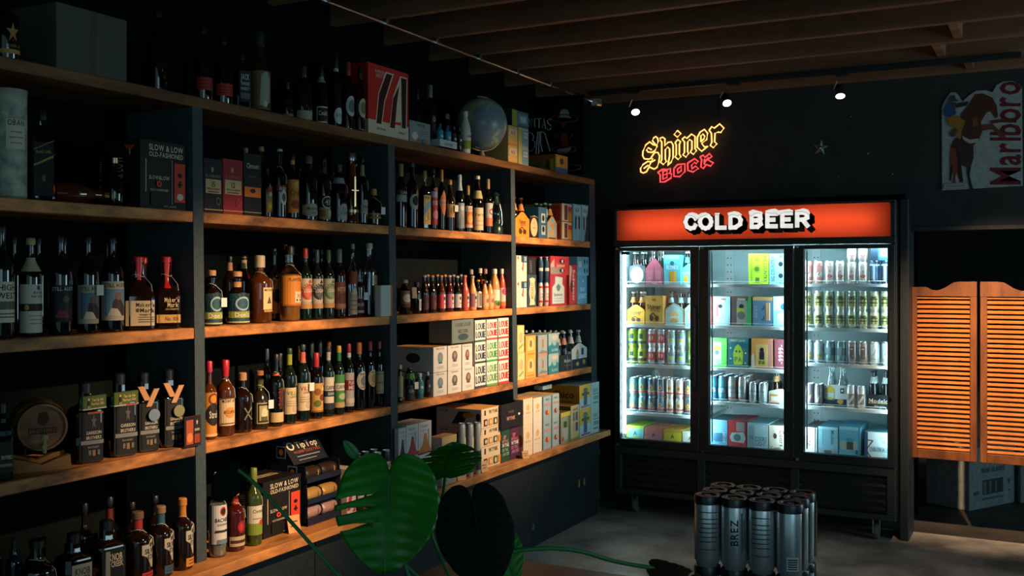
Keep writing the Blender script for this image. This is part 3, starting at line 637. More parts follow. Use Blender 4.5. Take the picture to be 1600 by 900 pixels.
bottle(P, 285, 32, 778, 'whisky', 'n', 'round bottle with white state-shaped label and orange band', d=.03, rot=0, tag=1, cap=('b9772c', .5), neck=(.74, .92, 'b9772c'), lab=(.04, .58, 62, None, SS('c98a34')))
for px, w, tp, n in ((132, 26, 786, 'leftmost'), (171, 28, 776, 'second'), (206, 26, 784, 'third'), (242, 28, 774, 'rightmost')): bottle(P, px, w, tp, 'whisky', 'n', 'rear bottle behind the state-label bottles, %s of four' % n, d=.14, neck=(.72, .86, '6a2a20') if px == 171 else None)

# ================================================================ second bay
P = SH[2, 'T']
bottle(P, 318, 27, 42, 'whisky', 'k', 'black bottle with red square label, the left one', d=.02, lab=(.13, .30, 70, '9c2a1c', lines(.1, .9, (.7, .45, .2), '571008', .06)))
bottle(P, 349, 28, 60, 'whisky', 'k', 'black bottle with red square label, the right one', d=.02, lab=(.12, .30, 70, 'a63020', lines(.1, .9, (.7, .45, .2), '571008', .06)))
bottle(P, 378, 22, 82, 'square', 'k', 'square black bottle with white arched lettering', d=.02, lab=(.1, .66, 42, '0e0e0e', [T_('JACK', .5, .8, .18, 'b5b5ae', .8), T_('TENNESSEE', .5, .58, .10, 'b5b5ae', .8), T_('WHISKEY', .5, .42, .10, 'b5b5ae', .8), ('r', .1, .1, .9, .28, '55554f')]))
bottle(P, 405, 34, 50, 'jug', 'v', 'broad bottle in tan cloth with pale green label', d=.02, cap=('2a2a28', .4), lab=(.03, .50, 80, '6b5434', [('p', [(.35, .1), (.40, .9), (.60, 1.0), (.75, .8), (.72, .1)], '8e9a86'), ('o', .55, .14, .08, .08, 'c2b59a'), ('o', .7, .10, .08, .08, '3a2418')]))
bottle(P, 449, 18, 128, 'wine', 'k', 'dark wine bottle with low tan label', d=.05, lab=(.0, .14, 75, '7d6743', []))
bottle(P, 474, 27, 104, 'wine', 'k', 'dark champagne bottle with wide cream label', d=.03, lab=(.03, .19, 75, '9b9678', []))
bottle(P, 502, 19, 102, 'wine', 'k', 'dark bottle with framed red and white label', d=.03, neck=(.70, .80, '85887e'), lab=(.03, .30, 75, 'c9c6ba', [('r', .08, .08, .92, .92, '231414'), T_("Cook's", .5, .6, .28, 'd8d2c6', .7), ('p', [(.5, .1), (.9, .1), (.9, .45)], 'a02822')]))
bottle(P, 525, 17, 84, 'wine', 'n', 'tall slim bottle with pale neck label and round badge', d=.05, neck=(.76, .90, 'a9b8b8'), lab=(.06, .28, 75, None, [('o', .55, .5, .38, .5, 'c6c8c4'), T_('RYE', .55, .5, .2, '3a3a38', .4)]))
bottle(P, 544, 18, 97, 'wine', 'n', 'bottle with silver half-moon badge and red capsule', d=.03, cap=('8a2c18', .4), lab=(.20, .50, 75, None, [('o', .55, .5, .40, .5, 'b9bcb8'), ('o', .58, .5, .25, .32, '64706e')]))
bottle(P, 563, 15, 104, 'wine', 'n', 'bottle with cream half-moon badge beside the red carton', d=.0, lab=(.20, .50, 75, None, [('o', .55, .5, .40, .5, 'bdb98c'), ('o', .58, .5, .25, .32, '7a6f4c')]))
RD = 'c62a20'
carton(P, 575, 638, 96, 'tall red carton with two cut-out bottle windows', RD, [('r', 0, 0, 1, .21, 'cfc4a4'), ('p', [(.17, .16), (.33, .16), (.40, .50), (.62, .93), (.42, .93), (.24, .60)], 'd9c9a8'), ('p', [(.19, .17), (.31, .17), (.38, .50), (.58, .91), (.44, .91), (.26, .60)], '3a0f0c'), ('p', [(.50, .14), (.66, .14), (.64, .24), (.80, .26), (.80, .16), (.94, .16), (.96, .93), (.78, .93), (.60, .62)], 'd9c9a8'), ('p', [(.52, .15), (.64, .15), (.70, .55), (.76, .80), (.60, .58)], '4a100c'), ('p', [(.82, .18), (.92, .18), (.94, .91), (.80, .91)], '180c0a'), T_('APEROL', .27, .90, .045, 'd9b8a0', .34), T_('SPRITZ', .27, .84, .045, 'd9b8a0', .28), T_('GIFT PACK', .3, .10, .03, 'b0522c', .3), T_('APEROL', .82, .10, .03, 'b0522c', .24)], D=.10, d=.03, sidecol='a52018', side=[('o', .6, .62, .22, .06, 'd07a60'), ('r', 0, 0, 1, .21, 'bfb494')], name='gift_carton')
P = SH[2, 1]
def rumbox(P, x0, x1, top, desc, col, ink, num):
    return carton(P, x0, x1, top, desc, col, [('o', .46, .80, .07, .05, 'b58c4a'), T_('EL DORADO', .5, .68, .055, ink, .8), ('r', .08, .36, .92, .62, 'c9b27c'), T_(num, .5, .53, .10, '4a2a1c', .3), T_('SPECIAL RESERVE', .5, .44, .035, '4a2a1c', .7), ('r', .2, .38, .8, .40, '6a3a24'), ('r', 0, .05, 1, .07, 'b99a5c'), ('o', .75, .22, .12, .07, ink), ('o', .75, .22, .10, .058, col)], D=.09, d=.02, name='spirit_box')
rumbox(P, 318.5, 347, 246, 'black spirit box with gold label numbered fifteen', '17171a', '8a8a80', '15')
rumbox(P, 348.5, 379, 247, 'red spirit box with gold label numbered twelve', '9c2430', 'c0605c', '12')
carton(P, 381, 408, 238, 'black spirit box with an orange square on front', '121214', [T_('Clement', .5, .80, .08, 'b9b3a4', .7), ('r', .03, .30, .97, .46, 'd9772c'), ('o', .5, .40, .16, .035, '3a1c0c'), ('r', 0, .05, 1, .06, 'b59a5c'), ('r', .3, .62, .7, .63, '77716a')], D=.09, d=.02, name='spirit_box')
bottle(P, 384, 16, 231, 'tall', 'n', 'dark bottle with copper cork behind the orange-square box', cap=('cork', .5), d=.16)
bottle(P, 408, 20, 229, 'tall', 'k', 'dark bottle with wooden cork behind the parrot-label bottle', cap=('cork', .5), d=.14, cz=.93)
bottle(P, 417, 17, 262, 'tall', 'k', 'dark bottle with colourful yellow parrot label', d=.03, lab=(.05, .72, 75, None, [('p', [(.3, .1), (.35, .7), (.55, .95), (.8, .7), (.75, .3), (.6, .05)], '7a6a1c'), ('o', .55, .75, .2, .1, '8a2a1c'), ('o', .58, .62, .1, .07, '9fb4c0'), ('r', .4, .2, .7, .35, '9a8a2a')]))
bottle(P, 437, 20, 233, 'whisky', 'k', 'dark cream-liqueur bottle with red and white crest', d=.03, tag=1, cap=('c9c6bc', .4), cz=.965, lab=(.18, .48, 75, None, [('p', [(.1, .95), (1, 1), (.9, .72), (.5, .62), (.15, .72)], '8a2a1c'), T_('IRISH', .55, .82, .16, 'd9c9a8', .5), ('o', .58, .40, .24, .36, 'b9c0b8'), ('o', .58, .40, .12, .2, '3a4a44')]))
bottle(P, 457, 19, 240, 'whisky', 'k', 'bottle with bright orange label and orange neck band', d=.03, neck=(.83, .90, 'd9862c'), lab=(.10, .60, 75, 'c9822c', [T_('Cynar', .55, .62, .16, '7a1c14', .7), ('o', .55, .25, .3, .14, '8a3a14'), ('o', .6, .85, .2, .1, 'd9a23c')]))
bottle(P, 482, 27, 244, 'wine', 'k', 'black bottle with pale hexagonal label', d=.03, cap=('5a4c3c', .4), cz=.88, lab=(.06, .27, 75, None, [('p', [(.02, .85), (.35, .95), (.5, 1.0), (.65, .95), (1, .75), (1, .25), (.65, .05), (.5, 0), (.35, .05), (.02, .15)], 'a8a084'), T_('MR BLACK', .55, .6, .2, '2a2622', .6), T_('COFFEE', .55, .3, .14, '6a6250', .3)]))
bottle(P, 506, 20, 246, 'tall', 'n', 'dark bottle with circular badge reading 43', d=.03, neck=(.74, .84, '3a342c'), tag=1, lab=(.04, .40, 75, 'a08a5c', [('r', 0, .5, 1, 1, '120e0a'), ('o', .55, .72, .36, .27, 'c9bda0'), ('o', .55, .72, .30, .22, '17120c'), T_('43', .55, .72, .22, 'd9cdb0', .36), ('r', .1, .1, .4, .4, 'a0522c'), ('r', .55, .1, .9, .4, 'c9c08a')]))
bottle(P, 529, 26, 256, 'slope', 'k', 'black bottle with oval silver label low down', d=.03, neck=(.66, .76, '8a8f90'), tag=1, lab=(.03, .36, 75, None, [('o', .60, .45, .34, .45, 'a8a8a4'), T_('IT', .6, .6, .2, '4a4440', .2), T_('COFFEE', .6, .4, .1, '4a4440', .36)]))
def sword(o, r, h):
    MB().box(-.004, .004, -r * 1.02, -r * 1.0, h * .24, h * .66).box(-.018, .018, -r * 1.02, -r * 1.0, h * .46, h * .475).build('sword_emblem', BRASS, o)
    MB().lathe([(r * .99, h * .16), (r * .98, h * .20)], 18).build('gold_band', BRASS, o, 35)
bottle(P, 549, 23, 239, 'taper', 'a', 'tall tapered amber bottle with a sword emblem and silver cap', d=.03, cap=('steel', .3), extra=sword)
bottle(P, 566, 17, 243, 'whisky', 'k', 'slim dark bottle with rounded grey label', d=.03, neck=(.70, .86, '8a8468'), tag=1, lab=(.14, .36, 75, None, [('o', .6, .5, .38, .5, 'a39a94'), T_('Amaro', .6, .55, .2, '3a2c2a', .5)]))
bottle(P, 584, 22, 295, 'jug', 'n', 'short round bottle with gold cap and small white tag', d=.03, cap=('c08a3c', .35), tag=2, lab=(.16, .36, 80, None, [('r', 0, .6, 1, .85, 'b08a4a'), ('r', 0, .1, 1, .45, '9a7438')]))
bottle(P, 556, 14, 244, 'tall', 'k', 'dark bottle in the rear beside the tapered amber one', d=.15)
for k, px in enumerate((468, 500, 520)): bottle(P, px, 15, 262 + k * 3, 'tall', 'k', 'plain dark rear bottle, %s of three behind the front row' % ('leftmost', 'middle', 'rightmost')[k], d=.16)
P = SH[2, 2]
TQ = [('r', 0, 0, 1, 1, '1c4450'), ('o', .55, .62, .42, .42, '0d2a34'), ('o', .55, .66, .26, .24, '8fb0b4'), ('o', .55, .66, .20, .18, '24505c'), ('r', .08, .18, .95, .40, '8a9440'), T_("Don's", .52, .29, .15, 'd9d2b0', .6), ('r', 0, .02, 1, .06, 'c0b878')]
bottle(P, 331, 30, 422, 'jug', 'n', 'squat bottle with teal label and tag at bay edge', cap=('b98a5a', .5), cz=.90, d=.03, tag=2, lab=(.02, .58, 75, '1c4450', TQ))
bottle(P, 370, 37, 424, 'jug', 'n', 'squat round bottle with teal label and gold lettering', cap=('b98a5a', .5), cz=.90, neck=(.70, .80, 'b98a4c'), d=.03, lab=(.02, .58, 75, '1c4450', TQ))
bottle(P, 359, 22, 400, 'tall', 'n', 'rear bottle with amber paper seal over teal-label pair', d=.15, neck=(.78, .90, 'a87a58'))
bottle(P, 381, 24, 399, 'tall', 'r', 'rear bottle with tan paper seal beside rose-coloured bottle', d=.15, neck=(.80, .97, 'b5a070'))
bottle(P, 406, 37, 399, 'whisky', 'a', 'amber bottle with small cream ship label', cap=('c0b088', .4), cz=.82, d=.03, tag=1, lab=(.16, .52, 60, None, [('r', .42, .1, .98, 1, 'd9bd84'), T_('MOUNT', .70, .90, .10, '2a2018', .46), ('p', [(.58, .35), (.82, .35), (.70, .65)], '5a4630'), ('r', .45, 0, .98, .08, 'b58a4c')]))
bottle(P, 428, 24, 388, 'whisky', 'k', 'dark bottle with orange label half hidden by clear bottle', d=.12, lab=(.10, .58, 85, 'c97a24', [T_('PLA', .3, .9, .09, '4a2a10', .3), ('o', .5, .5, .2, .2, '2a1a10')]))
bottle(P, 453, 33, 384, 'whisky', 'c', 'pale golden bottle with wide orange label', liq='a86a1c', cap=('1c1a18', .4), cz=.88, d=.02, tag=1, lab=(.20, .60, 80, 'd28226', [T_('PLANTERAY', .62, .88, .11, '5a3410', .66), ('r', .50, .12, .90, .48, 'd9c9a4'), T_('XO', .7, .34, .12, 'a04a24', .3), ('o', .58, .20, .03, .04, '3a2a1c'), ('o', .72, .20, .03, .04, '3a2a1c'), ('r', 0, 0, 1, .06, 'a85c18')]))
AV = lambda c, c2: [('r', 0, .24, 1, 1, 'c9bda0'), ('o', .5, .56, .44, .28, c), ('o', .52, .56, .32, .20, c2), T_('LOGAN', .55, .60, .12, 'e6dcc4', .6), ('p', [(.5, .85), (.62, .98), (.78, .85)], c), ('r', 0, 0, 1, .16, 'b98a5c')]
bottle(P, 477, 19, 388, 'wine', 'g', 'wine-shaped bottle with red badge label and red capsule', cap=('a82a24', .35), cz=.86, d=.03, tag=1, lab=(.16, .58, 75, 'b8a584', AV('b5402c', 'c9684c')))
bottle(P, 495, 18, 390, 'wine', 'g', 'wine-shaped bottle with black badge label', cap=('2c4444', .35), cz=.82, d=.03, tag=1, lab=(.16, .58, 75, 'b8ad94', AV('2a2c2c', '5a5c58')))
bottle(P, 513, 18, 390, 'wine', 'g', 'wine-shaped bottle with green badge label', cap=('3c5c3c', .35), cz=.84, d=.03, lab=(.16, .58, 75, 'b8b594', AV('5c7a4c', '8a9a70')))
bottle(P, 530, 19, 389, 'wine', 'n', 'dark bottle with maroon label beside green-badge bottle', cap=('8a8078', .4), cz=.80, d=.03, lab=(.13, .52, 75, '7a4434', [T_('BITTER', .55, .74, .14, 'c9b08a', .7), ('o', .55, .4, .3, .2, '5c2c20'), ('r', .1, .05, .9, .2, '97644c')]))
bottle(P, 551, 14, 381, 'tall', 'c', 'thin tall clear bottle with silver label', cap=('9a9890', .4), cz=.93, d=.03, neck=(.45, .62, '9a4a24'), lab=(.04, .34, 80, '9a9484', [('p', [(.2, .9), (.8, .9), (.5, 1.3)], 'c0b8a0')] + lines(.2, .9, (.6, .4, .2), '6c6658', .05)))
bottle(P, 561, 15, 419, 'tall', 'r', 'dark red bottle with white neck label and square tag', d=.05, neck=(.72, .86, 'b3a89c'), tag=2, lab=(.08, .42, 75, 'b8b0a0', [('r', .1, .15, .9, .85, '5c1c1a'), T_('BRAND', .5, .5, .2, 'd9cdb8', .6)]))
bottle(P, 577, 24, 380, 'tall', 'c', 'tall clear bottle with bright green botanical label', cap=('c9c4b4', .4), cz=.92, d=.035, rot=-5, lab=(.20, .56, 60, None, [('r', .35, .0, .98, 1.0, 'b0b070'), ('o', .66, .85, .20, .15, 'b86a58'), T_('Gin', .66, .60, .14, '2c3420', .4), T_('NOIX', .66, .42, .13, '2c3420', .46), ('o', .66, .15, .2, .1, '4a5a28')]))
carton(P, 594, 613, 446, 'small white box with orange edge against the upright', 'd0d4cc', [('r', .86, 0, 1, 1, 'd9602c'), ('r', 0, 0, .08, 1, 'b8bcb4')], D=.03, d=-.012, name='small_box')
for k, (px, tp) in enumerate(((446, 382), (490, 388), (502, 390))): bottle(P, px, 14, tp, 'tall', 'k', 'plain rear bottle, %s of three behind the labelled row' % ('first', 'second', 'third')[k], d=.17, cap=(('7a1c1c' if k == 0 else '2a2c2c'), .4))
P = SH[2, 3]
bottle(P, 327, 22, 564, 'whisky', 'a', 'bottle with orange spiral label at the bay edge', cap=('b01c3c', .35), cz=.86, d=.03, lab=(.04, .60, 75, 'c98430', [('o', .6, .85, .3, .14, '7a3418'), ('o', .6, .85, .2, .09, 'c98430'), ('o', .6, .5, .42, .26, '221c20'), T_('Stroh', .6, .5, .16, 'd9d2c4', .5), ('r', 0, 0, 1, .06, 'e0b070')]))
bottle(P, 352, 28, 562, 'whisky', 'a', 'amber bottle with square cream label and red cap', cap=('b0202c', .35), cz=.78, d=.03, tag=1, lab=(.14, .50, 62, 'd4b98c', [T_('MOUNT GAY', .56, .90, .11, '2a2018', .8), ('o', .56, .48, .26, .20, 'c98a44'), T_('ECLIPSE', .56, .5, .10, '5a3a1c', .6), ('r', .1, .06, .9, .1, '6a5030'), ('r', .08, .98, .95, 1.02, '4a3a28')]))
def crossed(o, r, h):
    for s in (-1, 1): MB().box(-.0025, .0025, -r * 1.015, -r * .99, h * .20, h * .44).move(Matrix.Translation((.006, 0, h * .32)) @ Matrix.Rotation(s * R(32), 4, 'Y') @ Matrix.Translation((0, 0, -h * .32))).build('emblem_stroke', BRASS, o)
bottle(P, 379, 29, 582, 'whisky', 'n', 'round-shouldered brown bottle with gold crossed emblem and cork', cap=('cork', .5), cz=.87, d=.03, tag=1, extra=crossed)
bottle(P, 406, 27, 579, 'jug', 'v', 'squat olive bottle with framed portrait label', cap=('9a6038', .5), cz=.92, neck=(.70, .84, '4c4a2c'), d=.03, tag=2, lab=(.10, .46, 60, '2a2818', [('r', .12, .0, .95, 1.0, 'a89a6a'), ('r', .18, .06, .89, .94, '2a2416'), ('r', .26, .14, .81, .86, 'b5a878'), ('o', .54, .5, .18, .24, 'd0c8a4'), ('r', .36, .14, .72, .34, '5c5434')]))
bottle(P, 431, 23, 553, 'whisky', 'k', 'black bottle with red ring and low cream label', d=.03, tag=1, neck=(.70, .73, 'b0502c'), lab=(.06, .56, 70, None, [('r', 0, 0, 1, .27, 'c9ac78'), ('r', .5, .36, .7, .9, '4a1c14'), T_('ZACAPA', .6, .7, .3, '7a2c1c', .5, 90)]))
VL = lambda t, c: [T_('VILLA', .58, .80, .14, c, .8), T_('GARDE', .62, .66, .09, '6a5a48', .5), ('o', .7, .2, .2, .14, 'b8a488')] + lines(.2, .9, (.48, .40, .32), '9a8a70', .02)
bottle(P, 452, 21, 544, 'wine', 'g', 'wine bottle with lime neck foil and cream label', d=.03, cap=('24382c', .4), cz=.93, neck=(.78, .92, '8a9430'), tag=1, lab=(.13, .48, 75, 'c9b48c', VL('VILLA', '5a6a2c')))
bottle(P, 473, 21, 538, 'wine', 'g', 'wine bottle with red neck seal and cream label', d=.03, cap=('24382c', .4), cz=.93, neck=(.76, .90, 'c9644c'), tag=2, lab=(.14, .50, 75, 'd0ba98', VL('VILLA', '9a3434')))
bottle(P, 494, 21, 551, 'wine', 'k', 'wine bottle with red capsule and floral gold label', d=.03, cap=('a82430', .35), cz=.78, tag=1, lab=(.10, .54, 75, 'c0924c', [('o', .4, .7, .2, .12, '8a5420'), ('o', .7, .5, .2, .12, '7a3a1c'), ('o', .4, .3, .2, .12, '5c6a2c'), ('o', .75, .8, .14, .08, 'd9c07c'), ('r', .06, .02, .94, .05, '7a4c1c')]))
bottle(P, 513, 17, 541, 'wine', 'g', 'vermouth bottle with white and navy label', d=.03, cap=('2a3438', .4), cz=.93, neck=(.80, .92, 'b0a89c'), tag=1, lab=(.10, .56, 78, 'd0c6b0', [('r', 0, .40, 1, .58, '20364a'), T_('CARPANO', .6, .68, .12, '20202c', .8), T_('BIANCO', .6, .49, .09, 'c9c4b8', .6), ('r', 0, 0, 1, .2, '2c2c34')]))
bottle(P, 529.5, 17, 540, 'wine', 'g', 'vermouth bottle with green label and gold cap', d=.03, cap=('c9a03c', .35), cz=.90, neck=(.78, .90, '2f7a4a'), lab=(.10, .58, 78, '4c8a4c', [('r', 0, .52, 1, .74, 'd9d0b8'), T_('CARPANO', .6, .63, .12, '20202c', .8), ('r', 0, 0, 1, .16, 'c0a06a'), ('o', .6, .34, .3, .1, 'a8c084')]))
bottle(P, 545, 16, 537, 'wine', 'k', 'vermouth bottle with grey label and red lettering', d=.03, cap=('a02c30', .35), cz=.88, neck=(.80, .87, 'c9c4bc'), lab=(.09, .58, 78, 'b8aca4', [('r', 0, .48, 1, .78, '8f2c2c'), T_('PUNT', .6, .70, .11, 'd9ccc0', .6), T_('MES', .55, .56, .11, 'd9ccc0', .5), ('r', .1, .1, .9, .24, 'd0c4b8')]))
HM = lambda c: [('p', [(.1 + .45 * (1 - math.cos(a)) , .5 + .5 * math.sin(a)) for a in [math.pi * i / 8 - math.pi / 2 for i in range(9)]][::1], c)]
bottle(P, 561, 19, 535, 'wine', 'k', 'wine bottle with orange foil and round cream badge', d=.03, cap=('cf7a2c', .35), cz=.83, lab=(.30, .58, 75, None, [('o', .58, .5, .42, .5, 'cfc6ae'), ('o', .64, .48, .24, .28, '7c8078'), T_('BIANCO', .58, .84, .10, '3a3630', .4), T_('DOLIN', .58, .14, .10, '8a2c20', .36)]))
bottle(P, 578, 16, 533, 'wine', 'k', 'wine bottle with red foil and round yellow badge', d=.03, cap=('8f2c28', .35), cz=.86, lab=(.32, .58, 75, None, [('o', .58, .5, .42, .5, 'c9bd8a'), ('o', .64, .48, .24, .28, '8a8464'), T_('DRY', .58, .84, .10, '3a3630', .3), T_('DOLIN', .58, .14, .10, '8a2c20', .36)]))
bottle(P, 592.5, 14, 533, 'wine', 'k', 'wine bottle with plain beige label against the upright', d=.03, cap=('a04a34', .35), cz=.88, lab=(.20, .54, 75, 'a89a76', [T_('MARSALA', .55, .5, .08, '3a3428', .6), ('r', .1, .1, .9, .14, '7a6e50'), ('r', .1, .86, .9, .9, '7a6e50')]))
for k, (px, tp) in enumerate(((417, 545), (438, 552), (468, 541), (487, 535), (500, 532), (514, 533))): bottle(P, px, 15, tp, 'wine', 'k', 'rear wine bottle, %s from left behind the labelled row' % ('first', 'second', 'third', 'fourth', 'fifth', 'sixth')[k], d=.16, cap=(('2c3a40', '40404a', '5a3a34', '2c4844', '30383a', 'a0502c')[k], .4))
P = SH[2, 4]
bottle(P, 340, 27, 738, 'whisky', 'c', 'clear bottle with white label and red bat medallion', liq='8a8c84', cap=('c9c4bc', .4), cz=.90, d=-.02, tag=1, lab=(.16, .62, 62, 'c9c9c4', [('o', .62, .84, .18, .12, 'b03028'), ('o', .62, .84, .13, .08, '2a1c1c'), T_('BACARDI', .6, .62, .10, '1c1c20', .8), T_('SUPERIOR', .6, .50, .05, '6a6a68', .6), ('r', .2, .30, .95, .36, '2c2c30'), ('r', .3, .0, .9, .12, '6a7a84')]))
bottle(P, 367, 30, 759, 'whisky', 'r', 'dark red bottle with cork and round red emblem', cap=('cork', .5), cz=.86, d=-.02, tag=1, neck=(.72, .80, 'a02c20'), lab=(.08, .56, 62, None, [('r', .05, .0, .98, .32, 'b5a584'), ('r', .1, .1, .9, .2, '4a2a20'), ('o', .62, .62, .20, .20, '8a1c20'), ('o', .62, .62, .12, .12, 'b83030')]))
bottle(P, 396, 26, 731, 'tall', 'l', 'green bottle with white script label', cap=('6a7a2c', .4), cz=.80, d=-.025, tag=1, lab=(.14, .52, 70, 'c9c6b0', [T_('Clement', .62, .82, .12, '4a4a3c', .66), ('r', 0, .0, 1, .40, '7a9030'), ('o', .75, .42, .14, .1, 'b8402c'), ('r', .3, .55, .9, .58, '8a8670')] ))
bottle(P, 366, 18, 752, 'tall', 'c', 'clear rear bottle with white label between the front trio', d=.12, lab=(.1, .55, 75, 'c0bcb0', lines(.2, .9, (.7, .5, .3), '77736a', .04)))
slowlow(P, 411, 470, 755, 'black cocktail box with red window behind the plant stem', .02)
card(P, 461, 22, 812, 27, 'small blank tan price card in front of the cocktail box', d=-.02, lean=14)
# counter display rack with lying cans
x_, y_, t_ = P.at(480, .0); x2_, y2_, _ = P.at(533, .0); W_ = abs(y2_ - y_); hR = P.zz(480, 728, 0) - P.z
NAVY = '141c30'
rk = thing('can_display_rack', 'dark blue cardboard can rack with slanted cream-lettered header, second bay counter', 'display rack', (x_, (y_ + y2_) / 2, P.z), P.rot); LABELS.append(rk['label'])
zr = [P.zz(495, py, .03) - P.z for py in (800, 766, 733)]; zr[0] = max(zr[0], .056)
for s in (-1, 1): MB().prism([(0, 0), (.20, 0), (.20, hR + .088), (.138, hR + .088), (.068, hR - .004), (.01, hR - .004), (0, .12)], 0, .004).move(Matrix.Translation((-W_ / 2 if s < 0 else W_ / 2 - .004, 0, 0)) @ Matrix(((0, 1, 0, 0), (1, 0, 0, 0), (0, 0, 1, 0), (0, 0, 0, 1)))).build('side_panel', C(NAVY), rk)
MB().box(-W_ / 2, W_ / 2, .194, .2, 0, hR + .085).build('back_panel', C(NAVY), rk)
MB().box(-W_ / 2, W_ / 2, .0, .19, 0, .012).box(-W_ / 2, W_ / 2, 0, .004, .012, .03).build('tray', C(NAVY), rk)
for k in (1, 2): MB().box(-W_ / 2, W_ / 2, .0, .15, zr[k] - .045, zr[k] - .041).box(-W_ / 2, W_ / 2, 0, .003, zr[k] - .045, zr[k] - .018).build('rack_shelf', C(NAVY), rk)
Mh = Matrix.Translation((0, .070, hR - .004)) @ Matrix.Rotation(R(-38), 4, 'X')
MB().box(-W_ / 2, W_ / 2, 0, .004, 0, .115).move(Mh).build('header', C('191c26'), rk)
fh = flat(-W_ / 2, 0); Decal(W_, .115, lambda a, b, L: tuple(Mh @ Vector(fh(a, b, L)))).all([T_('TipTop', .62, .74, .26, 'd9cdb0', .62), ('o', .17, .74, .10, .17, 'd9cdb0'), ('o', .17, .74, .06, .11, '191c26'), T_('PROPER COCKTAILS', .55, .46, .11, 'b05a3c', .74), ('r', .2, .26, .85, .30, '8a94a0'), ('r', .2, .12, .7, .15, '8a94a0')]).build('header_print', rk)
for k, z in enumerate(zr[:3] + [hR + .045]): Decal(.05, .05, sidefn(.10 if k < 3 else .16, z - .025, -W_ / 2 - .002)).all([('r', 0, 0, 1, 1, 'a8acaa'), ('r', .08, .08, .92, .92, NAVY), ('o', .5, .5, .22, .25, ('8a7a5c', '8a9090', 'b07030', 'b0762c')[k])]).build('side_badge', rk)
for k, (z, c, ink) in enumerate(zip(zr, ('c79c92', 'c99c54', '3a2c20'), ('7a2c2c', '4a3414', 'c99c54'))):
    for q in (0, 1):
        L_ = W_ / 2 - .0085; r_ = .029; b_, l_, p_ = can_mesh(r_, L_, c, 'alu', [('r', 0, .05, 1, .12, ink), ('o', .5, .5, .12, .2, ink), ('o', .5, .5, .06, .1, c), ('r', .3, .75, .7, .8, ink)])
        o = thing('cocktail_can', '%s cocktail can lying %s in the dark blue can rack' % (('pink bottom-row', 'mustard middle-row', 'dark top-row')[k], ('on left', 'on right')[q]), 'can', (x_ - .037, y_ + .0055 + q * (L_ + .004) + L_, P.z + z - .041 + .0025 + r_), 0)
        o.rotation_euler = (R(90), R(-35), 0)
        for nm, me in (('can_body', b_), ('lid', l_), ('wrap_print', p_)): put(nm, me, o)
        LABELS.append(o['label'])
# cans behind the plant, second bay counter
P = SH[2, 4]
for r_, (xs, dd) in enumerate((((562, 576, 590, 603.5), -.03), ((558, 571, 584), .03))):
  for tier in (0, 1):
    for q, px in enumerate(xs): can(P, px, 14.2, 0, 'slim cocktail can behind big leaf, %s tier %s row %s' % (('lower', 'upper')[tier], ('front', 'back')[r_], ('first', 'second', 'third', 'fourth')[q]), '2c2c30', [('r', .0, .1, 1, .62, 'cfc6b4'), ('r', .3, .2, .6, .5, 'b08a5c'), ('o', .6, .5, .1, .1, '4a4038')], d=dd, h=.116, zb=P.z + tier * .1165, group='slim cocktail cans in a cluster on the counter')
carton(P, 542, 556, 733, 'red and white striped pack half hidden by the plant leaf', 'c9b8ac', [('p', [(.0, .1), (.35, .1), (1, .9), (.65, .9)], 'a83430'), ('p', [(.6, .05), (.9, .05), (1, .25)], 'a83430'), ('r', 0, .9, 1, 1, 'a83430')], D=.10, d=-.03, name='drink_pack')

# ================================================================ third bay
P = SH[3, 'T']
bottle(P, 652, 13, 138, 'wine', 'k', 'dark wine bottle at left of the silver-labelled box', d=.10)
bottle(P, 672, 17, 133, 'wine', 'k', 'dark bottle with grey foil and white block lettering', d=.06, cap=('6c7070', .4), cz=.80, lab=(.18, .52, 78, None, [('r', .4, 0, 1, 1, '131416'), T_('CAR', .7, .82, .22, 'c9ccc8', .4), ('r', .5, .2, .95, .6, '6a7478')]))
carton(P, 640, 672, 187, 'silver box with dark wordmark and drink pictures', '8c9090', [T_('WYNK', .55, .86, .14, '3a3e40', .6), ('o', .25, .35, .14, .18, 'd9c9b8'), ('r', .35, .02, .5, .25, 'a8703c'), ('r', .55, .02, .68, .25, '3c6a8a'), ('r', .75, .02, .9, .25, 'b07a30')] + lines(.5, .9, (.6, .5), '6a6e70', .03), D=.08, d=.035, sidecol='7a8690', name='drink_box')
tr = thing('bottle_tray', 'white ribbed tray holding four little bottles above third bay', 'tray', (*P.at(701, .0)[:2], P.z), P.rot); LABELS.append(tr['label'])
wt = 44 * P.at(703, 0)[2] / F * 1.15
MB().box(-wt / 2, wt / 2, 0, .075, 0, .006).box(-wt / 2, wt / 2, 0, .004, 0, .042, ch=0).box(-wt / 2, wt / 2, .071, .075, 0, .042).box(-wt / 2, -wt / 2 + .004, .004, .071, 0, .042).box(wt / 2 - .004, wt / 2, .004, .071, 0, .042).build('tray_body', C('c4c8c4'), tr)
Decal(wt, .042, flat(-wt / 2, 0)).all([T_('COCKTAILS', .5, .5, .3, '5a6468', .5)]).build('lettering', tr)
for px, c, lb, nm in ((687, 't', '2c8aa8', 'wider blue'), (699, 't', '3a94ac', 'narrow blue'), (709, 'n', '3a1c1c', 'left dark'), (717.5, 'n', '241a1c', 'right dark')):
    bottle(P, px, 11 if c == 't' else 8, 193 + (px - 687) * .22, 'small', c, nm + ' little cocktail bottle in the white tray', cap=('2a3034', .4), d=.012, base=P.z + .0065, lab=(.2, .7, 80, lb, [('r', .4, .4, .9, .6, 'c0c8c8')]))
bottle(P, 727, 17, 174, 'juice', 'w', 'pale juice bottle with white cap and green label', cap=('d0d0cc', .4), d=.005, lab=(.10, .5, 80, '7a8a30', [('r', 0, .5, 1, 1, 'c4c6b4'), T_('LIME', .6, .75, .14, '4a4a40', .5)]))
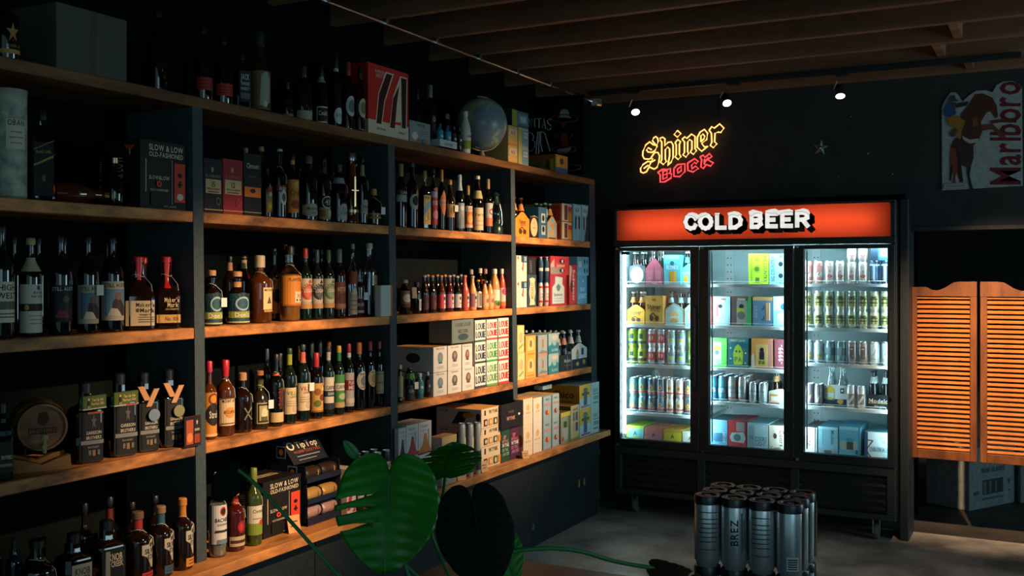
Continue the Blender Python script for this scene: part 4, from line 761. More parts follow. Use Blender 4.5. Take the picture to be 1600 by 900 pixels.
bottle(P, 699, 14, 178, 'juice', 'k', 'dark bottle with grey cap behind the blue pair', cap=('9a9890', .4), d=.12)
# globe
x_, y_, t_ = P.at(752.5, .12); rg = 40 * t_ / F; zc = P.zz(755, 194, .12) - P.z
gb = thing('desk_globe', 'old grey-green desk globe on a meridian stand above third bay', 'globe', (x_, y_, P.z), P.rot + R(-30)); LABELS.append(gb['label'])
gm = bpy.data.meshes.new('globe_ball'); bm = bmesh.new(); bmesh.ops.create_uvsphere(bm, u_segments=36, v_segments=20, radius=rg); bmesh.ops.translate(bm, verts=bm.verts, vec=(0, 0, zc)); bm.to_mesh(gm); bm.free()
gm.polygons.foreach_set('use_smooth', [True] * len(gm.polygons)); gmt = noisy('globe_map', lin('748892'), lin('aeb48c'), 6, .3, contrast=(.47, .55), bump=0); gm.materials.append(gmt)
b_ = put('globe_ball', gm, gb)
m = MB(); pts = [(1.07 * rg * math.sin(R(a)) * .5 + 0, -1.07 * rg * math.sin(R(a)) * -.0, zc + 1.07 * rg * math.cos(R(a))) for a in range(0, 190, 15)]
pts = [(1.06 * rg * math.sin(R(a)), .0, zc + 1.06 * rg * math.cos(R(a))) for a in range(-12, 205, 12)]
m.tube(pts, .005, 6).build('meridian_arm', pbr('dull_brass', (.42, .36, .24), .4, .8), gb, 40)
MB().lathe([(rg * .55, 0), (rg * .52, .012), (rg * .15, .028), (.012, zc - rg * 1.05)], 20).build('base', pbr('dull_brass', (.42, .36, .24), .4, .8), gb, 40)
PB = lambda: [('r', 0, 0, 1, .12, 'c9883c'), ('r', .1, .5, .9, .85, 'd0c2a4'), T_('ALE', .5, .65, .2, '8a4424', .5)]
PC = [('r', 0, 0, .35, 1, 'b9b060'), ('r', .35, .1, 1, .9, '6f94a0'), ('r', .5, .5, .9, .8, 'c8d0c4'), T_('IPA', .7, .65, .16, '2c4854', .36)]
P4 = SH[3, 'T']
for k, (x0, x1) in enumerate(((794, 808.5), (809.5, 825.5))):
    z = None
    for q, tp in enumerate((226, 195)):
        _, z = carton(P4, x0, x1, tp + k * 3.2, '%s %s beer box beside the globe' % (('bottom', 'upper')[q], ('tan', 'pale blue')[k]), ('c9a662', '9fb0a4')[k], PB() if k == 0 else PC, D=.15, d=.03, zb=z, topcol='c9a850', name='beer_box')
    zt = z if k == 0 else min(zt, z)
carton(P4, 800, 825.5, 170, 'wide dark blue beer box atop the stack beside globe', '2c5c6c', [('r', 0, 0, .3, 1, '8a9440'), ('r', .34, .2, .95, .85, '4c8494'), ('r', .5, .35, .85, .7, '9cb4b4')], D=.16, d=.035, zb=z + .0005, sidecol='1f3a40', topcol='9a9440', name='beer_box')
P = SH[4, 'T']
carton(P, 868, 887, 240.5, 'orange and green beer case lying with long side outward', 'd98c34', [('r', 0, 0, 1, .3, '2c5a78'), ('o', .5, .65, .16, .18, '4a3a20'), ('r', .1, .3, .3, .9, 'e0a850')], D=.26, d=.02, sidecol='7a7030', side=[T_('PACIFIC HAZE', .34, .42, .24, '2c2c1c', .5), ('p', [(.74, .25), (.84, .25), (.79, .75)], '26301c'), ('r', .0, .75, 1, 1, 'a8562c'), ('r', .86, .1, .96, .75, 'c0a048')], topcol='8a5028', name='beer_box')
# unlit neon sign standing at the end of the shelving top, wall side
YN = 6.03; NB = Vector((-2.87, YN, P.z))
ns = thing('unlit_neon_sign', 'unlit neon beer sign with pale letters and red rings in corner', 'neon sign', NB); LABELS.append(ns['label'])
nt_ = lambda pts: [atY(820 + a / 7.5, 155 + b / 7.5, YN) - NB for a, b in pts]
DT = pbr('unlit_tube', (.42, .44, .42), .25); DRT = pbr('unlit_red_tube', (.26, .045, .035), .25)
for nm, strokes in (('letter_tube', [[(48, 330), (50, 235), (80, 320), (84, 228)]]), ('letter_tube', [[(115, 225), (115, 330)]]), ('letter_tube', [[(140, 230), (190, 228)], [(166, 230), (166, 340)]]), ('letter_tube', [[(206, 345), (225, 230), (243, 345)], [(213, 305), (237, 305)]]), ('letter_tube', [[(305, 245), (285, 232), (264, 250), (270, 285), (305, 310), (305, 345), (280, 362), (262, 348)]]),
                    ('letter_tube', [[(46, 395), (80, 395), (105, 440), (90, 480), (118, 500), (118, 560), (90, 605), (46, 608)]]), ('letter_tube', [[(130, 640), (152, 378), (170, 378), (160, 640)]]), ('letter_tube', [[(185, 380), (182, 520), (205, 610), (160, 612)], [(198, 380), (234, 400), (295, 612)], [(185, 380), (234, 400)]])):
    m = MB()
    for s in strokes: m.tube(nt_(s), .004, 6)
    m.build(nm, DT, ns, 60)
def ring(cx, cy, rx, ry): return [(cx + rx * math.cos(R(a)), cy + ry * math.sin(R(a))) for a in range(0, 360, 20)]
for cx, cy, rx, ry in ((465, 225, 160, 45), (460, 425, 100, 30), (460, 585, 145, 38), (470, 800, 185, 42)): MB().tube(nt_(ring(cx, cy, rx, ry)), .0035, 6, closed=True).build('red_ring', DRT, ns, 60)
m = MB(); m.quadface(nt_([(380, 210), (555, 222), (520, 200), (525, 165), (500, 125), (460, 115), (425, 130), (408, 165), (412, 198)])); m.build('hat_panel', C('9aa0a0'), ns)
m = MB(); m.quadface(nt_([(415, 420), (495, 400), (515, 530), (440, 545)])); m.build('glass_panel', C('8a2c20'), ns)
m = MB(); m.quadface(nt_([(415, 280), (480, 275), (470, 320), (440, 340)])); m.build('scarf_panel', C('7a1c18'), ns)
m = MB(); m.quadface(nt_([(370, 610), (400, 580), (500, 570), (545, 555), (540, 590), (490, 635), (380, 630)])); m.build('tray_panel', C('8f9494'), ns)
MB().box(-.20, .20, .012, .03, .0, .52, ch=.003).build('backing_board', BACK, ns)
# upper shelf
P = SH[3, 1]
bottle(P, 626, 19, 256, 'wine', 'n', 'dark wine bottle with gold foil and grey label', cap=('8a7a48', .4), d=.03, lab=(.40, .58, 75, '9fa49c', [('r', 0, .6, 1, 1, '3a3a34'), T_('LAMB', .6, .8, .2, 'c0bca8', .6)]))
bottle(P, 644, 18, 254, 'tall', 'k', 'black bottle with white curled emblem', d=.03, cap=('3c4244', .4), lab=(.28, .62, 75, None, [('o', .5, .35, .40, .35, 'b8b8a4'), ('o', .54, .40, .24, .22, '121212'), ('o', .72, .75, .16, .16, 'b5a04c')]))
bottle(P, 663.5, 15, 267, 'square', 'k', 'square bottle with tall yellow and blue beach label', d=.03, cap=('a08a54', .4), neck=(.74, .86, '8a6a3c'), lab=(.08, .58, 42, 'd0b05c', [('p', [(0, .3), (1, .6), (1, .85), (0, .6)], '6f9cb0'), T_('MALIBU', .5, .92, .08, '6a4a20', .8), ('p', [(.2, .1), (.9, .15), (.7, .45)], 'c98a44'), ('o', .3, .2, .15, .06, 'e0d09c')]))
bottle(P, 677, 13, 263, 'tall', 'k', 'slim bottle with tall red label', d=.03, lab=(.08, .62, 78, '9a2c38', [('r', 0, .82, 1, 1, '8f98a4'), ('o', .6, 1.06, .3, .06, 'b05a68'), T_('RED', .55, .66, .12, 'd0b8b8', .6), ('o', .55, .3, .3, .14, 'c07880')]))
bottle(P, 690, 12.5, 265, 'tall', 'k', 'dark bottle with orange diamond label', d=.035, cap=('b07a3c', .4), cz=.80, lab=(.22, .66, 78, None, [('p', [(0, .55), (.5, 1), (1, .55), (.5, 0)], 'c07434'), ('r', .05, .45, .95, .62, 'b8a89c'), T_('AVERNA', .5, .53, .12, '9a2c24', .8)]))
bottle(P, 703, 14, 281, 'slope', 'n', 'brown bottle with tan label and small white tag', cap=('b5925c', .4), cz=.90, d=.01, tag=2, lab=(.26, .52, 75, 'b5905a', [('o', .5, .5, .2, .3, '8a6434')]))
bottle(P, 718, 15, 273, 'slope', 'k', 'bottle with white capsule and silver scenic label', cap=('a4b0b8', .4), cz=.72, d=.03, lab=(.06, .50, 78, '8b9296', [('p', [(.1, 0), (.4, .6), (.6, .4), (.9, .9), (1, 0)], '6c7880'), ('o', .5, .8, .2, .1, 'b4bcc0')]))
bottle(P, 731, 14, 290, 'wine', 'k', 'bottle with orange picture label between silver and cream ones', d=.04, cap=('8a7040', .4), lab=(.10, .56, 78, 'b86a34', [('r', 0, .75, 1, 1, 'c9bca8'), T_('LEE', .5, .87, .14, '9a3428', .6), ('o', .5, .4, .3, .2, 'd0924c'), ('r', 0, 0, 1, .14, 'c99a84')]))
bottle(P, 746, 18, 275, 'slope', 'k', 'bottle with broad cream label and pale neck stamp', cap=('c0bcb0', .4), cz=.94, d=.03, neck=(.60, .74, 'a8a468'), lab=(.05, .44, 78, 'c6b284', [T_('Fernet', .55, .70, .14, '4a4028', .8), ('r', .1, .2, .9, .24, '9a8a5c'), ('r', .2, .4, .8, .43, '9a8a5c')]))
bottle(P, 762.5, 13, 280, 'wine', 'k', 'bottle with white and red label beside the lantern', cap=('9a7a44', .4), cz=.82, d=.03, lab=(.14, .56, 78, 'a8aca8', [('o', .6, .62, .24, .14, '9a2c30'), ('o', .6, .62, .12, .07, 'c9c4bc'), ('r', 0, 0, 1, .36, 'c06444')]))
# lantern
x_, y_, t_ = P.at(774, .07); hl = P.zz(774, 301, .07) - P.z; rl = 12 * t_ / F
LT = pbr('lantern_green', (.012, .035, .028), .28, .3)
ln = thing('hurricane_lantern', 'dark green hurricane lantern on third bay upper shelf', 'lantern', (x_, y_, P.z), P.rot); LABELS.append(ln['label'])
MB().lathe([(rl * .95, 0), (rl, .006), (rl, hl * .18), (rl * .8, hl * .24), (rl * .35, hl * .28), (rl * .45, hl * .32)], 18).build('fuel_tank', LT, ln, 35)
MB().lathe([(rl * .45, hl * .32), (rl * .72, hl * .45), (rl * .70, hl * .56), (rl * .42, hl * .70)], 18).build('chimney_glass', see('lantern_glass', (.75, .85, .82), .12), ln, 50)
MB().lathe([(rl * .5, hl * .70), (rl * .62, hl * .74), (rl * .5, hl * .80), (rl * .40, hl * .90), (rl * .55, hl * .94), (rl * .3, hl)], 18).build('hood', LT, ln, 35)
for s in (-1, 1): MB().tube([(s * rl * .9, 0, hl * .16), (s * rl * 1.08, 0, hl * .35), (s * rl * 1.0, 0, hl * .62), (s * rl * .6, 0, hl * .78)], .0045, 6).build('side_tube', LT, ln, 40)
MB().tube([(rl * 1.0, -.004, hl * .74), (rl * 1.25, -.01, hl * .55), (rl * 1.35, -.012, hl * .30), (rl * 1.2, -.01, hl * .16)], .0018, 5).build('bail_handle', STEEL, ln, 40)
# middle shelf
P = SH[3, 2]
bottle(P, 632, 18, 437, 'small', 'n', 'brown juice bottle with a coconut picture label', cap=('8a8c88', .4), cz=.90, d=.03, lab=(.20, .68, 80, '8a5a3c', [('o', .5, .55, .3, .25, 'cfc4b0'), ('r', 0, 0, 1, .2, '5c3420')]))
bottle(P, 651, 14, 440, 'small', 'k', 'small dark bottle with angled brown paper tag', d=.03, lab=(.05, .5, 80, None, [('r', .5, .1, 1, .9, 'b8bcbc'), T_('O', .74, .5, .5, '2c3438', .3)]))
card(P, 648, 9, 452, 17, 'brown paper tag leaning on the small dark bottle', 'a08a64', d=.012, txt=False, lean=4).location.z = P.zz(648, 466, .02) + .0
SM = (('n', 663, '3a1c18', 'dark red-labelled', 430), ('n', 675, '4a2420', 'dim maroon-labelled', 430), ('a', 689, 'c23a3c', 'scarlet-labelled', 430), ('r', 702, 'b8687c', 'pink-labelled', 430), ('k', 714, 'b8b4b0', 'white-labelled', 431), ('d', 726, 'a8503c', 'rust-labelled', 430), ('p', 738, '8f5c70', 'mauve-labelled', 431))
for g_, px, c_, nm, tp in SM: bottle(P, px, 13.5, tp, 'beer', g_, nm + ' mixer bottle in the row of small bottles', cap=(('b8803c' if px in (689, 726, 675) else '9a9c9c'), .35), d=.03, name='mixer_bottle', lab=(.10, .48, 85, c_, [('r', .55, 0, 1, 1, 'd8c8c4' if px > 680 else '5a3430'), ('o', .6, .7, .10, .14, '2c2020'), ('r', .5, .3, .75, .36, '7a4a48')]))
for k, px in enumerate((668, 683, 695, 708, 720)): bottle(P, px, 12, 429, 'beer', 'n', 'unlabelled rear mixer bottle, %s from left' % ('first', 'second', 'third', 'fourth', 'fifth')[k], cap=('b07a3c' if k < 3 else '8a8c8c', .35), d=.12, name='mixer_bottle')
bottle(P, 747, 11, 437, 'beer', 'g', 'small sauce bottle with yellow cap', cap=('c99a2c', .4), d=.03, lab=(.08, .6, 80, 'b0a894', [('r', .4, .1, .7, .9, '6a6458')]))
bottle(P, 754, 11, 437, 'small', 'r', 'small sauce bottle with orange cap', cap=('d0602c', .4), cz=.86, d=.08, lab=(.08, .6, 80, 'c0b4a8', [('p', [(.3, 0), (.9, 0), (.9, .7)], '9a2c24')]))
for px, nm, dd in ((757, 'left', .015), (765, 'right', .02)): bottle(P, px, 13, 438, 'slope', 'p', '%s of the two frosted peach bottles with black cap' % nm, cap=('1c1c1c', .4), cz=.88, d=dd, lab=(.1, .5, 80, 'd0a47c', [('o', .6, .5, .2, .2, '9a5c3c')]))
bottle(P, 772.5, 17, 420, 'juice', 'p', 'orange juice bottle with white cap and green badge', cap=('d4d4d0', .4), d=.02, lab=(.06, .48, 85, 'd8d2bc', [('r', 0, 0, 1, .34, 'c98a3c'), ('r', .3, .12, .85, .36, '5a9a3c'), ('o', .55, .15, .16, .12, '3a4a24')]))
bottle(P, 784, 12, 420, 'juice', 'd', 'red juice bottle with white cap at bay edge', cap=('c4c0b8', .4), d=.03, lab=(.06, .52, 85, 'cfc4b4', [('r', 0, 0, 1, .24, 'd06a34'), ('o', .6, .8, .3, .2, 'a83a58')]))
for k, (px, tp) in enumerate(((736, 421), (750, 419), (758, 420))): bottle(P, px, 14, tp, 'juice', 'n', 'rear juice bottle with dull cap, %s of three' % ('left', 'middle', 'right')[k], cap=(('8a7c68', 'b8b4ac', '8a6a50')[k], .5), d=.13)
# lower shelf
P = SH[3, 3]
bottle(P, 625, 9, 570, 'taper', 'g', 'slim bottle with cream label against the upright', d=.03, cap=('c0bca8', .4), lab=(.15, .7, 80, 'a8a080', []))
def greens(o, r, h): MB().lathe([(r * .5, h * .50), (r * 1.15, h * .60), (r * .9, h * .72), (r * .4, h * .78)], 9).build('green_tissue', noisy('tissue', lin('1f5c28'), lin('4f9a4c'), 60, .7), o)
bottle(P, 640, 15, 568, 'small', 'g', 'small gift bottle wrapped in green tissue with white tag', d=.03, cap=None, extra=greens, tag=2, lab=(.02, .42, 80, '2f3d3c', [T_('Gift', .5, .6, .2, 'a8b0a8', .6)]))
bottle(P, 655.5, 12, 583, 'small', 't', 'little blue cocktail bottle beside the white cartons', d=.03, cap=('a4b0b0', .4), lab=(.2, .7, 80, '3a7c90', [('r', .4, .4, .8, .6, 'a8c4c8')]))
bottle(P, 668, 8, 581, 'small', 'k', 'little black cocktail bottle beside the white cartons', d=.03, cap=('8c9090', .4), lab=(.2, .7, 80, '24282c', [('r', .5, .4, .8, .6, '8a9494')]))
def agave(ink): return [('r', .0, .0, 1, 1, 'cfd0ca'), T_('TRES AGAVES', .5, .92, .065, '6a6a64', .8), ('o', .5, .56, .20, .22, ink), ('r', .36, .33, .64, .38, '4a4440'), ('o', .5, .6, .10, .12, '8f8c84')] + lines(.28, .72, (.2, .14), '9a9284', .02)
inks = ('5c8494', '5a5550', '7a4a40')
zc1 = []
for q, (x0, x1) in enumerate(((677, 698), (699.5, 720.5), (722, 740.5))):
    _, z = carton(P, x0, x1, 583.5 - q * 4.0, 'bottom white agave carton, %s from left' % ('first', 'second', 'third')[q], 'cfd0ca', agave(inks[q]), D=.24, d=.02, side=[T_('TRES AGAVES', .5, .92, .06, '5a5a54', .6), ('o', .5, .55, .18, .2, '3c3c3c')] if q == 0 else (), name='mixer_carton'); zc1.append(z)
zc = max(zc1)
for q, (x0, x1) in enumerate(((677, 698), (699.5, 720.5), (722, 737.5))):
    carton(P, x0, x1, 543 - q * 2.2, 'upper white agave carton, %s from left' % ('first', 'second', 'third')[q], 'cfd0ca', agave(('6a9098', '6a5a58', '8a4438')[q]), D=.24, d=.02, zb=zc, side=[T_('TRES AGAVES', .5, .92, .06, '5a5a54', .6), ('o', .5, .55, .18, .2, '3c3c3c')] if q == 0 else (), topcol='b88a54', name='mixer_carton')
zt_ = P.zz(677, 541, .02)
card(P, 714, 22, 520, 18, 'tan handwritten card standing on the agave cartons', 'b8864c', d=.06).location.z = zt_ + .004
def louie(ink): return [('r', .03, .03, .97, .97, 'e0dccf'), T_('LOUIE', .50, .72, .30, ink, .84), T_('LOUIE', .52, .72, .30, ink, .84), T_('LOUIE', .50, .34, .30, ink, .88), T_('LOUIE', .52, .34, .30, ink, .88), ('r', 0, 0, 1, .09, ink)]
cols = ((742, 758.5), (760, 777), (778.5, 794.5)); inks3 = (('2e4256', '5c9a5c', 'c23a44'), ('2e3a4c', '3f9a44', 'b83444'), ('2c5468', 'b03c50', 'c0343e')); nms = ('bottom', 'middle', 'top'); cn = ('left', 'centre', 'right')
cw = {'2e4256': 'navy', '5c9a5c': 'pale green', 'c23a44': 'red', '2e3a4c': 'dark navy', '3f9a44': 'bright green', 'b83444': 'crimson', '2c5468': 'blue', 'b03c50': 'rose', 'c0343e': 'scarlet'}
tops = ((568.5, 535, 501), (566, 531.5, 500), (564, 529.5, 497.5))
for q, (x0, x1) in enumerate(cols):
    z = None
    for r_ in range(3):
        _, z = carton(P, x0, x1, tops[q][r_], 'cream carton with %s lettering, %s of %s column' % (cw[inks3[r_][q]], nms[r_], cn[q]), 'e0dccf', louie(inks3[r_][q]), D=.16, d=.02, zb=z, side=[T_('LOUIE LOUIE', .5, .6, .2, inks3[r_][q], .8)] if q == 0 else (), name='seltzer_carton')
carton(P, 706, 740, 500, 'grey side-facing carton atop the agave cartons', '6c7874', [T_('LOUIE LOUIE', .5, .78, .15, '20303c', .84), T_('SELTZER', .5, .5, .14, '20303c', .6), ('o', .5, .25, .24, .14, '34444c')], D=.14, d=.02, zb=zc + (P.zz(677, 541, .02) - zc) + .001, name='seltzer_carton')
# counter of the third bay
P = SH[3, 4]
TQB = lambda c: [T_('TEQUILA', .5, .86, .07, '8a8684', .7), ('r', .15, .70, .85, .72, 'a8a4a0'), ('r', .0, .0, 1, .10, c), ('p', [(.1, .1), (.9, .1), (.7, .30), (.62, .52), (.45, .55), (.35, .30)], c), ('o', .53, .56, .10, .06, c), ('r', .74, .1, .78, .75, '8f8880')]
z_ = None
for tier in (0, 1):
    zs = []
    for q, (x0, x1, c, nm) in enumerate(((622.5, 634, '3a3234', 'charcoal'), (634.5, 653, 'b8343c', 'red'), (653.5, 674, 'c07a3c', 'ochre'))):
        _, z = carton(P, x0, x1, (718 - q * 3 if tier == 0 else 670 - q * 4.5), '%s white carton with %s figure print' % (('lower', 'upper')[tier], nm), 'cfc9c4', TQB(c), D=(.024 if q == 0 else .12), d=.02, zb=z_, name='spirit_carton'); zs.append(z)
    z_ = max(zs)
carton(P, 690, 713, 684, 'flat pale carton with round badge under the canned drinks', '9c9a90', [('o', .62, .5, .16, .2, '5a5850'), ('o', .62, .5, .10, .13, '9c9a90'), ('r', 0, .85, 1, 1, 'c9b078')], D=.07, d=-.03, topcol='c9a86c', name='drink_carton')
for px, tp, dd in ((721.5, 661, -.04), (734, 661, -.04), (746, 660, -.04)): can(P, px, 11.6, tp, 'silver can with cream lid, %s of the three on the counter' % {721.5: 'left', 734: 'middle', 746: 'right'}[px], 'b0b4b0', [('r', 0, .0, 1, .45, '2c3440'), ('r', .4, .5, .9, .8, 'd9cdb0')], d=dd)
WY = lambda: [('r', 0, 0, 1, .02, '8a6a48'), T_('WYNK', .62, .80, .20, '2a2420', .5), ('r', .15, .66, .22, .92, '2a2420'), ('r', .12, .10, .30, .46, '4a2434'), ('r', .36, .10, .56, .46, 'c98a34'), ('r', .62, .10, .82, .46, '3c5a34'), ('r', .86, .10, 1, .46, 'c98a34'), ('o', .21, .28, .05, .12, 'd9c9b0'), ('o', .46, .28, .05, .12, 'd9c9b0'), ('o', .72, .28, .05, .12, 'd9c9b0')]
z = None
for q, tp in enumerate((700, 671, 640.5)):
    _, z = carton(P, 752, 781.5, tp, 'cream seltzer carton with can pictures, %s of the tower' % ('bottom', 'middle', 'top')[q], 'd8c4a4', WY(), D=.28, d=.01, zb=z, sidecol='b8b4ac', side=[T_('WYNK', .18, .85, .12, '3a3a38', .2), ('p', [(.35, .2), (.60, .2), (.75, .85), (.50, .85)], '20242c'), ('p', [(.62, .5), (.85, .6), (.80, .85), (.60, .75)], 'c98434'), ('o', .93, .6, .05, .2, '2c2c2c')], topcol='c99a5c', name='seltzer_carton')
_, z1 = carton(P, 783, 796.5, 671, 'tall dark green carton with pink and white slogan', '24483a', [T_('SIP', .4, .74, .10, 'd08a94', .5), T_('WITH A', .45, .62, .09, 'd08a94', .7), T_('WYNK', .5, .50, .12, 'e0d8cc', .8), T_('OF THC', .45, .36, .09, '9ac0a4', .7), T_('AND CBD', .5, .24, .09, '9ac0a4', .76)], D=.12, d=.01, topcol='8a5a4c', name='seltzer_box')
_, z2 = carton(P, 797, 811.5, 667, 'tall purple carton with pink and white slogan', '4a2740', [T_('SIP', .4, .74, .10, 'e07a90', .5), T_('WITH A', .45, .62, .09, 'e07a90', .7), T_('WYNK', .5, .50, .12, 'e8e0d8', .8), T_('OF THC', .45, .36, .09, 'c08aa8', .7), T_('AND CBD', .5, .24, .09, 'c08aa8', .76)], D=.12, d=.01, topcol='7a4a50', name='seltzer_box')
carton(P, 783, 820, 634, 'black glossy seltzer sign standing on the slogan cartons', '191517', [T_('WYNK', .4, .40, .16, 'c9907a', .5), T_('TASTE', .4, .66, .10, '8a4c40', .4), ('o', .74, .5, .04, .05, 'd9d4cc')], D=.014, d=-.008, zb=max(z1, z2), name='counter_sign', cat='sign')
card(P, 722, 18, 772, 20, 'tan folded price card under the dark leaf', 'c9a06c', d=-.035)
card(P, 758, 14, 728, 17, 'tan folded price card in front of the seltzer tower', 'c9a06c', d=-.035)

# ================================================================ fourth bay
P = SH[4, 1]
SHN = lambda: [T_('Shiner', .5, .62, .16, '3a2012', .8), T_('BOCK', .55, .50, .10, 'b83a24', .5), ('o', .35, .22, .12, .10, '4a2a14'), ('o', .65, .22, .12, .10, '4a2a14'), ('s', [(.25, .30), (.45, .40), (.6, .30)], .04, '4a2a14')]
carrier(P, 805.5, 827, 330, .2, 'orange six-pack carrier with dark lettering', 'd98a2c', SHN(), bottles=('n', '5c2014', 'd0843c', 'brown beer bottle with orange neck label in orange carrier', .23), peak=.28)
carton(P, 827.5, 841, 336, 'black carton with large cream oval', '151210', [('o', .5, .48, .40, .42, 'd9b684'), T_('V', .5, .66, .12, '8a5a30', .3), T_('STOUT', .5, .45, .06, '8a5a30', .5), ('p', [(.0, .90), (.5, 1.0), (1, .90), (.5, .97)], 'd0c8b8')], D=.12, d=.032, topcol='2a2420', name='beer_box')
carton(P, 841.5, 855, 323, 'teal-blue carton with two can windows', '2c5f7c', [('r', .3, .50, .75, .80, 'b8c0bc'), ('o', .52, .65, .14, .10, '14222c'), ('r', .3, .12, .75, .42, 'a8b4b4'), ('o', .52, .30, .14, .10, '14222c'), ('r', .85, .7, 1, .95, '7ab0c4')], D=.12, d=.03, name='beer_box')
carrier(P, 855.5, 870, 337, .2, 'yellow and blue six-pack carrier with honeycomb badge', 'cf9a3c', [('p', [(.08, .1), (.92, .1), (.92, .66), (.5, .95), (.08, .66)], '79b0c4'), ('o', .5, .58, .22, .13, 'd0843c'), ('o', .5, .28, .24, .13, 'd09a4c'), ('r', .1, .02, .9, .07, '3a3024')], bottles=('n', '5aa090', 'c9a04c', 'brown beer bottle with green cap in yellow carrier', .22), peak=.30)
CT = lambda: [('r', 0, 0, 1, 1, 'cdbfa4'), ('r', .25, .12, .55, .92, '2c2824'), T_('WATERMELON', .40, .5, .16, 'b8443c', .74, 90), ('r', .62, .05, 1, .6, 'd08a2c'), ('r', .62, .6, 1, .85, 'b8383c'), ('r', 0, .0, 1, .06, '7a6a3c')]
z = None
for q, tp in enumerate((346.5, 317.5)): _, z = carton(P, 878, 893, tp, 'red and orange twelve-pack, %s one of two' % ('lower', 'upper')[q], 'cdbfa4', CT(), D=.26, d=.01, zb=z, sidecol='a8642c', side=[('r', .55, .1, .95, .9, '9c2c34'), ('r', .0, .0, .5, 1, '8a6a2c')], topcol='a8783c', name='beer_box')
for q, (x0, x1, tp) in enumerate(((895, 908, 318), (908.5, 919.3, 319.5))): carton(P, x0, x1, tp, 'sky blue beer carton with two dark windows, %s one' % ('left', 'right')[q], '79b7c4', [('r', .1, .70, .9, .96, 'a4ccd0'), T_('ALE', .5, .84, .10, '41606c', .7), ('r', .26, .32, .40, .66, '182830'), ('r', .66, .32, .80, .66, '182830'), T_('LONESTAR', .53, .3, .14, 'd4e4e4', .55, 90)] + ([('p', [(.4, 0), (1, 0), (1, 1), (.7, .6)], '3a3c40')] if q else []), D=.16, d=.01, name='beer_box')
P = SH[4, 2]
UL = lambda: [T_('ULTRA', .20, .5, .20, 'c9bcb4', .8, 90), ('p', [(.55, .45), (.64, .40), (.74, 1.0), (.66, 1.0)], 'c22c34'), ('p', [(.42, .58), (.46, .55), (.66, .42), (.60, .40)], 'c22c34'), ('r', .45, .74, 1, 1, '26465c'), ('r', .72, .78, .95, .96, '8fa4b4'), ('r', .08, .86, .2, .96, 'c25a34')]
z = None
for q, tp in enumerate((440, 399)): _, z = carton(P, 806.8, 823, tp, 'white twelve-pack with red swoosh, %s one' % ('lower', 'upper')[q], 'ddd2c4', UL(), D=.24, d=.01, zb=z, name='beer_box')
_, z = carton(P, 824.5, 838, 429.5, 'dark green carton with cream bottle-shaped label', '2c4750', [('p', [(.2, .06), (.82, .06), (.82, .14), (.74, .2), (.88, .45), (.78, .75), (.86, .88), (.5, .92), (.18, .88), (.28, .75), (.14, .45), (.28, .2)], 'd9c6a4'), T_('MODELO', .5, .5, .30, '8a7050', .5, 90)], D=.12, d=.02, name='beer_box')
carton(P, 825, 837, 402, 'black carton with grey sideways lettering', '1c2024', [T_('LIGHT', .35, .5, .22, '7c848c', .7, 90)], D=.12, d=.03, zb=z, name='beer_box')
for q, px in enumerate((843.8, 853)):
    zc_ = can(P, px, 9.0, 441, 'tall white and red can, %s of the lower pair' % ('left', 'right')[q], 'd4ccc4', [('r', 0, 0, 1, .12, 'a82c28'), ('r', 0, .88, 1, 1, 'b83430'), ('r', .2, .5, .8, .53, 'a82c28'), ('r', .3, .3, .7, .36, '8a7a70')], d=.015)
    can(P, px, 9.0, 401.5, 'tall blue and white can, %s of the upper pair' % ('left', 'right')[q], '2c4c64', [('r', 0, .42, 1, .60, 'd0ccc4'), ('r', 0, .1, 1, .34, '20364a'), ('r', .3, .66, .7, .94, '3c5c74')], d=.015, zb=zc_)
_, z = carton(P, 859.5, 885.5, 429.8, 'deep red case printed with a large white can', 'a82c34', [('p', [(.12, .06), (.84, .06), (.84, .60), (.72, .70), (.74, .92), (.30, .96), (.28, .72), (.12, .60)], 'b9ccd0'), ('p', [(.34, .62), (.48, .72), (.62, .62), (.56, .50), (.48, .46), (.40, .50)], '5c7c84'), T_('Budweiser', .48, .36, .10, '4a6a74', .62), ('r', .2, .22, .76, .24, '84a0a8'), ('r', .2, .14, .76, .16, '84a0a8'), ('r', .92, .1, .98, .9, '7c2028')], D=.20, d=.01, name='beer_case')
carton(P, 860, 888.8, 400, 'red case with can pictures stacked on the large-can case', 'b83038', [('p', [(0, .55), (.2, .9), (.2, .1), (0, .1)], 'b8aaa4'), ('r', .02, .05, .6, .42, '8f8480'), T_('Budweiser', .55, .52, .15, 'd9d0c4', .7), ('o', .6, .74, .14, .12, '241c1c'), ('o', .6, .24, .14, .12, '241c1c'), ('r', .58, .66, .66, .82, 'c9ccc8'), ('r', .58, .16, .66, .32, 'c9ccc8')], D=.20, d=.01, zb=z, topcol='8a2228', name='beer_case')
carton(P, 889.5, 901.3, 414, 'narrow red case with vertical white lettering', 'b23038', [T_('Budweiser', .58, .48, .30, 'e0d4cc', .78, -90), ('o', .30, .46, .12, .16, '2c1c1c'), ('p', [(0, .4), (.3, .85), (.3, .95), (0, 1)], 'c9b8ac')], D=.20, d=.01, name='beer_case')
_, z = carton(P, 902, 917, 430.5, 'sky blue case with white stacked lettering', '62a8c4', [T_('BUD', .55, .52, .13, 'd4eaf0', .7), T_('LIGHT', .55, .28, .16, 'd4eaf0', .86), ('o', .55, .8, .08, .05, 'c0e0e8')], D=.20, d=.01, name='beer_case')
carton(P, 902, 919.6, 401, 'pale blue case with can windows on the sky blue case', '79b8d0', [('o', .74, .74, .17, .16, '1c3440'), ('o', .74, .26, .17, .16, '1c3440'), ('r', .69, .60, .79, .90, '9cd0e0'), ('r', .69, .12, .79, .42, '9cd0e0'), ('r', .08, .45, .34, .75, 'c8e0e8')], D=.20, d=.01, zb=z, name='beer_case')
P = SH[4, 3]
z = None
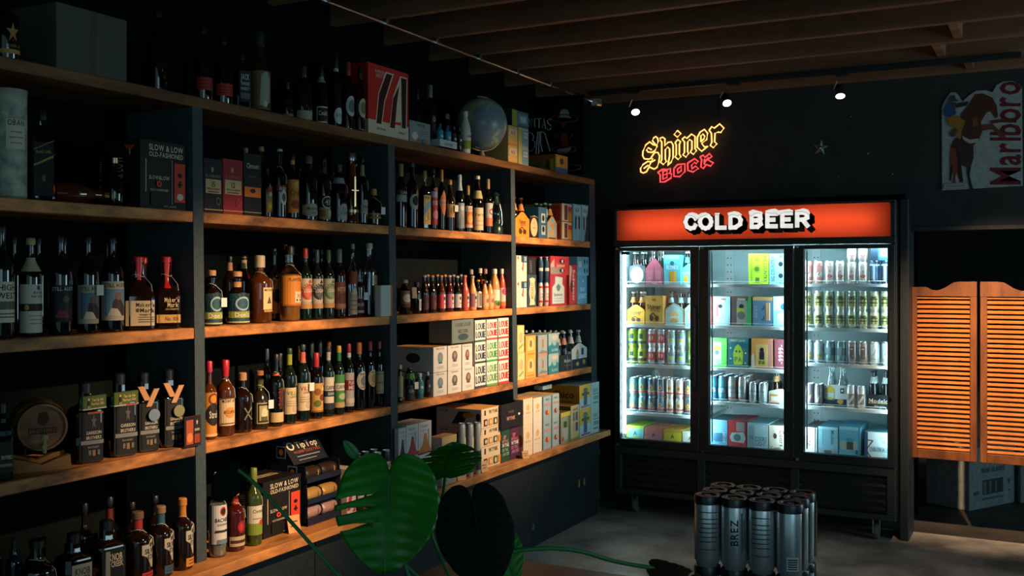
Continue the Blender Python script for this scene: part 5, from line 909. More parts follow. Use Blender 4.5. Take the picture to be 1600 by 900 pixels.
for q, (x0, x1, tp) in enumerate(((808.5, 820, 551.5), (808, 819, 509))): _, z = carton(P, x0, x1, tp, 'yellow-green carton with pale figure, %s one' % ('lower', 'upper')[q], 'c2bd68', [('r', .06, .04, .94, .96, 'cfc98c'), ('o', .5, .55, .26, .20, 'd9a884'), ('p', [(.2, .1), (.8, .25), (.8, .35), (.2, .2)], '8aa458')], D=.14, d=.01, zb=z, name='beer_box')
z = None
for q, tp in enumerate((558.5, 525.5)): _, z = carton(P, 821, 837, tp, 'orange carton with arched emblem, %s one' % ('lower', 'upper')[q], 'd9a248', [('o', .5, .62, .32, .30, 'e2bf7c'), ('r', .18, .3, .82, .62, 'e2bf7c'), ('o', .5, .62, .12, .18, '7a6a50'), ('r', .2, .1, .8, .16, 'b87a30')], D=.14, d=.01, zb=z, name='beer_box')
z = None
for q, tp in enumerate((557.5, 524.5)): _, z = carton(P, 840.5, 855, tp, 'grey-blue carton with brown scenery, %s one' % ('lower', 'upper')[q], '8fa2a8', [('r', 0, 0, 1, .14, 'b8876c'), ('r', .38, .3, .66, .9, 'a4988c'), ('r', .45, .4, .58, .8, '8f6a58'), ('p', [(0, .14), (.4, .3), (1, .2), (1, .14)], '64808c')], D=.14, d=.01, zb=z, name='beer_box')
z = None
for q, tp in enumerate((553.5, 522)): _, z = carton(P, 857, 873, tp, 'teal carton with city skyline, %s one' % ('lower', 'upper')[q], '8fb4b8', [('p', [(0, 0), (1, 0), (1, .55), (.85, .5), (.8, .65), (.7, .4), (.5, .38), (.3, .62), (.25, .45), (0, .4)], '2c7c8a'), ('o', .6, .8, .3, .12, 'c4b8a8'), T_('BLONDE', .6, .18, .12, 'a8ccd0', .6)], D=.14, d=.01, zb=z, name='beer_box')
for k, px in enumerate((822, 832, 843, 851, 860, 868)): bottle(P, px, 8.5, 516, 'beer', 'n', 'rear beer bottle, %s from left behind the stacked cartons' % ('first', 'second', 'third', 'fourth', 'fifth', 'sixth')[k], cap=('b8bcbc', .35), d=.19, name='beer_bottle')
carrier(P, 874.5, 893, 556, .2, 'black six-pack carrier with white script', '1f2a30', [('r', .3, 0, .34, 1, '3a464c'), T_('Modelo', .66, .62, .22, 'c0c8c8', .56), ('r', .4, .3, .9, .34, '6a7a80'), ('s', [(.62, .02), (.62, .95)], .05, '8fa8ac')], bottles=('k', '9cb0b4', 'c0917c', 'dark beer bottle with copper neck label in black carrier', .24), house=False)
carrier(P, 893.5, 917, 538, .2, 'white and navy six-pack carrier with gold bottles', 'dbe4e4', [('r', 0, 0, 1, .38, '1c2f4c'), ('p', [(.28, .38), (.44, .38), (.44, .66), (.36, .8), (.28, .66)], 'c9922c'), ('o', .36, .18, .10, .08, 'c9a040'), ('o', .78, .22, .10, .10, 'd09a3c'), ('r', .62, .52, .76, .80, '22405c'), ('o', .36, .50, .10, .08, '7ab0c0')], bottles=('c', 'd8d8d0', 'e0e0d8', 'clear beer bottle with white neck label in navy carrier', .24), peak=.22)
carton(P, 918, 925, 537, 'dim red-brown carton against the end upright', '4a3a38', [('r', .2, .55, .8, .85, '20242c'), ('r', 0, 0, 1, .25, '5c2824')], D=.12, d=.034, name='beer_box')
P = SH[4, 4]
z = None
def stack(x0, x1, tops, desc, col, es, D=.2, d=.0, **k):
    z = None
    for q, tp in enumerate(tops): _, z = carton(P, x0, x1, tp, desc + ', %s one' % ('lower', 'upper')[q], col, es, D=D, d=d, zb=z, name=k.get('name', 'seltzer_carton'), **{a: b for a, b in k.items() if a != 'name'})
HS = lambda: [('o', .5, .66, .18, .12, 'd0ac74'), T_('SELTZER', .5, .46, .06, 'b89464', .7), ('r', .2, .30, .8, .31, 'c4a880')]
stack(817.5, 832, (666, 624.5), 'warm white carton with gold crest', 'dccdb4', HS(), D=.055, side=[('o', .7, .5, .3, .2, 'b8602c')], topcol='d09a58')
stack(833, 846.5, (662, 623), 'plain ivory carton with gold crest', 'dcd4c4', HS(), topcol='c9905a')
BL = lambda c: [('r', 0, 0, .12, 1, '5c7684'), T_('SPRITZ', .55, .86, .07, '44606c', .7), ('r', .2, .62, .9, .70, 'b88a80'), ('o', .55, .34, .24, .10, c), ('o', .66, .36, .10, .08, 'd0a040')]
stack(847.5, 861, (659.5, 620.5), 'steel blue carton with red fruit', '8fa9b4', BL('b03c34'), topcol='8a9a94')
stack(861.7, 873.5, (656, 617), 'light blue carton with red and yellow fruit', '9cb4bc', BL('8a3a4c'), topcol='c0a060')
carton(P, 876, 891, 646, 'green and yellow drink carton with plant print', '8a9a84', [('r', 0, .86, 1, 1, 'c4c050'), ('r', .3, .45, .62, .7, '2c5a34'), ('r', .18, .1, .75, .5, 'a8b0a4'), ('o', .2, .14, .14, .08, 'b06048'), ('r', .8, 0, 1, .86, '5c7a5c')], D=.26, d=.0, sidecol='3c3c1c', topcol='6a5a30', name='seltzer_carton')
carton(P, 892, 904.8, 635, 'olive carton with six small pictures', 'c0bd84', [('r', .2, .55, .48, .80, '7c6f8a'), ('r', .55, .55, .82, .80, '4c6070'), ('r', .2, .25, .48, .50, 'a8a0b0'), ('r', .55, .25, .82, .50, '3c4a58'), ('r', .2, .85, .8, .92, '8a8a4c'), ('r', 0, 0, 1, .06, '8a9040')], D=.26, d=.0, sidecol='4a4420', topcol='8a6a38', name='seltzer_carton')
TC = lambda: [('r', 0, 0, 1, .42, 'a8d0d4'), ('r', .36, .12, .66, .85, '2c4c5c'), ('r', .18, .56, .84, .66, '3c4a2c'), ('r', .30, .70, .72, .78, '5c7a2c'), ('r', .1, .05, .9, .1, '8a2c30')]
stack(905.5, 923, (640, 603), 'bright yellow drink case with blue foot', 'dcb534', TC(), D=.30, sidecol='8a6a1c', side=[T_('Chico', .62, .60, .30, '1c160c', .5), T_('SELTZER', .62, .26, .16, '5a4410', .5)], topcol='5c7c80', name='drink_case')
stack(923.5, 936, (637, 599), 'pale aqua drink case with dark text lines', 'b9d8d8', [('r', .2, .6, .8, .75, '8cb4bc'), ('r', .3, .3, .9, .45, '7aa4ac'), ('r', .2, .52, .9, .55, '4c6c74'), ('r', .25, .15, .85, .2, '4c6c74')], D=.30, topcol='6c9494', name='drink_case')
for _k, q in enumerate((838,)): carton(P, 848, 862, 603, 'small pale blue box standing on the rear cartons', '8fb0b4', [('r', .2, .6, .8, .7, '6c9098'), ('r', .3, .35, .7, .4, '6c9098')], D=.06, d=.14, zb=P.zz(861.7, 617, 0) + .004, name='small_box')
card(P, 822, 14, 706, 12, 'small tan price card on the counter before white cartons', 'c9a06c', d=-.03)

# ================================================================ fridge
FR = (-1.72, 6.42, 0)
fr = thing('display_fridge', 'black three-door glass display fridge with lit orange sign header', 'fridge', FR); LABELS.append(fr['label'])
def fb(x0, x1, y0, y1, z0, z1, name, mat, par=fr, ch=.003): return MB().box(x0 - FR[0], x1 - FR[0], y0 - FR[1], y1 - FR[1], z0, z1, ch=ch).build(name, mat, par)
X0, X1 = -2.617, -.823; YB = 7.16
fb(X0, X0 + .035, 6.46, YB, .134, 2.045, 'side_panel', BLACKM); fb(X1 - .035, X1, 6.46, YB, .134, 2.045, 'side_panel', BLACKM)
fb(X0 + .035, X1 - .035, 6.62, YB, 2.01, 2.045, 'top_panel', BLACKM); fb(X0 + .035, X1 - .035, YB - .03, YB, .134, 2.01, 'back_panel', BLACKM)
fb(X0 + .035, X1 - .035, 6.48, YB - .03, .134, .46, 'base_compartment', BLACKM)
# inner liner
ln = MB(); e = .0
for a in ((X0 + .035, X0 + .041, 6.50, YB - .036, .46, 1.79), (X1 - .041, X1 - .035, 6.50, YB - .036, .46, 1.79), (X0 + .041, X1 - .041, YB - .036, YB - .030, .46, 1.79), (X0 + .041, X1 - .041, 6.50, YB - .036, .46, .466), (X0 + .041, X1 - .041, 6.50, YB - .036, 1.784, 1.79)):
    ln.box(a[0] - FR[0], a[1] - FR[0], a[2] - FR[1], a[3] - FR[1], a[4], a[5])
ln = ln.build('inner_liner', INNER, fr)
for xx in (-2.02, -1.42):
    MB().box(xx - .028 - FR[0], xx + .028 - FR[0], YB - .042 - FR[1], YB - .036 - FR[1], .47, 1.78).build('shelf_standard', pbr('standard_grey', (.42, .50, .51), .4), fr)
    m = MB()
    for k in range(26):
        for s in (-.012, .012):
            n0 = len(m.v); m.lathe([(.0045, 0), (.0045, .001)], 8); m.v[n0:] = [(xx - FR[0] + s + a, YB - .0425 - FR[1] - c, .52 + k * .048 + b) for a, b, c in m.v[n0:]]
    m.build('slot_holes', BLACKP, fr)['kind'] = 'stuff'
# header box, tubes and translucent sign panel
fb(X0, X1, 6.425, 6.46, 1.79, 1.832, 'header_lower_rail', BLACKM); fb(X0, X1, 6.425, 6.46, 2.034, 2.05, 'header_upper_rail', BLACKM)
fb(X0, -2.592, 6.425, 6.46, 1.832, 2.034, 'header_end', BLACKM); fb(-.851, X1, 6.425, 6.46, 1.832, 2.034, 'header_end', BLACKM)
hb = MB()
for a in ((X0 + .036, X1 - .036, 6.60, 6.606, 1.80, 2.04), (X0 + .036, X1 - .036, 6.46, 6.60, 1.80, 1.806), (X0 + .036, X1 - .036, 6.46, 6.60, 2.034, 2.04), (X0 + .036, X0 + .042, 6.46, 6.60, 1.806, 2.034), (X1 - .042, X1 - .036, 6.46, 6.60, 1.806, 2.034)):
    hb.box(a[0] - FR[0], a[1] - FR[0], a[2] - FR[1], a[3] - FR[1], a[4], a[5])
hb.build('header_lightbox', WHITE, fr)
FT = pbr('fluorescent_tube', (1, 1, 1), .4, emit=(1, .80, .62), es=7)
for xa, xb in ((-2.50, -2.02), (-1.95, -1.49), (-1.42, -.94)): MB().tube([(xa - FR[0], 6.492 - FR[1], 1.933), (xb - FR[0], 6.492 - FR[1], 1.933)], .010, 10).build('light_tube', FT if xa != -1.95 else pbr('fluorescent_tube_dim', (1, 1, 1), .4, emit=(1, .80, .62), es=4), fr, 40)
sm = bpy.data.materials.new('sign_film'); sm.use_nodes = True; nt = sm.node_tree
for x in list(nt.nodes):
    if x.type != 'OUTPUT_MATERIAL': nt.nodes.remove(x)
tl = nt.nodes.new('ShaderNodeBsdfTranslucent'); df = nt.nodes.new('ShaderNodeBsdfDiffuse'); mx = nt.nodes.new('ShaderNodeMixShader')
tl.inputs[0].default_value = (.80, .085, .03, 1); df.inputs[0].default_value = (.62, .11, .05, 1); mx.inputs[0].default_value = .25
nt.links.new(tl.outputs[0], mx.inputs[1]); nt.links.new(df.outputs[0], mx.inputs[2]); nt.links.new(mx.outputs[0], nt.nodes['Material Output'].inputs[0])
m = MB(); c_ = .012; xa, xb, za, zb = -2.592, -.851, 1.832, 2.034
m.quadface([(x - FR[0], 6.4275 - FR[1], z) for x, z in ((xa + c_, za), (xb - c_, za), (xb - c_ * .3, za + c_ * .3), (xb, za + c_), (xb, zb - c_), (xb - c_ * .3, zb - c_ * .3), (xb - c_, zb), (xa + c_, zb), (xa + c_ * .3, zb - c_ * .3), (xa, zb - c_), (xa, za + c_), (xa + c_ * .3, za + c_ * .3))])
sp = m.build('sign_panel', sm, fr)
# lettering of the sign, traced on the panel plane (crop units: 7.27 per pixel from 1060, 315)
TLW = bpy.data.materials.new('sign_white'); TLW.use_nodes = True; nt = TLW.node_tree
for x in list(nt.nodes):
    if x.type != 'OUTPUT_MATERIAL': nt.nodes.remove(x)
tl = nt.nodes.new('ShaderNodeBsdfTranslucent'); df = nt.nodes.new('ShaderNodeBsdfDiffuse'); mx = nt.nodes.new('ShaderNodeMixShader')
tl = nt.nodes.new('ShaderNodeEmission'); tl.inputs[0].default_value = (.72, .70, .66, 1); tl.inputs[1].default_value = 1.5; df.inputs[0].default_value = (.5, .5, .48, 1); mx.inputs[0].default_value = .3
nt.links.new(tl.outputs[0], mx.inputs[1]); nt.links.new(df.outputs[0], mx.inputs[2]); nt.links.new(mx.outputs[0], nt.nodes['Material Output'].inputs[0])
INK = pbr('sign_ink', (.006, .007, .007), .5)
SY = 6.4265
def sgn(a, b):
    p = atY(1060 + a / 7.27, 315 + b / 7.27, SY); return p.x - FR[0], p.z
LET = {
 'C': [[(198, 196), (180, 168), (140, 155), (100, 178), (80, 232), (98, 284), (140, 306), (178, 296), (196, 268)]],
 'O': [[(310 + 64 * math.cos(R(a)), 230 + 74 * math.sin(R(a))) for a in range(0, 361, 30)]],
 'L': [[(440, 148), (440, 298), (532, 296)]],
 'D': [[(592, 158), (592, 296), (650, 292), (702, 256), (708, 210), (690, 172), (650, 156), (592, 158)]],
 'B': [[(832, 146), (832, 288), (900, 286), (936, 256), (930, 226), (900, 214), (846, 214)], [(900, 214), (934, 190), (930, 160), (896, 146), (832, 146)]],
 'E': [[(1112, 138), (1012, 140), (1012, 280), (1112, 280)], [(1012, 208), (1086, 206)]],
 'F': [[(1284, 130), (1182, 132), (1182, 276), (1284, 276)], [(1182, 204), (1258, 202)]],
 'R': [[(1350, 276), (1350, 128), (1420, 124), (1462, 144), (1464, 182), (1424, 204), (1360, 206)], [(1412, 206), (1468, 276)]]}
def strokes(mb, paths, w, y, dx=0, dz=0, m=0):
    for path in paths:
        P2 = [Vector(sgn(a, b)) + Vector((dx, dz)) for a, b in path]
        for a, b in zip(P2, P2[1:]):
            d = (b - a).normalized() * (w / 2); q = Vector((-d.y, d.x)); a2 = a - d * .75; b2 = b + d * .75
            mb.quadface([(*v_, ) if len(v_) == 3 else (v_.x, y, v_.y) for v_ in (a2 - q, b2 - q, b2 + q, a2 + q)], m)
yk = 6.4265 - FR[1]
for ch, paths in LET.items():
    m = MB()
    for k in range(1, 9): strokes(m, paths, .036, yk - .0002 * k, .0035 * k, -.003 * k)
    strokes(m, paths, .0345, yk - .0022)
    L_ = m.build('letter_shadow', INK, sp); m = MB(); strokes(m, paths, .0275, yk - .0030); m.build('letter', TLW, sp)
SNOW = [[(88, 160), (120, 128), (165, 122), (205, 135), (232, 150), (262, 130), (310, 122), (352, 140), (330, 150), (285, 160), (262, 172), (236, 188), (205, 205), (190, 178), (150, 160), (110, 158)], [(414, 130), (472, 128), (470, 146), (440, 150), (414, 152)], [(560, 128), (600, 118), (640, 108), (690, 122), (724, 150), (722, 162), (700, 152), (670, 164), (640, 150), (600, 150), (568, 166)], [(800, 112), (850, 90), (905, 106), (950, 116), (962, 140), (930, 134), (900, 130), (860, 140), (830, 166), (804, 150)], [(990, 104), (1040, 88), (1100, 80), (1140, 100), (1200, 92), (1260, 84), (1304, 100), (1306, 118), (1240, 118), (1180, 128), (1140, 160), (1112, 130), (1060, 132), (992, 128)], [(1326, 96), (1370, 90), (1420, 76), (1475, 92), (1498, 130), (1490, 156), (1460, 126), (1400, 112), (1330, 116)]]
for pl in SNOW:
    m = MB(); m.quadface([(a, yk - .0034, b) for a, b in (sgn(*q) for q in pl)]); sc_ = m.build('snow_cap', TLW, sp)
    m = MB(); strokes(m, [pl[len(pl) // 2:] if len(pl) > 6 else pl[2:]], .0018, yk - .0038); m.build('snow_outline', INK, sp)
# doors
GLASS = see('door_glass', (.95, .98, .98), .03)
DX = [(-2.572, -2.083), (-1.961, -1.480), (-1.357, -.868)]; FX_ = [(-2.612, -2.024), (-2.019, -1.421), (-1.416, -.828)]
for k, ((ga, gb_), (fa, fb_)) in enumerate(zip(DX, FX_)):
    d_ = MB()
    for a in ((fa, ga, .455, 1.785), (gb_, fb_, .455, 1.785), (ga, gb_, .455, .505), (ga, gb_, 1.762, 1.785)): d_.box(a[0] - FR[0], a[1] - FR[0], 6.425 - FR[1], 6.478 - FR[1], a[2], a[3], ch=.002)
    d_ = d_.build('door_frame', BLACKM, fr)
    fb(ga - .004, gb_ + .004, 6.446, 6.450, .50, 1.767, 'glass_pane', GLASS, d_, 0)
    hx = fb_ - .028 if k == 2 else (fb_ - .022 if k == 0 else fa + .022)
    hx = fb_ - .022
    MB().tube([(hx - FR[0], -.002 + 6.43 - FR[1], .86), (hx - FR[0], 6.392 - FR[1], .88), (hx - FR[0], 6.392 - FR[1], 1.38), (hx - FR[0], 6.428 - FR[1], 1.40)], .007, 8).build('handle', BLACKP, d_, 40)
    if k == 0: fb(ga + .004, ga + .062, 6.4440, 6.4458, 1.738, 1.758, 'maker_plate', BLACKP, d_, 0)
    for z in (.462, 1.776): MB().box(fa + .012 - FR[0], fa + .03 - FR[0], 6.419 - FR[1], 6.426 - FR[1], z - .008, z + .008).build('hinge', CHROME, d_)
    fb(ga + .003, ga + .012, 6.4785, 6.4835, .52, 1.75, 'door_gasket', pbr('gasket', (.3, .34, .35), .6), d_, 0)
# light strips inside the mullions
LED = pbr('led_strip', (1, 1, 1), .4, emit=(.64, .93, 1), es=60)
for xx in (-2.564, -2.060, -2.000, -1.456, -1.396, -.866): fb(xx - (.009 if xx < -.9 else .002), xx + (.009 if xx < -.9 else .006), 6.484, 6.490, .53, 1.75, 'light_strip', LED, fr, 0)
fb(X0 + .06, X1 - .06, 6.50, 6.52, 1.772, 1.782, 'light_strip', LED, fr, 0)
# shelves
SZ = [(1.537, 1.267, .998, .674), (1.541, 1.272, .999, .778), (1.547, 1.273, 1.052, .783)]
SHW = pbr('shelf_enamel', (.86, .93, .94), .35)
SX = [(-2.574, -2.022), (-2.018, -1.422), (-1.418, -.866)]
for k in range(3):
    for z in SZ[k]:
        a, b = SX[k]; s_ = fb(a + .004, b - .004, 6.515, 7.08, z - .008, z, 'shelf', SHW, fr, 0)
        fb(a + .004, b - .004, 6.502, 6.515, z - .018, z + .001, 'shelf_edge', SHW, s_, 0)
        MB().tube([(a + .02 - FR[0], 6.508 - FR[1], z), (a + .02 - FR[0], 6.508 - FR[1], z + .018), (b - .02 - FR[0], 6.508 - FR[1], z + .018), (b - .02 - FR[0], 6.508 - FR[1], z)], .002, 5).build('wire_guard', WHITE, s_)
# lower grille with slats, casters
LV = noisy('grille_paint', (.02, .024, .026), (.034, .04, .042), 90, .45)
fb(X0, X1, 6.435, 6.48, .40, .452, 'kick_top', LV); fb(X0, X1, 6.435, 6.48, .134, .168, 'kick_bottom', LV)
for xa in (X0, -2.04, -1.44, X1 - .05): fb(xa, xa + .05, 6.435, 6.48, .168, .40, 'grille_post', LV)
for xa, xb in ((X0 + .05, -2.04), (-1.99, -1.44), (-1.39, X1 - .05)):
    for k in range(5):
        m = MB().box(xa - FR[0], xb - FR[0], -.002, .026, -.003, .003).move(Matrix.Translation((0, 6.452 - FR[1], .192 + k * .046)) @ Matrix.Rotation(R(38), 4, 'X')); m.build('grille_slat', LV, fr)
    for k in range(4): MB().lathe([(.004, 0), (.003, .003)], 8).move(Matrix.Translation((xa + .012 - FR[0], 6.436 - FR[1], .215 + k * .046)) @ Matrix.Rotation(R(90), 4, 'X')).build('screw', CHROME, fr)
fb(X0 + .05, X1 - .05, 6.474, 6.478, .168, .40, 'grille_backing', BLACKP)
for xx in (X0 + .12, X1 - .12):
    for yy in (6.53, 7.05):
        cs = MB().box(xx - .035 - FR[0], xx + .035 - FR[0], yy - .03 - FR[1], yy + .03 - FR[1], .122, .134).box(xx - .022 - FR[0], xx - .017 - FR[0], yy - .02 - FR[1], yy + .02 - FR[1], .035, .124).box(xx + .017 - FR[0], xx + .022 - FR[0], yy - .02 - FR[1], yy + .02 - FR[1], .035, .124).build('caster', CHROME, fr)
        MB().lathe([(.030, -.013), (.048, -.012), (.050, 0), (.048, .012), (.030, .013)], 18).move(Matrix.Translation((xx - FR[0], yy - FR[1], .050)) @ Matrix.Rotation(R(90), 4, 'Y')).build('wheel', pbr('caster_rubber', (.12, .13, .13), .5), cs, 40)
MB().box(X0 + .035 - FR[0], X1 - .03 - FR[0], .05, .08, .05, .05).build('frame_bar', BLACKM, fr) if False else None

# ================================================================ goods in the fridge
DN = ('left', 'middle', 'right'); RN = ('top', 'second', 'third', 'fourth', 'bottom')
FP = {}
for k in range(3):
    for q in range(5): FP[k, q] = Place('F', 6.545, SZ[k][q] + .0005 if q < 4 else .4665, '%s fridge door %s shelf' % (DN[k], RN[q]) if q < 4 else '%s fridge door bottom' % DN[k])
A = FP[0, 0]
carrier(A, 983, 1008, 413, 0, 'grey carrier with white oval', '46565c', [('o', .5, .46, .40, .42, 'd4cfbf'), T_('V', .5, .66, .16, '8a7040', .3), ('r', .3, .40, .7, .42, '8a7c60'), ('r', .32, .30, .68, .32, '8a7c60')], bottles=('k', 'b0b4b0', None, 'dark beer bottle in the grey carrier', .215), peak=.10)
carrier(A, 1008.5, 1036, 404, 0, 'red carrier with pale script', '9c4a5c', [('r', .49, .0, .51, 1, '74303f'), T_('Real', .5, .06, .08, 'e0c8c8', .4), ('r', .1, .2, .44, .55, 'ac6070'), ('r', .56, .2, .9, .55, 'ac6070')], bottles=('n', '2a2020', None, 'brown beer bottle in the red carrier', .235), peak=.40)
carton(A, 1037, 1063.5, 398.5, 'aqua beer box with a beer glass picture', '58b2c0', [('r', .1, .86, .9, .96, '7cc4cc'), T_('BLONDE', .52, .58, .13, 'd0e8e4', .7), ('o', .5, .72, .12, .08, '2c5a68'), ('r', .34, .06, .62, .45, 'c98a2c'), ('r', .62, .06, .76, .45, 'd9a850')], D=.13, d=.0, name='beer_box')
carrier(A, 1065, 1090, 412, 0, 'aqua carrier with a beer glass picture', '68bac6', [('r', .14, .08, .4, .42, 'c99434'), T_('BLONDE', .4, .55, .12, 'd4ecea', .7)], bottles=('n', 'b8c4c0', '58a8b4', 'brown beer bottle in the aqua carrier', .215), peak=.25)
A = FP[0, 1]
carrier(A, 980.5, 1007, 476, 0, 'amber six-pack carrier with blackletter word', 'd9a438', SHN(), bottles=('n', 'c4b8a8', 'd09a58', 'tan-necked beer bottle in amber carrier', .215), peak=.26)
carton(A, 1008.5, 1036, 462, 'amber beer box with blackletter word', 'd9a94c', [('o', .5, .86, .12, .05, 'b83c28')] + SHN(), D=.14, d=.0, sidecol='d08c4c', name='beer_box')
carrier(A, 1039, 1068, 474, 0, 'light blue carrier with orange edges', '94c8cf', [('s', [(.02, .02), (.02, .7), (.44, .97), (.56, .97), (.98, .7), (.98, .02)], .03, 'd0963c'), ('o', .5, .46, .24, .20, 'd9bd84'), T_('WHITE', .5, .36, .11, 'e4ecec', .5), ('o', .5, .2, .2, .08, 'd0963c')], bottles=('n', '2c4048', '9ccad0', 'blue-necked beer bottle in light blue carrier', .215), peak=.26)
carrier(A, 1069.5, 1090, 474, 0, 'second light blue carrier cut by the door frame', '94c8cf', [('s', [(.02, .02), (.02, .7), (.44, .97)], .03, 'd0963c'), ('o', .5, .46, .24, .20, 'd9bd84')], bottles=('n', '2c4048', '9ccad0', 'brown beer bottle in second light blue carrier', .215), peak=.26)
def canrow(A, pxs, w, tiers, h_top, desc, col, es, rows=1, d=.0, group=None, lidcol='alu', tot=None):
    z = None
    for t_ in range(tiers):
        top = h_top[t_]; zt = None
        for q_, px in enumerate(pxs):
            ps = [] if tiers == 1 else [('lower', 'upper')[t_]]
            if len(pxs) == 2: ps.append(('left', 'right')[q_])
            elif len(pxs) > 2: ps += ['row', ('first', 'second', 'third', 'fourth', 'fifth', 'sixth', 'seventh', 'eighth')[q_], 'from left']
            zt = can(A, px, w, top, desc + (', ' + ' '.join(ps) if ps else ''), col, es, d=d, zb=z, rows=rows, group=group or ('cans: ' + desc + ' ' + A.where), lidcol=lidcol, h=(A.zz(pxs[0], top, d + .03) - (A.z if z is None else z)))
        z = zt
A = FP[0, 2]
canrow(A, (989, 1003.5), 13.6, 2, (541.5, 513.5), 'lime green can with dark lettering', '9db52c', [('r', .0, .0, 1, .25, '2c4854'), ('r', .35, .45, .65, .9, '24302c'), ('o', .5, .35, .16, .10, 'd9e08c')])
canrow(A, (1019.5, 1034.5), 13.6, 2, (542.5, 514.5), 'red and silver can with white scroll', 'b8b4b8', [('r', .15, .1, .85, .9, 'a82c3c'), ('o', .5, .55, .16, .26, 'd9c8b8'), ('r', .45, .3, .55, .8, '8a2c30')])
canrow(A, (1050, 1065), 13.6, 2, (544, 516), 'silver and green can with yellow badge', '8fa4a8', [('r', .1, .0, .9, 1, '9cb4b4'), ('o', .5, .4, .24, .14, 'c4b84c'), ('r', .25, .6, .75, .9, '64808a'), ('r', 0, .92, 1, 1, '5c9a5c')])
canrow(A, (1081,), 13.6, 2, (545, 517), 'green can half cut by the door frame', '7ab04c', [('r', .2, .3, .8, .7, 'a8c48c')])
A = FP[0, 3]
FL = lambda c, c2: [('r', .0, .0, 1, .16, 'c24c44'), ('p', [(.5, .85), (.66, .55), (.64, .36), (.5, .28), (.36, .36), (.34, .55)], 'e0a448'), ('p', [(.5, .65), (.58, .48), (.5, .36), (.42, .48)], '8a4a30'), ('r', .0, .16, 1, .20, c2)]
for q, (pxs, c, nm) in enumerate((((990, 1004.3), '6fa4ac', 'teal'), ((1018.8, 1033.2), '4c6c80', 'slate blue'), ((1047.6, 1062), 'd0cdc4', 'cream'), ((1076.5, ), '5a6a70', 'grey'))):
    canrow(A, pxs, 13.2, 2, (617.5 + q * 1.6, 589 + q * 1.6), '%s can with orange flame drop' % nm, c, FL(c, 'd8c8b8'), rows=3)
A = FP[0, 4]
for q, (x0, x1, c, tc, nm) in enumerate(((979, 1006, '7cc0c0', 'a8c83c', 'aqua and lime'), (1007, 1035.5, 'c47c80', 'd0806c', 'coral red'), (1036.5, 1065, 'd8c43c', 'd8a848', 'sunny yellow'), (1066.5, 1090, 'd0d0c4', 'c4c0a8', 'off-white'))):
    carton(A, x0, x1, 664 + q * 3.2, '%s drink box with small A mark' % nm, c, [('r', 0, .82, 1, 1, tc), T_('A', .5, .55, .24, '2c3438', .3), ('r', .28, .2, .75, .32, tc), ('r', .0, .0, .1, .82, tc)], D=.26, d=.0, topcol=tc, name='drink_box')
A = FP[1, 0]
BC = lambda c2, ink: [T_('BIG COUNTRY', .84, .5, .16, '2c3c30', .84, -90), ('o', .42, .5, .20, .13, c2), ('o', .42, .5, .12, .08, ink), ('r', .3, .75, .55, .92, c2), ('r', .35, .06, .55, .22, ink), ('r', .12, .1, .2, .9, c2)]
carton(A, 1169.5, 1201, 396.5, 'lime green beer box with sideways lettering', 'b5dc34', BC('8fb82c', '55701c'), D=.13, name='beer_box')
carton(A, 1202, 1238, 396.5, 'sky blue beer box with sideways lettering and dark holes', '84c4d4', [T_('BIG COUNTRY', .16, .5, .15, '1c3440', .84, 90), ('o', .5, .66, .10, .08, '10202c'), ('o', .5, .28, .10, .08, '10202c'), T_('IPA', .6, .9, .10, '2c5464', .3), T_('IPA', .6, .08, .10, '2c5464', .3)], D=.13, name='beer_box')
A = FP[1, 1]
BX = lambda: None
carton(A, 1109, 1141, 463, 'pale blue beer box with red left edge and can print', '9cc4d0', [('p', [(0, 0), (.22, 0), (.18, 1), (0, 1)], 'b85a54'), ('r', .25, .12, .75, .84, 'b8b4b0'), ('r', .28, .15, .72, .8, 'a4c0c8'), ('o', .52, .66, .10, .07, '14181c'), ('r', .32, .3, .42, .72, 'b05a50'), ('r', .55, .88, .8, .93, 'b04848')], D=.13, sidecol='b05a50', name='beer_box')
carton(A, 1143, 1174, 463, 'brown and green beer box with skeleton print', '4a3c3c', [('p', [(.6, 0), (1, 0), (1, 1), (.86, 1)], '3c9a54'), ('r', .26, .05, .78, .85, '8a8c84'), ('o', .5, .66, .12, .08, '101214'), ('o', .48, .52, .22, .08, '9aac2c'), ('o', .5, .35, .2, .14, '5c6058'), ('r', .3, .86, .7, .94, 'a8a89c')], D=.13, sidecol='302828', topcol='3c8a54', name='beer_box')
carton(A, 1176, 1207, 464, 'blue-grey beer box with crescents and orange strip', '5c7c98', [('r', 0, .88, 1, 1, 'd0a468'), ('o', .5, .64, .10, .08, '14202c'), ('o', .46, .66, .09, .07, '5c7c98'), ('o', .5, .28, .10, .08, '14202c'), ('o', .46, .30, .09, .07, '5c7c98'), T_('HAZY', .18, .5, .14, '9cb4c4', .5, 90), ('r', .68, .2, .80, .8, 'd08a4c'), ('r', .82, .2, .9, .8, 'd9d8cc')], D=.13, topcol='d9b470', name='beer_box')
carton(A, 1208, 1238, 463, 'mint and white beer box cut by the door frame', '8fd0d4', [('r', .0, .55, 1, 1, 'c4d4d0'), ('o', .52, .66, .14, .10, '2c6c7c'), ('r', .2, .1, .8, .45, 'b0dcdc'), ('r', .25, .25, .6, .4, 'e0e8e4')], D=.13, name='beer_box')
A = FP[1, 2]
carton(A, 1107, 1136, 527.5, 'bright green beer box with cartoon can', '54b44c', [('p', [(0, .0), (.3, 0), (.2, 1), (0, 1)], '8fc49c'), ('r', .22, .1, .70, .85, '9aa49c'), ('o', .46, .62, .20, .12, 'd0b030'), ('o', .46, .50, .12, .08, '3c5a9a'), ('o', .46, .2, .2, .06, '7c887c')], D=.13, topcol='a8c8b4', name='beer_box')
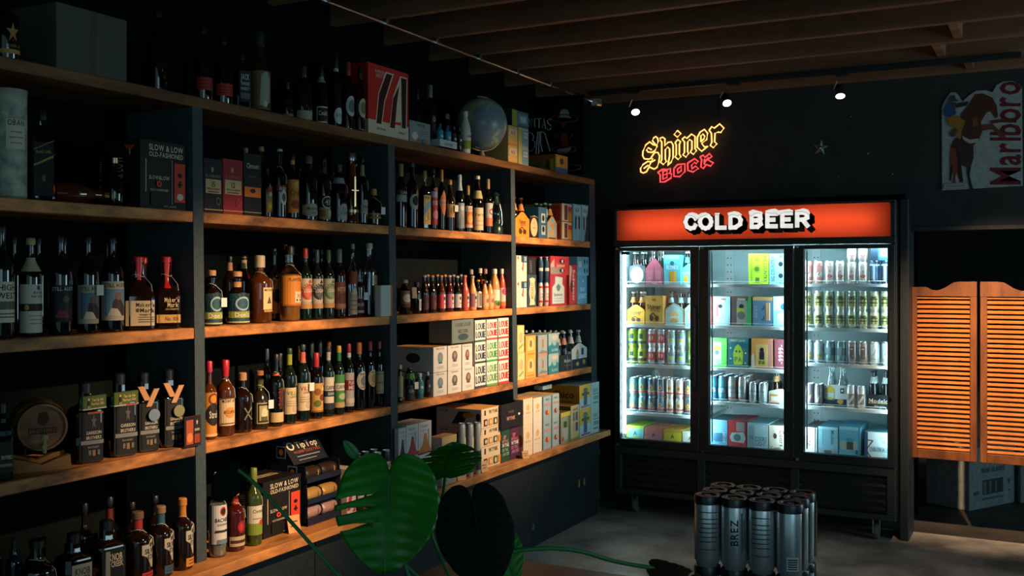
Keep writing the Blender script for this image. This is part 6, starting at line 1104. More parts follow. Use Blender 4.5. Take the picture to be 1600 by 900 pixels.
carton(A, 1137.5, 1169, 528, 'deep teal beer box with lime hop face', '14606c', [('r', .0, .86, 1, .98, '1c7078'), T_('FIRST LOVE', .5, .92, .07, 'd0d8a4', .7), ('p', [(.3, .1), (.72, .1), (.76, .5), (.64, .72), (.5, .80), (.36, .72), (.26, .5)], 'a4bc3c'), T_('IPA', .5, .28, .16, '2c4a24', .36), ('o', .42, .55, .05, .04, '2c4a24'), ('o', .58, .55, .05, .04, '2c4a24'), ('o', .14, .3, .04, .03, 'd0d060'), ('o', .88, .5, .04, .03, 'd0d060'), ('o', .14, .66, .04, .03, 'd0d060'), ('o', .86, .16, .04, .03, 'd0d060')], D=.13, topcol='8cb4b4', name='beer_box')
carton(A, 1174, 1207, 528.5, 'orange beer box with a framed black figure', 'd08a4c', [('p', [(.6, 0), (1, 0), (1, 1), (.85, 1)], 'b87a70'), ('r', .22, .04, .78, .80, 'c4b468'), ('r', .30, .08, .70, .74, 'd0a070'), ('o', .5, .62, .10, .08, '141214'), ('r', .38, .3, .62, .56, '1c1c1c'), ('r', .36, .14, .64, .28, '8a9a2c'), T_('IPA', .5, .20, .10, '2c3010', .3), ('p', [(0, 0), (.2, 0), (.12, .5), (0, .4)], 'cfc4b4')], D=.13, topcol='c98e4c', name='beer_box')
carton(A, 1210, 1238, 530, 'maroon beer box with sideways white numerals', '8a4654', [T_('-9999-', .36, .5, .26, 'e0ccd0', .86, 90), ('r', .7, .1, .74, .9, 'a86874')], D=.13, topcol='9c6470', name='beer_box')
A = FP[1, 3]
canrow(A, (1115, 1129.5), 13.8, 1, (586.5,), 'sky blue tall can with white lettering', '5c9cb4', [('r', .1, .22, .9, .6, '3c7c9c'), T_('BUD', .5, .48, .12, 'e0f0f4', .5), T_('LIGHT', .5, .34, .12, 'e0f0f4', .6)], rows=4)
canrow(A, (1145, 1160.5), 14.2, 1, (588.5,), 'pale silver tall can with red foot', 'b8c0c0', [('r', 0, 0, 1, .06, '9c5048'), ('r', .2, .3, .8, .34, '8f9a9c'), ('r', .3, .5, .7, .7, '9caab0')], rows=4)
canrow(A, (1177, 1192), 13.6, 1, (597.5,), 'silver tall can with dark slanted script', 'b4c4c8', [T_('COORS', .5, .62, .12, '4a5460', .7), ('r', .2, .3, .8, .33, '8a9ca4'), ('r', .25, .15, .7, .18, '8a9ca4')], rows=4)
carrier(A, 1201, 1238, 607, 0, 'white carrier with amber bottle print', 'd0cfc4', [('p', [(.05, .1), (.4, .1), (.4, .62), (.05, .66)], 'c89448'), ('r', .1, .16, .4, .5, 'd8d4c8'), ('r', .05, .0, .45, .1, '8a4430'), ('r', .45, .0, 1, .8, 'c4cccc')], bottles=('n', 'a8a49c', 'b0885c', 'brown beer bottle in the white carrier', .205), peak=.18)
A = FP[1, 4]
carton(A, 1109, 1136.5, 655, 'blue beer case with white can emblem and red swoosh', '6cacc8', [('p', [(.3, .25), (.95, .25), (.95, .55), (.3, .55), (.2, .5), (.2, .3)], '2c6484'), T_('BUD LIGHT', .82, .42, .18, 'd4eaf0', .34, 90), ('p', [(.1, 0), (.7, 0), (.9, .12)], 'c04c58'), ('p', [(0, 0), (.14, 0), (0, .2)], 'd8e8ec')], D=.30, d=.0, topcol='2c4c5c', name='beer_case')
carton(A, 1137.5, 1166.5, 656, 'red beer case with white can emblem', 'b4383c', [('p', [(.2, .28), (.85, .25), (.95, .4), (.85, .62), (.2, .58), (.1, .42)], 'b8ccd0'), ('o', .5, .43, .2, .12, '5c7c84'), ('r', .45, .64, .9, .95, 'a09894'), ('r', .65, .02, .95, .12, 'd0b8b4')], D=.30, d=.0, topcol='6c3438', name='beer_case')
carton(A, 1167.5, 1200, 660, 'silver beer case with dark script and can prints', 'a4c4cc', [('r', .05, .02, .32, .9, '8caab4'), ('r', .38, .02, .92, .95, 'b4d4da'), T_('COORS', .66, .45, .16, '2c5464', .56), T_('LIGHT', .66, .28, .14, '4c7484', .5), T_('COORS', .18, .5, .12, '4c6c78', .26)], D=.30, d=.0, topcol='5c8894', name='beer_case')
carton(A, 1201.5, 1238, 664, 'cream beer case with dark sideways script', 'd4cdbc', [T_('Coors', .55, .55, .18, '2c2824', .7, -90), ('o', .26, .62, .08, .10, '4a3434'), ('r', .1, .04, .9, .14, 'b8b4a4'), T_('Coors', .3, .2, .1, '3a3430', .4)], D=.30, d=.0, topcol='5c686c', name='beer_case')
A = FP[2, 0]
PK = [('r', .1, .2, .9, .5, 'd4beb4'), ('s', [(.35, .3), (.45, .5), (.55, .32), (.65, .48)], .05, '2c2c30'), ('r', .2, .85, .8, .9, 'c47c74')]
canrow(A, (1262.5, 1279), 15, 1, (407,), 'blush pink can with black scribble', 'd0948c', PK)
LIP = [('o', .55, .24, .2, .09, 'c03434'), ('o', .55, .24, .1, .025, 'e0b8b0'), ('s', [(.5, .5), (.55, .62), (.62, .5)], .03, '8a6a64'), ('r', .3, .8, .8, .84, 'c4a8a0')]
canrow(A, (1296.5, 1313), 15, 1, (407,), 'white can with red lips low down', 'd4c4be', LIP)
canrow(A, (1331, 1348.5), 15.2, 2, (408, 387), 'stacked white can with red lips', 'd4c4be', LIP)
canrow(A, (1367, 1384), 15.2, 1, (407,), 'dark blue can with silver stripe', '2c4466', [('r', .4, .0, .58, 1, 'a8c0cc'), ('r', 0, .9, 1, 1, 'b8ccd4'), ('o', .3, .12, .1, .06, 'a83840')])
zt_ = A.zz(1367, 407, .03)
carton(A, 1360, 1390, 384, 'teal boxed pack resting on the dark blue cans', '3c7c90', [('r', .0, 0, .4, 1, '24384c'), ('r', .5, .2, .9, .8, '8cc0c8'), ('r', .6, .35, .8, .65, 'c4dcd8')], D=.12, d=.0, zb=zt_ + .001, name='drink_box')
A = FP[2, 1]
GD = [('r', .18, .04, .84, .96, 'c2b45c'), ('r', .30, .08, .72, .92, '5a6838'), ('r', .44, .06, .58, .94, 'cfb45c'), ('r', .24, .62, .80, .72, '1c2420'), ('r', .24, .32, .80, .42, '1c2420'), ('o', .51, .80, .12, .07, '1c2420')]
canrow(A, (1262, 1279.5, 1296.7, 1314, 1331.5, 1348.7, 1366, 1383.3), 14.6, 2, (484.5, 454.5), 'gold and green can', 'c8cbb0', GD)
A = FP[2, 2]
canrow(A, (1263, 1280), 15, 1, (531.5,), 'silver white can with gold oval', 'c0cccc', [('o', .6, .25, .2, .12, 'b8a048'), ('r', .2, .7, .8, .74, '9caaaa')])
canrow(A, (1297.5, 1314.5), 15, 1, (532.5,), 'steel blue can with dark band', '7c98a0', [('r', .0, .3, 1, .8, '4c646c'), ('r', .4, .1, .6, .9, '9cb4b8')])
canrow(A, (1332, 1349), 15, 1, (533,), 'copper and cream can with gold chevron', 'a08c88', [('r', .3, .1, .7, .9, '6c5450'), ('s', [(.4, .45), (.58, .3), (.4, .15)], .06, 'd0a060'), ('r', .4, .7, .6, .8, 'd0b080')])
canrow(A, (1366.5, 1384), 15, 1, (534,), 'frost white can with black tick', 'ccdcdc', [('s', [(.45, .4), (.55, .5), (.6, .75)], .03, '3c4c54'), ('r', .3, .12, .7, .15, '7c9098')])
A = FP[2, 3]
canrow(A, (1265, 1279), 12.6, 1, (599,), 'tall mauve-grey can with pale stripe', '8c8488', [('p', [(.3, 0), (.5, 0), (.8, .5), (.6, .5)], 'c4b8b4'), ('o', .6, .4, .1, .06, 'c4b05c')], rows=2)
carrier(A, 1288, 1323, 600.5, 0, 'white and navy carrier with gold bottle print', 'd4e2e4', [('r', 0, 0, 1, .34, '1c3450'), ('p', [(.06, .0), (.46, .0), (.46, .8), (.26, 1.02), (.06, .8)], 'd0b048'), ('r', .08, .38, .44, .62, 'b8d0d0'), ('o', .26, .36, .10, .07, 'd9c060'), ('r', .06, .06, .46, .3, '1c3450'), ('o', .72, .24, .14, .12, 'd8a040'), ('r', .72, .62, .88, .86, '1c3c4c'), ('o', .8, .74, .05, .06, 'd4e2e4')], bottles=('c', 'd4e0dc', None, 'clear beer bottle in navy carrier', .243), peak=.02)
canrow(A, (1330, 1345.5), 13, 1, (602,), 'white and brown tall can with pale leaf', 'd4d4cc', [('r', .2, .0, .8, .7, '8c7468'), ('p', [(.25, .1), (.4, .0), (.8, .5), (.7, .65)], 'd4dcd4')])
carrier(A, 1354, 1392, 616, 0, 'black six-pack carrier with white script and gold line', '12161a', [T_('Modelo', .5, .56, .30, 'dcd8cc', .8), ('r', .08, .36, .92, .41, 'b08a3c'), T_('Negra', .55, .18, .18, 'c4c8c4', .46), ('p', [(.08, .5), (.16, .6), (.14, .44)], 'b06a34')], bottles=('k', '1c2024', 'b4c0c0', 'silver-necked beer bottle in black carrier', .225), house=False)
A = FP[2, 4]
carton(A, 1256.5, 1276.5, 667, 'white beer case with bold sideways lettering', 'd8e4e4', [T_('Lite', .42, .52, .34, '16181c', .56, -90), ('r', .84, .0, .9, 1, '3c4c54'), ('r', .8, .06, .96, .2, '7c9094')], D=.32, d=.0, topcol='3c444a', name='beer_case')
carton(A, 1278.5, 1309.5, 666, 'ice blue beer case with dark script and can print', '8cc4d4', [('r', .0, .0, 1, .28, 'a4b4b4'), ('r', .3, .04, .66, .24, '5c6464'), T_('Modelo', .72, .66, .16, '2c5c74', .46, -90), ('r', .2, .4, .24, .9, '6cacc0'), ('r', .0, .92, 1, 1, 'a8dce4')], D=.32, d=.0, topcol='4c8ca4', name='beer_case')
carton(A, 1311, 1344, 666, 'blue beer case with a lying silver can', '64b0cc', [('r', .0, .9, 1, 1, '94d0e0'), ('r', .92, 0, 1, 1, '3c88a8'), ('p', [(.05, .32), (.12, .28), (.80, .28), (.86, .34), (.86, .50), (.80, .56), (.12, .56), (.05, .5)], 'b4b8a8'), ('r', .36, .30, .68, .54, '4c5044'), ('o', .5, .6, .2, .06, '4c98b4'), ('r', .78, .16, .9, .3, '2c5c70')], D=.32, d=.0, topcol='4c9cb8', name='beer_case')
carton(A, 1350.5, 1390, 674, 'white case with navy edge, red chevrons and pill emblem', 'c4dcdc', [('r', 0, 0, .14, 1, '24486c'), ('s', [(.1, .72), (.34, .70), (.12, .44)], .04, '5c2c3c'), ('s', [(.1, .06), (.34, .04), (.12, .30)], .04, '5c2c3c'), ('r', .2, .32, .92, .50, '94b4b8'), T_('ULTRA', .56, .41, .10, '24384c', .5), T_('12', .78, .68, .10, '4c6470', .2), T_('12', .78, .12, .10, '4c6470', .2), ('r', .5, 0, .505, 1, 'a4c0c4')], D=.32, d=.0, topcol='5c98a8', name='beer_case')

# ================================================================ wall pieces
NO = thing('neon_sign', 'glowing amber and red neon word sign above the fridge', 'neon sign', (-2.1, YW, 2.4)); LABELS.append(NO['label'])
AMB = pbr('neon_amber', (1, .6, .2), .3, emit=(1, .46, .12), es=2.1); REDN = pbr('neon_red', (1, .2, .2), .3, emit=(1, .06, .07), es=1.5)
def nz(a, b): return atY(990 + a / 8.18, 185 + b / 8.18, YW - .035) - Vector((-2.1, YW, 2.4))
NEON = [
 ('letter_tube', [[(250, 335), (205, 300), (155, 340), (120, 420), (115, 475), (135, 515), (180, 520), (215, 515), (245, 470), (270, 435), (310, 435), (332, 480), (322, 560), (300, 625), (265, 648), (215, 628), (185, 600), (130, 640)], [(275, 530), (235, 555), (180, 550), (120, 590), (88, 640), (92, 685), (125, 698), (165, 680), (190, 635), (215, 575), (245, 510)], [(250, 335), (298, 348), (315, 290), (305, 250), (285, 232), (255, 250), (240, 285), (275, 330), (300, 360), (275, 410), (235, 435), (185, 430), (165, 405), (185, 375), (230, 400)]], 0),
 ('letter_tube', [[(345, 285), (335, 255), (370, 240), (400, 260), (400, 350), (440, 305), (480, 300), (505, 340), (505, 500), (480, 560), (435, 600), (445, 560), (460, 480), (460, 390), (435, 365), (405, 400), (405, 525), (420, 550), (380, 590), (345, 560), (360, 530), (360, 300), (345, 285)]], 0),
 ('letter_tube', [[(530, 310), (565, 270), (600, 300), (585, 330), (585, 460), (605, 490), (570, 525), (530, 490), (545, 465), (545, 335), (530, 310)], [(560, 155), (605, 195), (560, 240), (518, 205), (560, 155)]], 0),
 ('letter_tube', [[(620, 265), (655, 235), (680, 255), (740, 200), (785, 230), (785, 390), (805, 410), (765, 460), (725, 430), (745, 395), (745, 290), (715, 270), (690, 300), (690, 430), (705, 445), (670, 495), (630, 465), (650, 435), (650, 300), (620, 265)]], 0),
 ('letter_tube', [[(815, 240), (850, 175), (905, 140), (945, 190), (935, 270), (870, 320), (905, 365), (950, 355), (870, 420), (815, 370), (815, 240)], [(860, 300), (860, 220), (885, 200), (910, 230), (900, 260), (860, 300)]], 0),
 ('letter_tube', [[(965, 150), (1000, 105), (1030, 125), (1100, 70), (1155, 125), (1115, 180), (1080, 175), (1040, 190), (1035, 300), (1065, 325), (1020, 375), (980, 345), (1000, 305), (995, 190), (965, 150)]], 0),
 ('letter_tube', [[(310, 690), (370, 650), (430, 655), (470, 640), (470, 690), (450, 700), (485, 710), (480, 760), (400, 810), (340, 815), (340, 720), (310, 690)], [(375, 670), (375, 780), (430, 750), (430, 720), (390, 720), (430, 700), (430, 670), (375, 670)]], 1),
 ('letter_tube', [[(515, 640), (560, 590), (655, 580), (655, 680), (590, 745), (515, 740), (515, 640)], [(560, 650), (610, 610), (610, 670), (565, 700), (560, 650)]], 1),
 ('letter_tube', [[(690, 570), (780, 515), (825, 550), (800, 580), (780, 560), (740, 600), (745, 645), (790, 610), (830, 640), (760, 685), (695, 665), (690, 570)]], 1),
 ('letter_tube', [[(850, 490), (890, 470), (910, 500), (970, 450), (1000, 485), (950, 530), (1020, 570), (985, 610), (930, 590), (890, 640), (860, 620), (870, 530), (850, 490)], [(905, 520), (905, 590)], [(905, 560), (960, 500)]], 1)]
for nm, pl, red in NEON:
    m = MB()
    for p in pl: m.tube([nz(a, b) for a, b in p], .0052 if not red else .0056, 7)
    m.build(nm, REDN if red else AMB, NO, 60)
for a, b in ((150, 500), (400, 450), (660, 350), (880, 300), (1010, 250), (400, 760), (760, 610)):
    p = nz(a, b); MB().tube([p + Vector((0, .002, 0)), p + Vector((0, .034, 0))], .003, 6).build('standoff', BLACKP, NO)
MB().tube([nz(1060, 250) + Vector((0, .02, 0)), nz(1085, 60) + Vector((0, .03, 0)), nz(1090, -300) + Vector((0, .03, 0))], .003, 6).build('power_cord', BLACKP, NO)
# tin star and pins
p = atY(1282, 231, YW); st = thing('tin_star', 'small dull metal star hung on the dark wall above fridge', 'star', p); LABELS.append(st['label'])
rs = 13.5 * 6.4 / F; TIN = pbr('tin', (.34, .34, .31), .45, .7)
m = MB(); pts = [((rs if i % 2 == 0 else rs * .40) * math.sin(i * math.pi / 5 + .12), -.002, (rs if i % 2 == 0 else rs * .40) * math.cos(i * math.pi / 5 + .12)) for i in range(10)]
for i in range(10): m.quadface([(0, -.016, 0), pts[i], pts[(i + 1) % 10]]); m.quadface([pts[(i + 1) % 10], pts[i], (0, 0, 0)])
m.build('star_body', TIN, st)
MB().lathe([(rs * .2, 0), (rs * .16, .004), (.002, .005)], 12).move(Matrix.Translation((0, -.013, 0)) @ Matrix.Rotation(R(90), 4, 'X')).build('stud', CHROME, st, 40)
for k, (a, b) in enumerate(((1330, 182.5), (1356.5, 240), (1309.5, 276.5), (1395, 272))):
    p = atY(a, b, YW); o = thing('wall_pin', 'tiny bright wall pin, %s of four around the tin star' % ('uppermost', 'one right of star', 'lowest', 'rightmost')[k], 'pin', p); LABELS.append(o['label'])
    MB().lathe([(.002, 0), (.005, .006), (.004, .009), (.001, .010)], 10).move(Matrix.Rotation(R(90), 4, 'X')).build('pin_head', CHROME, o, 40); MB().lathe([(.0015, -.001), (.0015, .002)], 6).move(Matrix.Rotation(R(90), 4, 'X')).build('shank', STEEL, o)
# cut-out poster
PO = thing('cutout_poster', 'cut-out cigarette poster of a rider on a rearing horse', 'poster', (-.37, YW - .001, 2.4)); LABELS.append(PO['label'])
def pz(x, y, dy): p = atY(1460 + x / 4.736, 115 + y / 4.736, YW - .001); return (p.x + .37, dy, p.z - 2.4)
OUT = [(58, 865), (55, 250), (75, 205), (100, 165), (122, 140), (160, 140), (185, 170), (208, 208), (260, 160), (310, 128), (380, 125), (432, 138), (460, 85), (510, 60), (570, 55), (625, 75), (648, 110), (655, 830)]
m = MB(); n = len(OUT); m.v = [pz(a, b, -.006) for a, b in OUT] + [pz(a, b, 0) for a, b in OUT]
m.f = [tuple(range(n - 1, -1, -1)), tuple(range(n, 2 * n))] + [(i, (i + 1) % n, n + (i + 1) % n, n + i) for i in range(n)]; m.m = [0] * len(m.f)
m.build('poster_board', noisy('poster_tin', lin('8a9494'), lin('a2acaa'), 30, .6), PO)
dc = Decal(663, 900, lambda x, z, L: pz(x, 900 - z, -.0064 - .0004 * L))
def PF(pts, c): return ('p', [(a / 663, 1 - b / 900) for a, b in pts], c)
dc.all([T_('Marlboro', .785, 1 - 442 / 900, .335, '66161c', .845, 90), T_('Marlboro', .792, 1 - 440 / 900, .335, '66161c', .845, 90),
 PF([(195, 300), (260, 220), (300, 155), (360, 148), (430, 180), (462, 240), (472, 320), (450, 332), (415, 280), (385, 290), (345, 360), (355, 430), (330, 490), (285, 540), (250, 560), (190, 520), (200, 470), (185, 380)], '4a2a1c'),
 PF([(150, 480), (200, 470), (285, 500), (290, 560), (290, 630), (270, 690), (240, 695), (205, 680), (180, 640), (130, 600), (120, 540)], '3c2a26'),
 PF([(125, 530), (185, 560), (195, 640), (205, 720), (215, 805), (190, 805), (160, 700), (140, 640)], '2c1c18'), PF([(120, 540), (160, 560), (175, 690), (155, 770), (160, 808), (135, 808), (142, 760), (112, 655)], '7a3a24'),
 PF([(240, 690), (272, 690), (262, 750), (272, 800), (288, 856), (264, 856), (252, 790), (242, 740)], '241c1c'), PF([(120, 660), (135, 700), (125, 790), (112, 795), (116, 720)], '1c1414'),
 PF([(345, 380), (430, 372), (500, 440), (532, 470), (500, 482), (430, 412), (360, 425)], '6a3a22'), PF([(410, 350), (500, 338), (612, 342), (605, 366), (500, 362), (420, 372)], '5a2c1c'),
 PF([(280, 330), (320, 320), (325, 390), (285, 395)], '7c4422'), PF([(205, 460), (260, 490), (330, 480), (320, 510), (260, 520), (215, 490)], 'a8acaa'),
 PF([(70, 262), (95, 215), (150, 225), (162, 300), (110, 325), (76, 312)], '1f4a7a'), PF([(150, 228), (255, 205), (242, 238), (160, 256)], '23262c'), PF([(105, 212), (160, 212), (165, 240), (120, 240)], '5a3a2c'),
 PF([(90, 330), (170, 310), (230, 355), (205, 420), (196, 484), (174, 480), (176, 412), (115, 388)], '9a6a2c'), PF([(100, 212), (116, 165), (150, 160), (162, 190), (184, 206)], '3c4244'), PF([(115, 440), (150, 400), (172, 420), (150, 470), (120, 468)], '5a3a20'),
 PF([(70, 815), (250, 808), (250, 850), (70, 856)], '7c8484'), PF([(76, 820), (244, 813), (244, 845), (76, 851)], 'a0a8a6'), PF([(90, 828), (230, 822), (230, 826), (90, 832)], '4c5454'), PF([(90, 838), (230, 832), (230, 836), (90, 842)], '4c5454')])
dc.build('poster_print', PO)

# ================================================================ swing doors and the room behind
YD = 6.76
def leaf_door(n, xa, xb, top, flip):
    d = thing('door_%d' % n, '', 'door', (xa if not flip else xb, YD, 0)); del d['label']; del d['category']; d['kind'] = 'structure'
    ox = d.location.x; z0, zr = .475, 1.472
    sw = .038
    for a, b in ((xa, xa + sw), (xb - sw, xb)): MB().box(a - ox, b - ox, -.016, .016, z0, zr, ch=.003).build('stile', DOORV, d)
    MB().box(xa + sw - ox, xb - sw - ox, -.015, .015, z0, z0 + .055, ch=.003).build('bottom_rail', DOORV, d)
    MB().prism([(x - ox, z) for x, z in [(xa, zr), (xb, zr)] + top[::-1]], -.016, .016).build('top_rail', DOORV, d)
    sl = MB().box(xa + sw - ox, xb - sw - ox, -.0125, .0125, -.0028, .0028, ch=.0015).move(Matrix.Rotation(R(42), 4, 'X')).mesh('louvre_slat', DOORW)
    k = 0; z = z0 + .068
    while z < zr - .004: put('louvre_slat', sl, d, (0, 0, z)); z += .0288; k += 1
    for z in (.58, 1.42): MB().box((xa - .006 if not flip else xb - .002) - ox, (xa + .002 if not flip else xb + .006) - ox, -.02, .006, z - .045, z + .045).build('hinge', STEEL, d)
    if label_doors: pass
    return d
label_doors = False
tp = [(atY(a, b, YD).x, atY(a, b, YD).z) for a, b in ((1423, 448.4), (1447.5, 448.4), (1456.4, 452.8), (1465, 453.7), (1476, 450), (1490, 441.3), (1501, 440), (1526.6, 440))]
d1 = leaf_door(1, tp[0][0], tp[-1][0], tp, False)
xm = tp[-1][0] + .018; w_ = tp[-1][0] - tp[0][0]
d2 = leaf_door(2, xm, xm + w_, [(2 * (tp[-1][0] + .009) - x, z) for x, z in tp][::-1], True)
def ship(loc, rz, W, D, h, lab):
    o = thing('shipping_carton', lab, 'box', loc, rz); LABELS.append(o['label'])
    CB = noisy('white_board', lin('7f8c90'), lin('98a4a6'), 20, .7)
    MB().box(0, W, 0, D, 0, h, ch=.003).build('carton_body', CB, o)
    dc = Decal(W, h, flat(0, 0)).all([('r', .28, .22, .72, .46, '3a4448'), ('r', .30, .24, .36, .44, '6a7478'), ('r', .42, .24, .46, .44, '6a7478'), ('r', .54, .24, .58, .44, '6a7478'), ('p', [(.82, .42), (.88, .42), (.85, .32)], '4a5458'), ('r', .83, .22, .87, .24, '4a5458'), ('r', .10, .24, .2, .3, '5a6468'), ('r', .28, .14, .72, .17, '5a6468'), T_('WINE GLASSES', .5, .62, .08, '4a5458', .5)]); dc.build('carton_print', o)
    Decal(W, D, topfn(0, 0, h)).all([('r', 0, .47, 1, .53, '6a746c')]).build('tape', o)
ship((-.50, 7.58, 0), R(60), .54, .33, .42, 'white shipping carton on the floor behind the swing doors')
ship((-.20, 8.02, 0), R(35), .42, .36, .40, 'second white shipping carton at the right picture edge behind doors')

# ================================================================ table with the can packs
c0 = atT(1105.5, 773, 2.2); HC = .150; zt1 = c0.z; zb1 = zt1 - HC; zb2 = zb1 - HC - .001; TZ = zb2
tb = thing('dark_table', 'dark table top carrying the plant and silver cans', 'table', (-.2, 1.75, 0)); LABELS.append(tb['label'])
DTB = noisy('table_wood', (.006, .0045, .004), (.014, .010, .008), 6, .4, (.15, 1, 1))
MB().box(-1.25, 1.2, -.75, .72, TZ - .035, TZ, ch=.004).build('table_top', DTB, tb)
for x in (-1.18, 1.12):
    for y in (-.68, .65): MB().box(x - .03, x + .03, y - .03, y + .03, 0, TZ - .035, ch=.004).build('leg', DTB, tb)
for y in (-.68, .65): MB().box(-1.15, 1.09, y - .012, y + .012, TZ - .12, TZ - .035).build('apron', DTB, tb)
rc = .0276; SLV = pbr('can_silver', (.66, .69, .71), .27, .72)
body = MB().lathe([(.80 * rc, 0), (.84 * rc, .004), (rc, .014), (rc, HC - .016), (.93 * rc, HC - .008), (.88 * rc, HC - .005)], 26).mesh('can_body', SLV, 35)
lid = MB().lathe([(.86 * rc, HC - .006), (.90 * rc, HC - .002), (.88 * rc, HC - .001), (.80 * rc, HC - .0055)], 26).mesh('lid', ALU, 35)
capm = MB().lathe([(1.035 * rc, HC - .017), (1.04 * rc, HC - .004), (.98 * rc, HC + .001), (.70 * rc, HC + .001), (.66 * rc, HC - .002), (.3 * rc, HC - .002), (.28 * rc, HC - .0005)], 26).mesh('snap_cap', pbr('snap_cap_black', (.012, .012, .012), .3), 35)
dc = Decal(2 * R(80) * rc, HC - .03, wrap(rc, .014, R(80)), 14).all([T_('BREZ', .42, .56, .20, '15181a', .56, 90), ('r', .62, .2, .64, .9, '3a3f42'), ('r', .68, .3, .695, .8, '3a3f42'), ('r', .73, .25, .745, .6, '3a3f42')]); pr1 = dc.mb.mesh('can_print', dc.mats)
dc = Decal(2 * R(80) * rc, HC - .03, wrap(rc, .014, R(80)), 14).all([('r', .30, .02, .62, .26, 'c4c8c8')] + [('r', .34, .045 + i * .04, .58, .065 + i * .04, '22282a') for i in range(5)] + [('r', .78, 0, .98, 1, '6a4a24'), ('r', .86, .3, .9, .9, '7a9a2c')]); pr2 = dc.mb.mesh('can_print', dc.mats)
dc = Decal(2 * R(80) * rc, HC - .03, wrap(rc, .014, R(80)), 14).all([('r', .25 , y_, .75, y_ + .012, '23282a') for y_ in (.2, .34, .42, .5, .58, .66, .74, .86)]); pr3 = dc.mb.mesh('can_print', dc.mats)
for tier, z in ((1, zb1), (0, zb2)):
    for r_ in range(3):
        for q in range(4):
            if tier == 0 and not (r_ == 0 or q == 3): continue
            pos = ('front', 'middle', 'rear')[r_] + ' row ' + ('first', 'second', 'third', 'last')[q]
            o = thing('slim_drink_can', 'slim silver can with black snap cap, %s, %s tier' % (pos, ('lower', 'upper')[tier]), 'can', (c0.x + q * .0585, c0.y + r_ * .0590, z), R((20, 28, 8, 30)[q] if r_ == 0 else 35))
            LABELS.append(o['label']); put('can_body', body, o); put('lid', lid, o); put('snap_cap', capm, o); put('can_print', (pr3, pr1, pr3, pr2)[q], o)

# ================================================================ plant
PX, PY = -.93, 1.62
pl = thing('monstera_plant', 'potted split-leaf plant with large green leaves in front of counter', 'plant', (PX, PY, TZ)); LABELS.append(pl['label'])
org = Vector((PX, PY, TZ))
MB().lathe([(.085, 0), (.10, .01), (.125, .13), (.135, .14), (.135, .155), (.122, .155), (.118, .135)], 24).build('pot', pbr('pot_clay', (.10, .05, .03), .6), pl, 35)
MB().lathe([(.118, .13), (.02, .136)], 18).build('soil', pbr('soil', (.02, .014, .01), .9), pl)
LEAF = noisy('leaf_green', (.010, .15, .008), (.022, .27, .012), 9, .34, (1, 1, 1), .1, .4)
LEAFD = noisy('leaf_dark', (.002, .004, .003), (.004, .007, .004), 9, .7, spec=.12)  # near-black copy of the leaf colour with the shade painted in
LEAFB = noisy('leaf_brownish', (.010, .012, .006), (.03, .024, .010), 9, .6, spec=.2)
STEM = pbr('stem_green', (.02, .17, .045), .4)
def leaf(b, t, hw, nrm, mat=LEAF, slits=(.30, .46, .62), fold=.35, droop=.1, heart=.24, sides=(1, 1), inner=.34, slant=.20, ripple=.012):
    b = Vector(b); t = Vector(t); ex = (t - b); L = ex.length; ex.normalize(); ez = Vector(nrm); ez = (ez - ex * ez.dot(ex)).normalized(); ey = ez.cross(ex)
    NV, NS = 60, 14; m = MB(); idx = {}; v_of = lambda i: -heart + (1 + heart) * i / NV
    cut = {}
    for v0 in slits:
        i0 = int((v0 + heart) / (1 + heart) * NV)
        for k in (0, 1): cut[i0 + k] = i0
    def pos(i, j):
        v = v_of(i); a = abs(j) / NS; q = (v + heart) / (1 + heart); sg = 1 if j >= 0 else -1
        w = hw * max(math.sin(math.pi * q ** .72), .0) ** .62
        for i0 in set(cut.values()):                      # slits close to a point at their inner end
            if i in (i0, i0 + 2) and sides[0 if sg > 0 else 1]:
                k = min(1, max(0, (a - inner) / .4)); mid = v_of(i0 + 1); v = mid + (v - mid) * (.15 + 1.2 * k)
        a2 = a
        if v < 0:                                         # two round lobes beside the stalk
            w = hw * math.sin(math.pi * (heart / (1 + heart)) ** .72) ** .62; k = math.sqrt(max(0, 1 - (v / heart) ** 2)); a2 = .5 - .5 * k + k * a
        vv = v + slant * a2 * (1 - q) * .8
        z = -fold * a2 * a2 * w + ripple * math.cos(i * 1.05) * a2 * hw - droop * L * max(vv, 0) ** 2 + .12 * hw * a2
        return b + ex * (vv * L) + ey * (sg * a2 * w) + ez * z
    for sg in (1, -1):
        for i in range(NV):
            for j in range(NS):
                if i in cut and (j + .5) / NS > inner and sides[0 if sg > 0 else 1]: continue
                f = []
                for q in ((i, j), (i + 1, j), (i + 1, j + 1), (i, j + 1)):
                    key = (q[0], q[1], sg if q[1] or v_of(q[0]) < 0 else 0)
                    if key not in idx: idx[key] = len(m.v); m.v.append(tuple(pos(q[0], q[1] * sg if q[1] else (0 if sg > 0 else -1e-9)) - org))
                    f.append(idx[key])
                m.f.append(tuple(f if sg > 0 else f[::-1])); m.m.append(0)
    o = m.build('leaf', mat, pl, 80); sm_ = o.modifiers.new('solid', 'SOLIDIFY'); sm_.thickness = .0008
    rib = [b - org + ex * (L * k / 8) + ez * (-droop * L * (k / 8) ** 2 + .0008) for k in range(9)]
    MB().tube(rib, [.0022 - .002 * k / 9 for k in range(9)], 5).build('midrib', STEM if mat is LEAF else mat, o, 60)
    return o
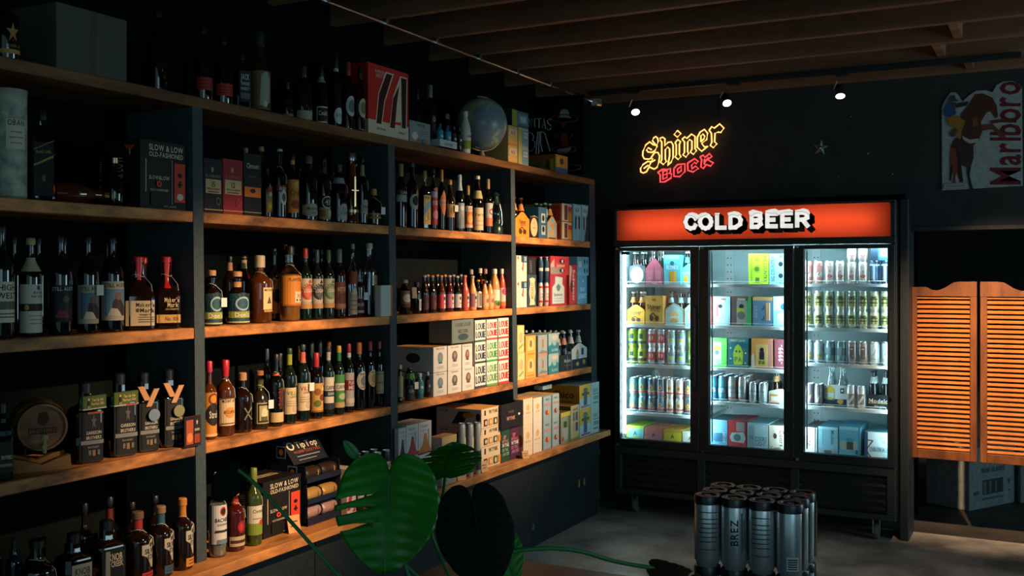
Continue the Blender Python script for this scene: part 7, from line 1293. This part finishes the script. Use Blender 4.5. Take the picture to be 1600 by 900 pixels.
def stem(pts, r, mat=STEM):
    pts = [Vector(p) - org for p in pts]; out = []
    for i in range(len(pts) - 1):
        p0, p1, p2, p3 = pts[max(i - 1, 0)], pts[i], pts[i + 1], pts[min(i + 2, len(pts) - 1)]
        for k in range(5):
            u = k / 5; out.append(.5 * ((2 * p1) + (p2 - p0) * u + (2 * p0 - 5 * p1 + 4 * p2 - p3) * u * u + (3 * p1 - p0 - 3 * p2 + p3) * u ** 3))
    out.append(pts[-1]); MB().tube(out, r, 7).build('stem', mat, pl, 60)
CAMV = lambda px, t, up=0, sx=0: -(atT(px, 430, t) - Vector((0, 0, 1.6))) + Vector((sx, 0, up))
soil = org + Vector((0, 0, .13))
leaf(atT(608, 742, 1.75), atT(601, 897, 1.68), .090, CAMV(605, 1.75, .9), fold=.30, droop=.06, slits=(.16, .30, .46), sides=(0, 1), inner=.30, heart=.30)
stem([soil + Vector((-.02, 0, 0)), atT(640, 905, 1.80), atT(632, 800, 1.84), atT(608, 742, 1.755)], .0035)
leaf(atT(696, 741, 1.86), atT(707, 690, 1.94), .064, Vector((.1, -.75, .8)), fold=.12, droop=.10, slits=(.12, .36, .58), inner=.42, heart=.22)
stem([soil, atT(676, 840, 1.75), atT(690, 785, 1.80), atT(696, 741, 1.862)], .0030)
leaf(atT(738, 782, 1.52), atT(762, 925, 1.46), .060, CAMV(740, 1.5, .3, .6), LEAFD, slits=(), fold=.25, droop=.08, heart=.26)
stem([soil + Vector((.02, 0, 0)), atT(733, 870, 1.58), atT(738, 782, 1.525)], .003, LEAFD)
leaf(atT(806, 912, 1.64), atT(766, 797, 1.68), .030, CAMV(790, 1.64, .2, .2), slits=(), fold=.15, droop=.02, heart=.06)
stem([soil + Vector((.01, .02, 0)), atT(770, 940, 1.66), atT(806, 912, 1.642)], .003)
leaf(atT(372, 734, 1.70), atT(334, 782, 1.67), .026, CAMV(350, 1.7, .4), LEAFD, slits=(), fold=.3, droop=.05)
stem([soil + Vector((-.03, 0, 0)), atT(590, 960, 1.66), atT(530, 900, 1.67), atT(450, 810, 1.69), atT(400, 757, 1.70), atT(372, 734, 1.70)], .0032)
stem([soil + Vector((.03, .01, 0)), atT(735, 890, 1.62), atT(785, 865, 1.64), atT(850, 857, 1.68), atT(905, 861, 1.72), atT(960, 877, 1.76), atT(1022, 888, 1.80)], .0038)
leaf(atT(1022, 886, 1.80), atT(1140, 935, 1.76), .046, Vector((.2, -.3, 1)), LEAFB, slits=(.4,), fold=.25, droop=.10, heart=.15)
leaf(atT(562, 720, 1.80), atT(537, 688, 1.80), .010, CAMV(550, 1.8), slits=(), fold=.2, droop=0, heart=.02)
stem([soil + Vector((-.01, .02, 0)), atT(622, 870, 1.84), atT(600, 780, 1.84), atT(562, 720, 1.802)], .0028)

# ---------------------------------------------------------------- every thing single by its label
from collections import Counter
_seen = Counter(o['label'] for o in SC.objects if o.get('label') and not o.get('group'))
_dup = [k for k, n in _seen.items() if n > 1]
if _dup: print('DUPLICATE LABELS', len(_dup), _dup[:20])
_long = [o['label'] for o in SC.objects if o.get('label') and not 4 <= len(o['label'].split()) <= 16]
if _long: print('LABEL LENGTH', len(_long), _long[:20])
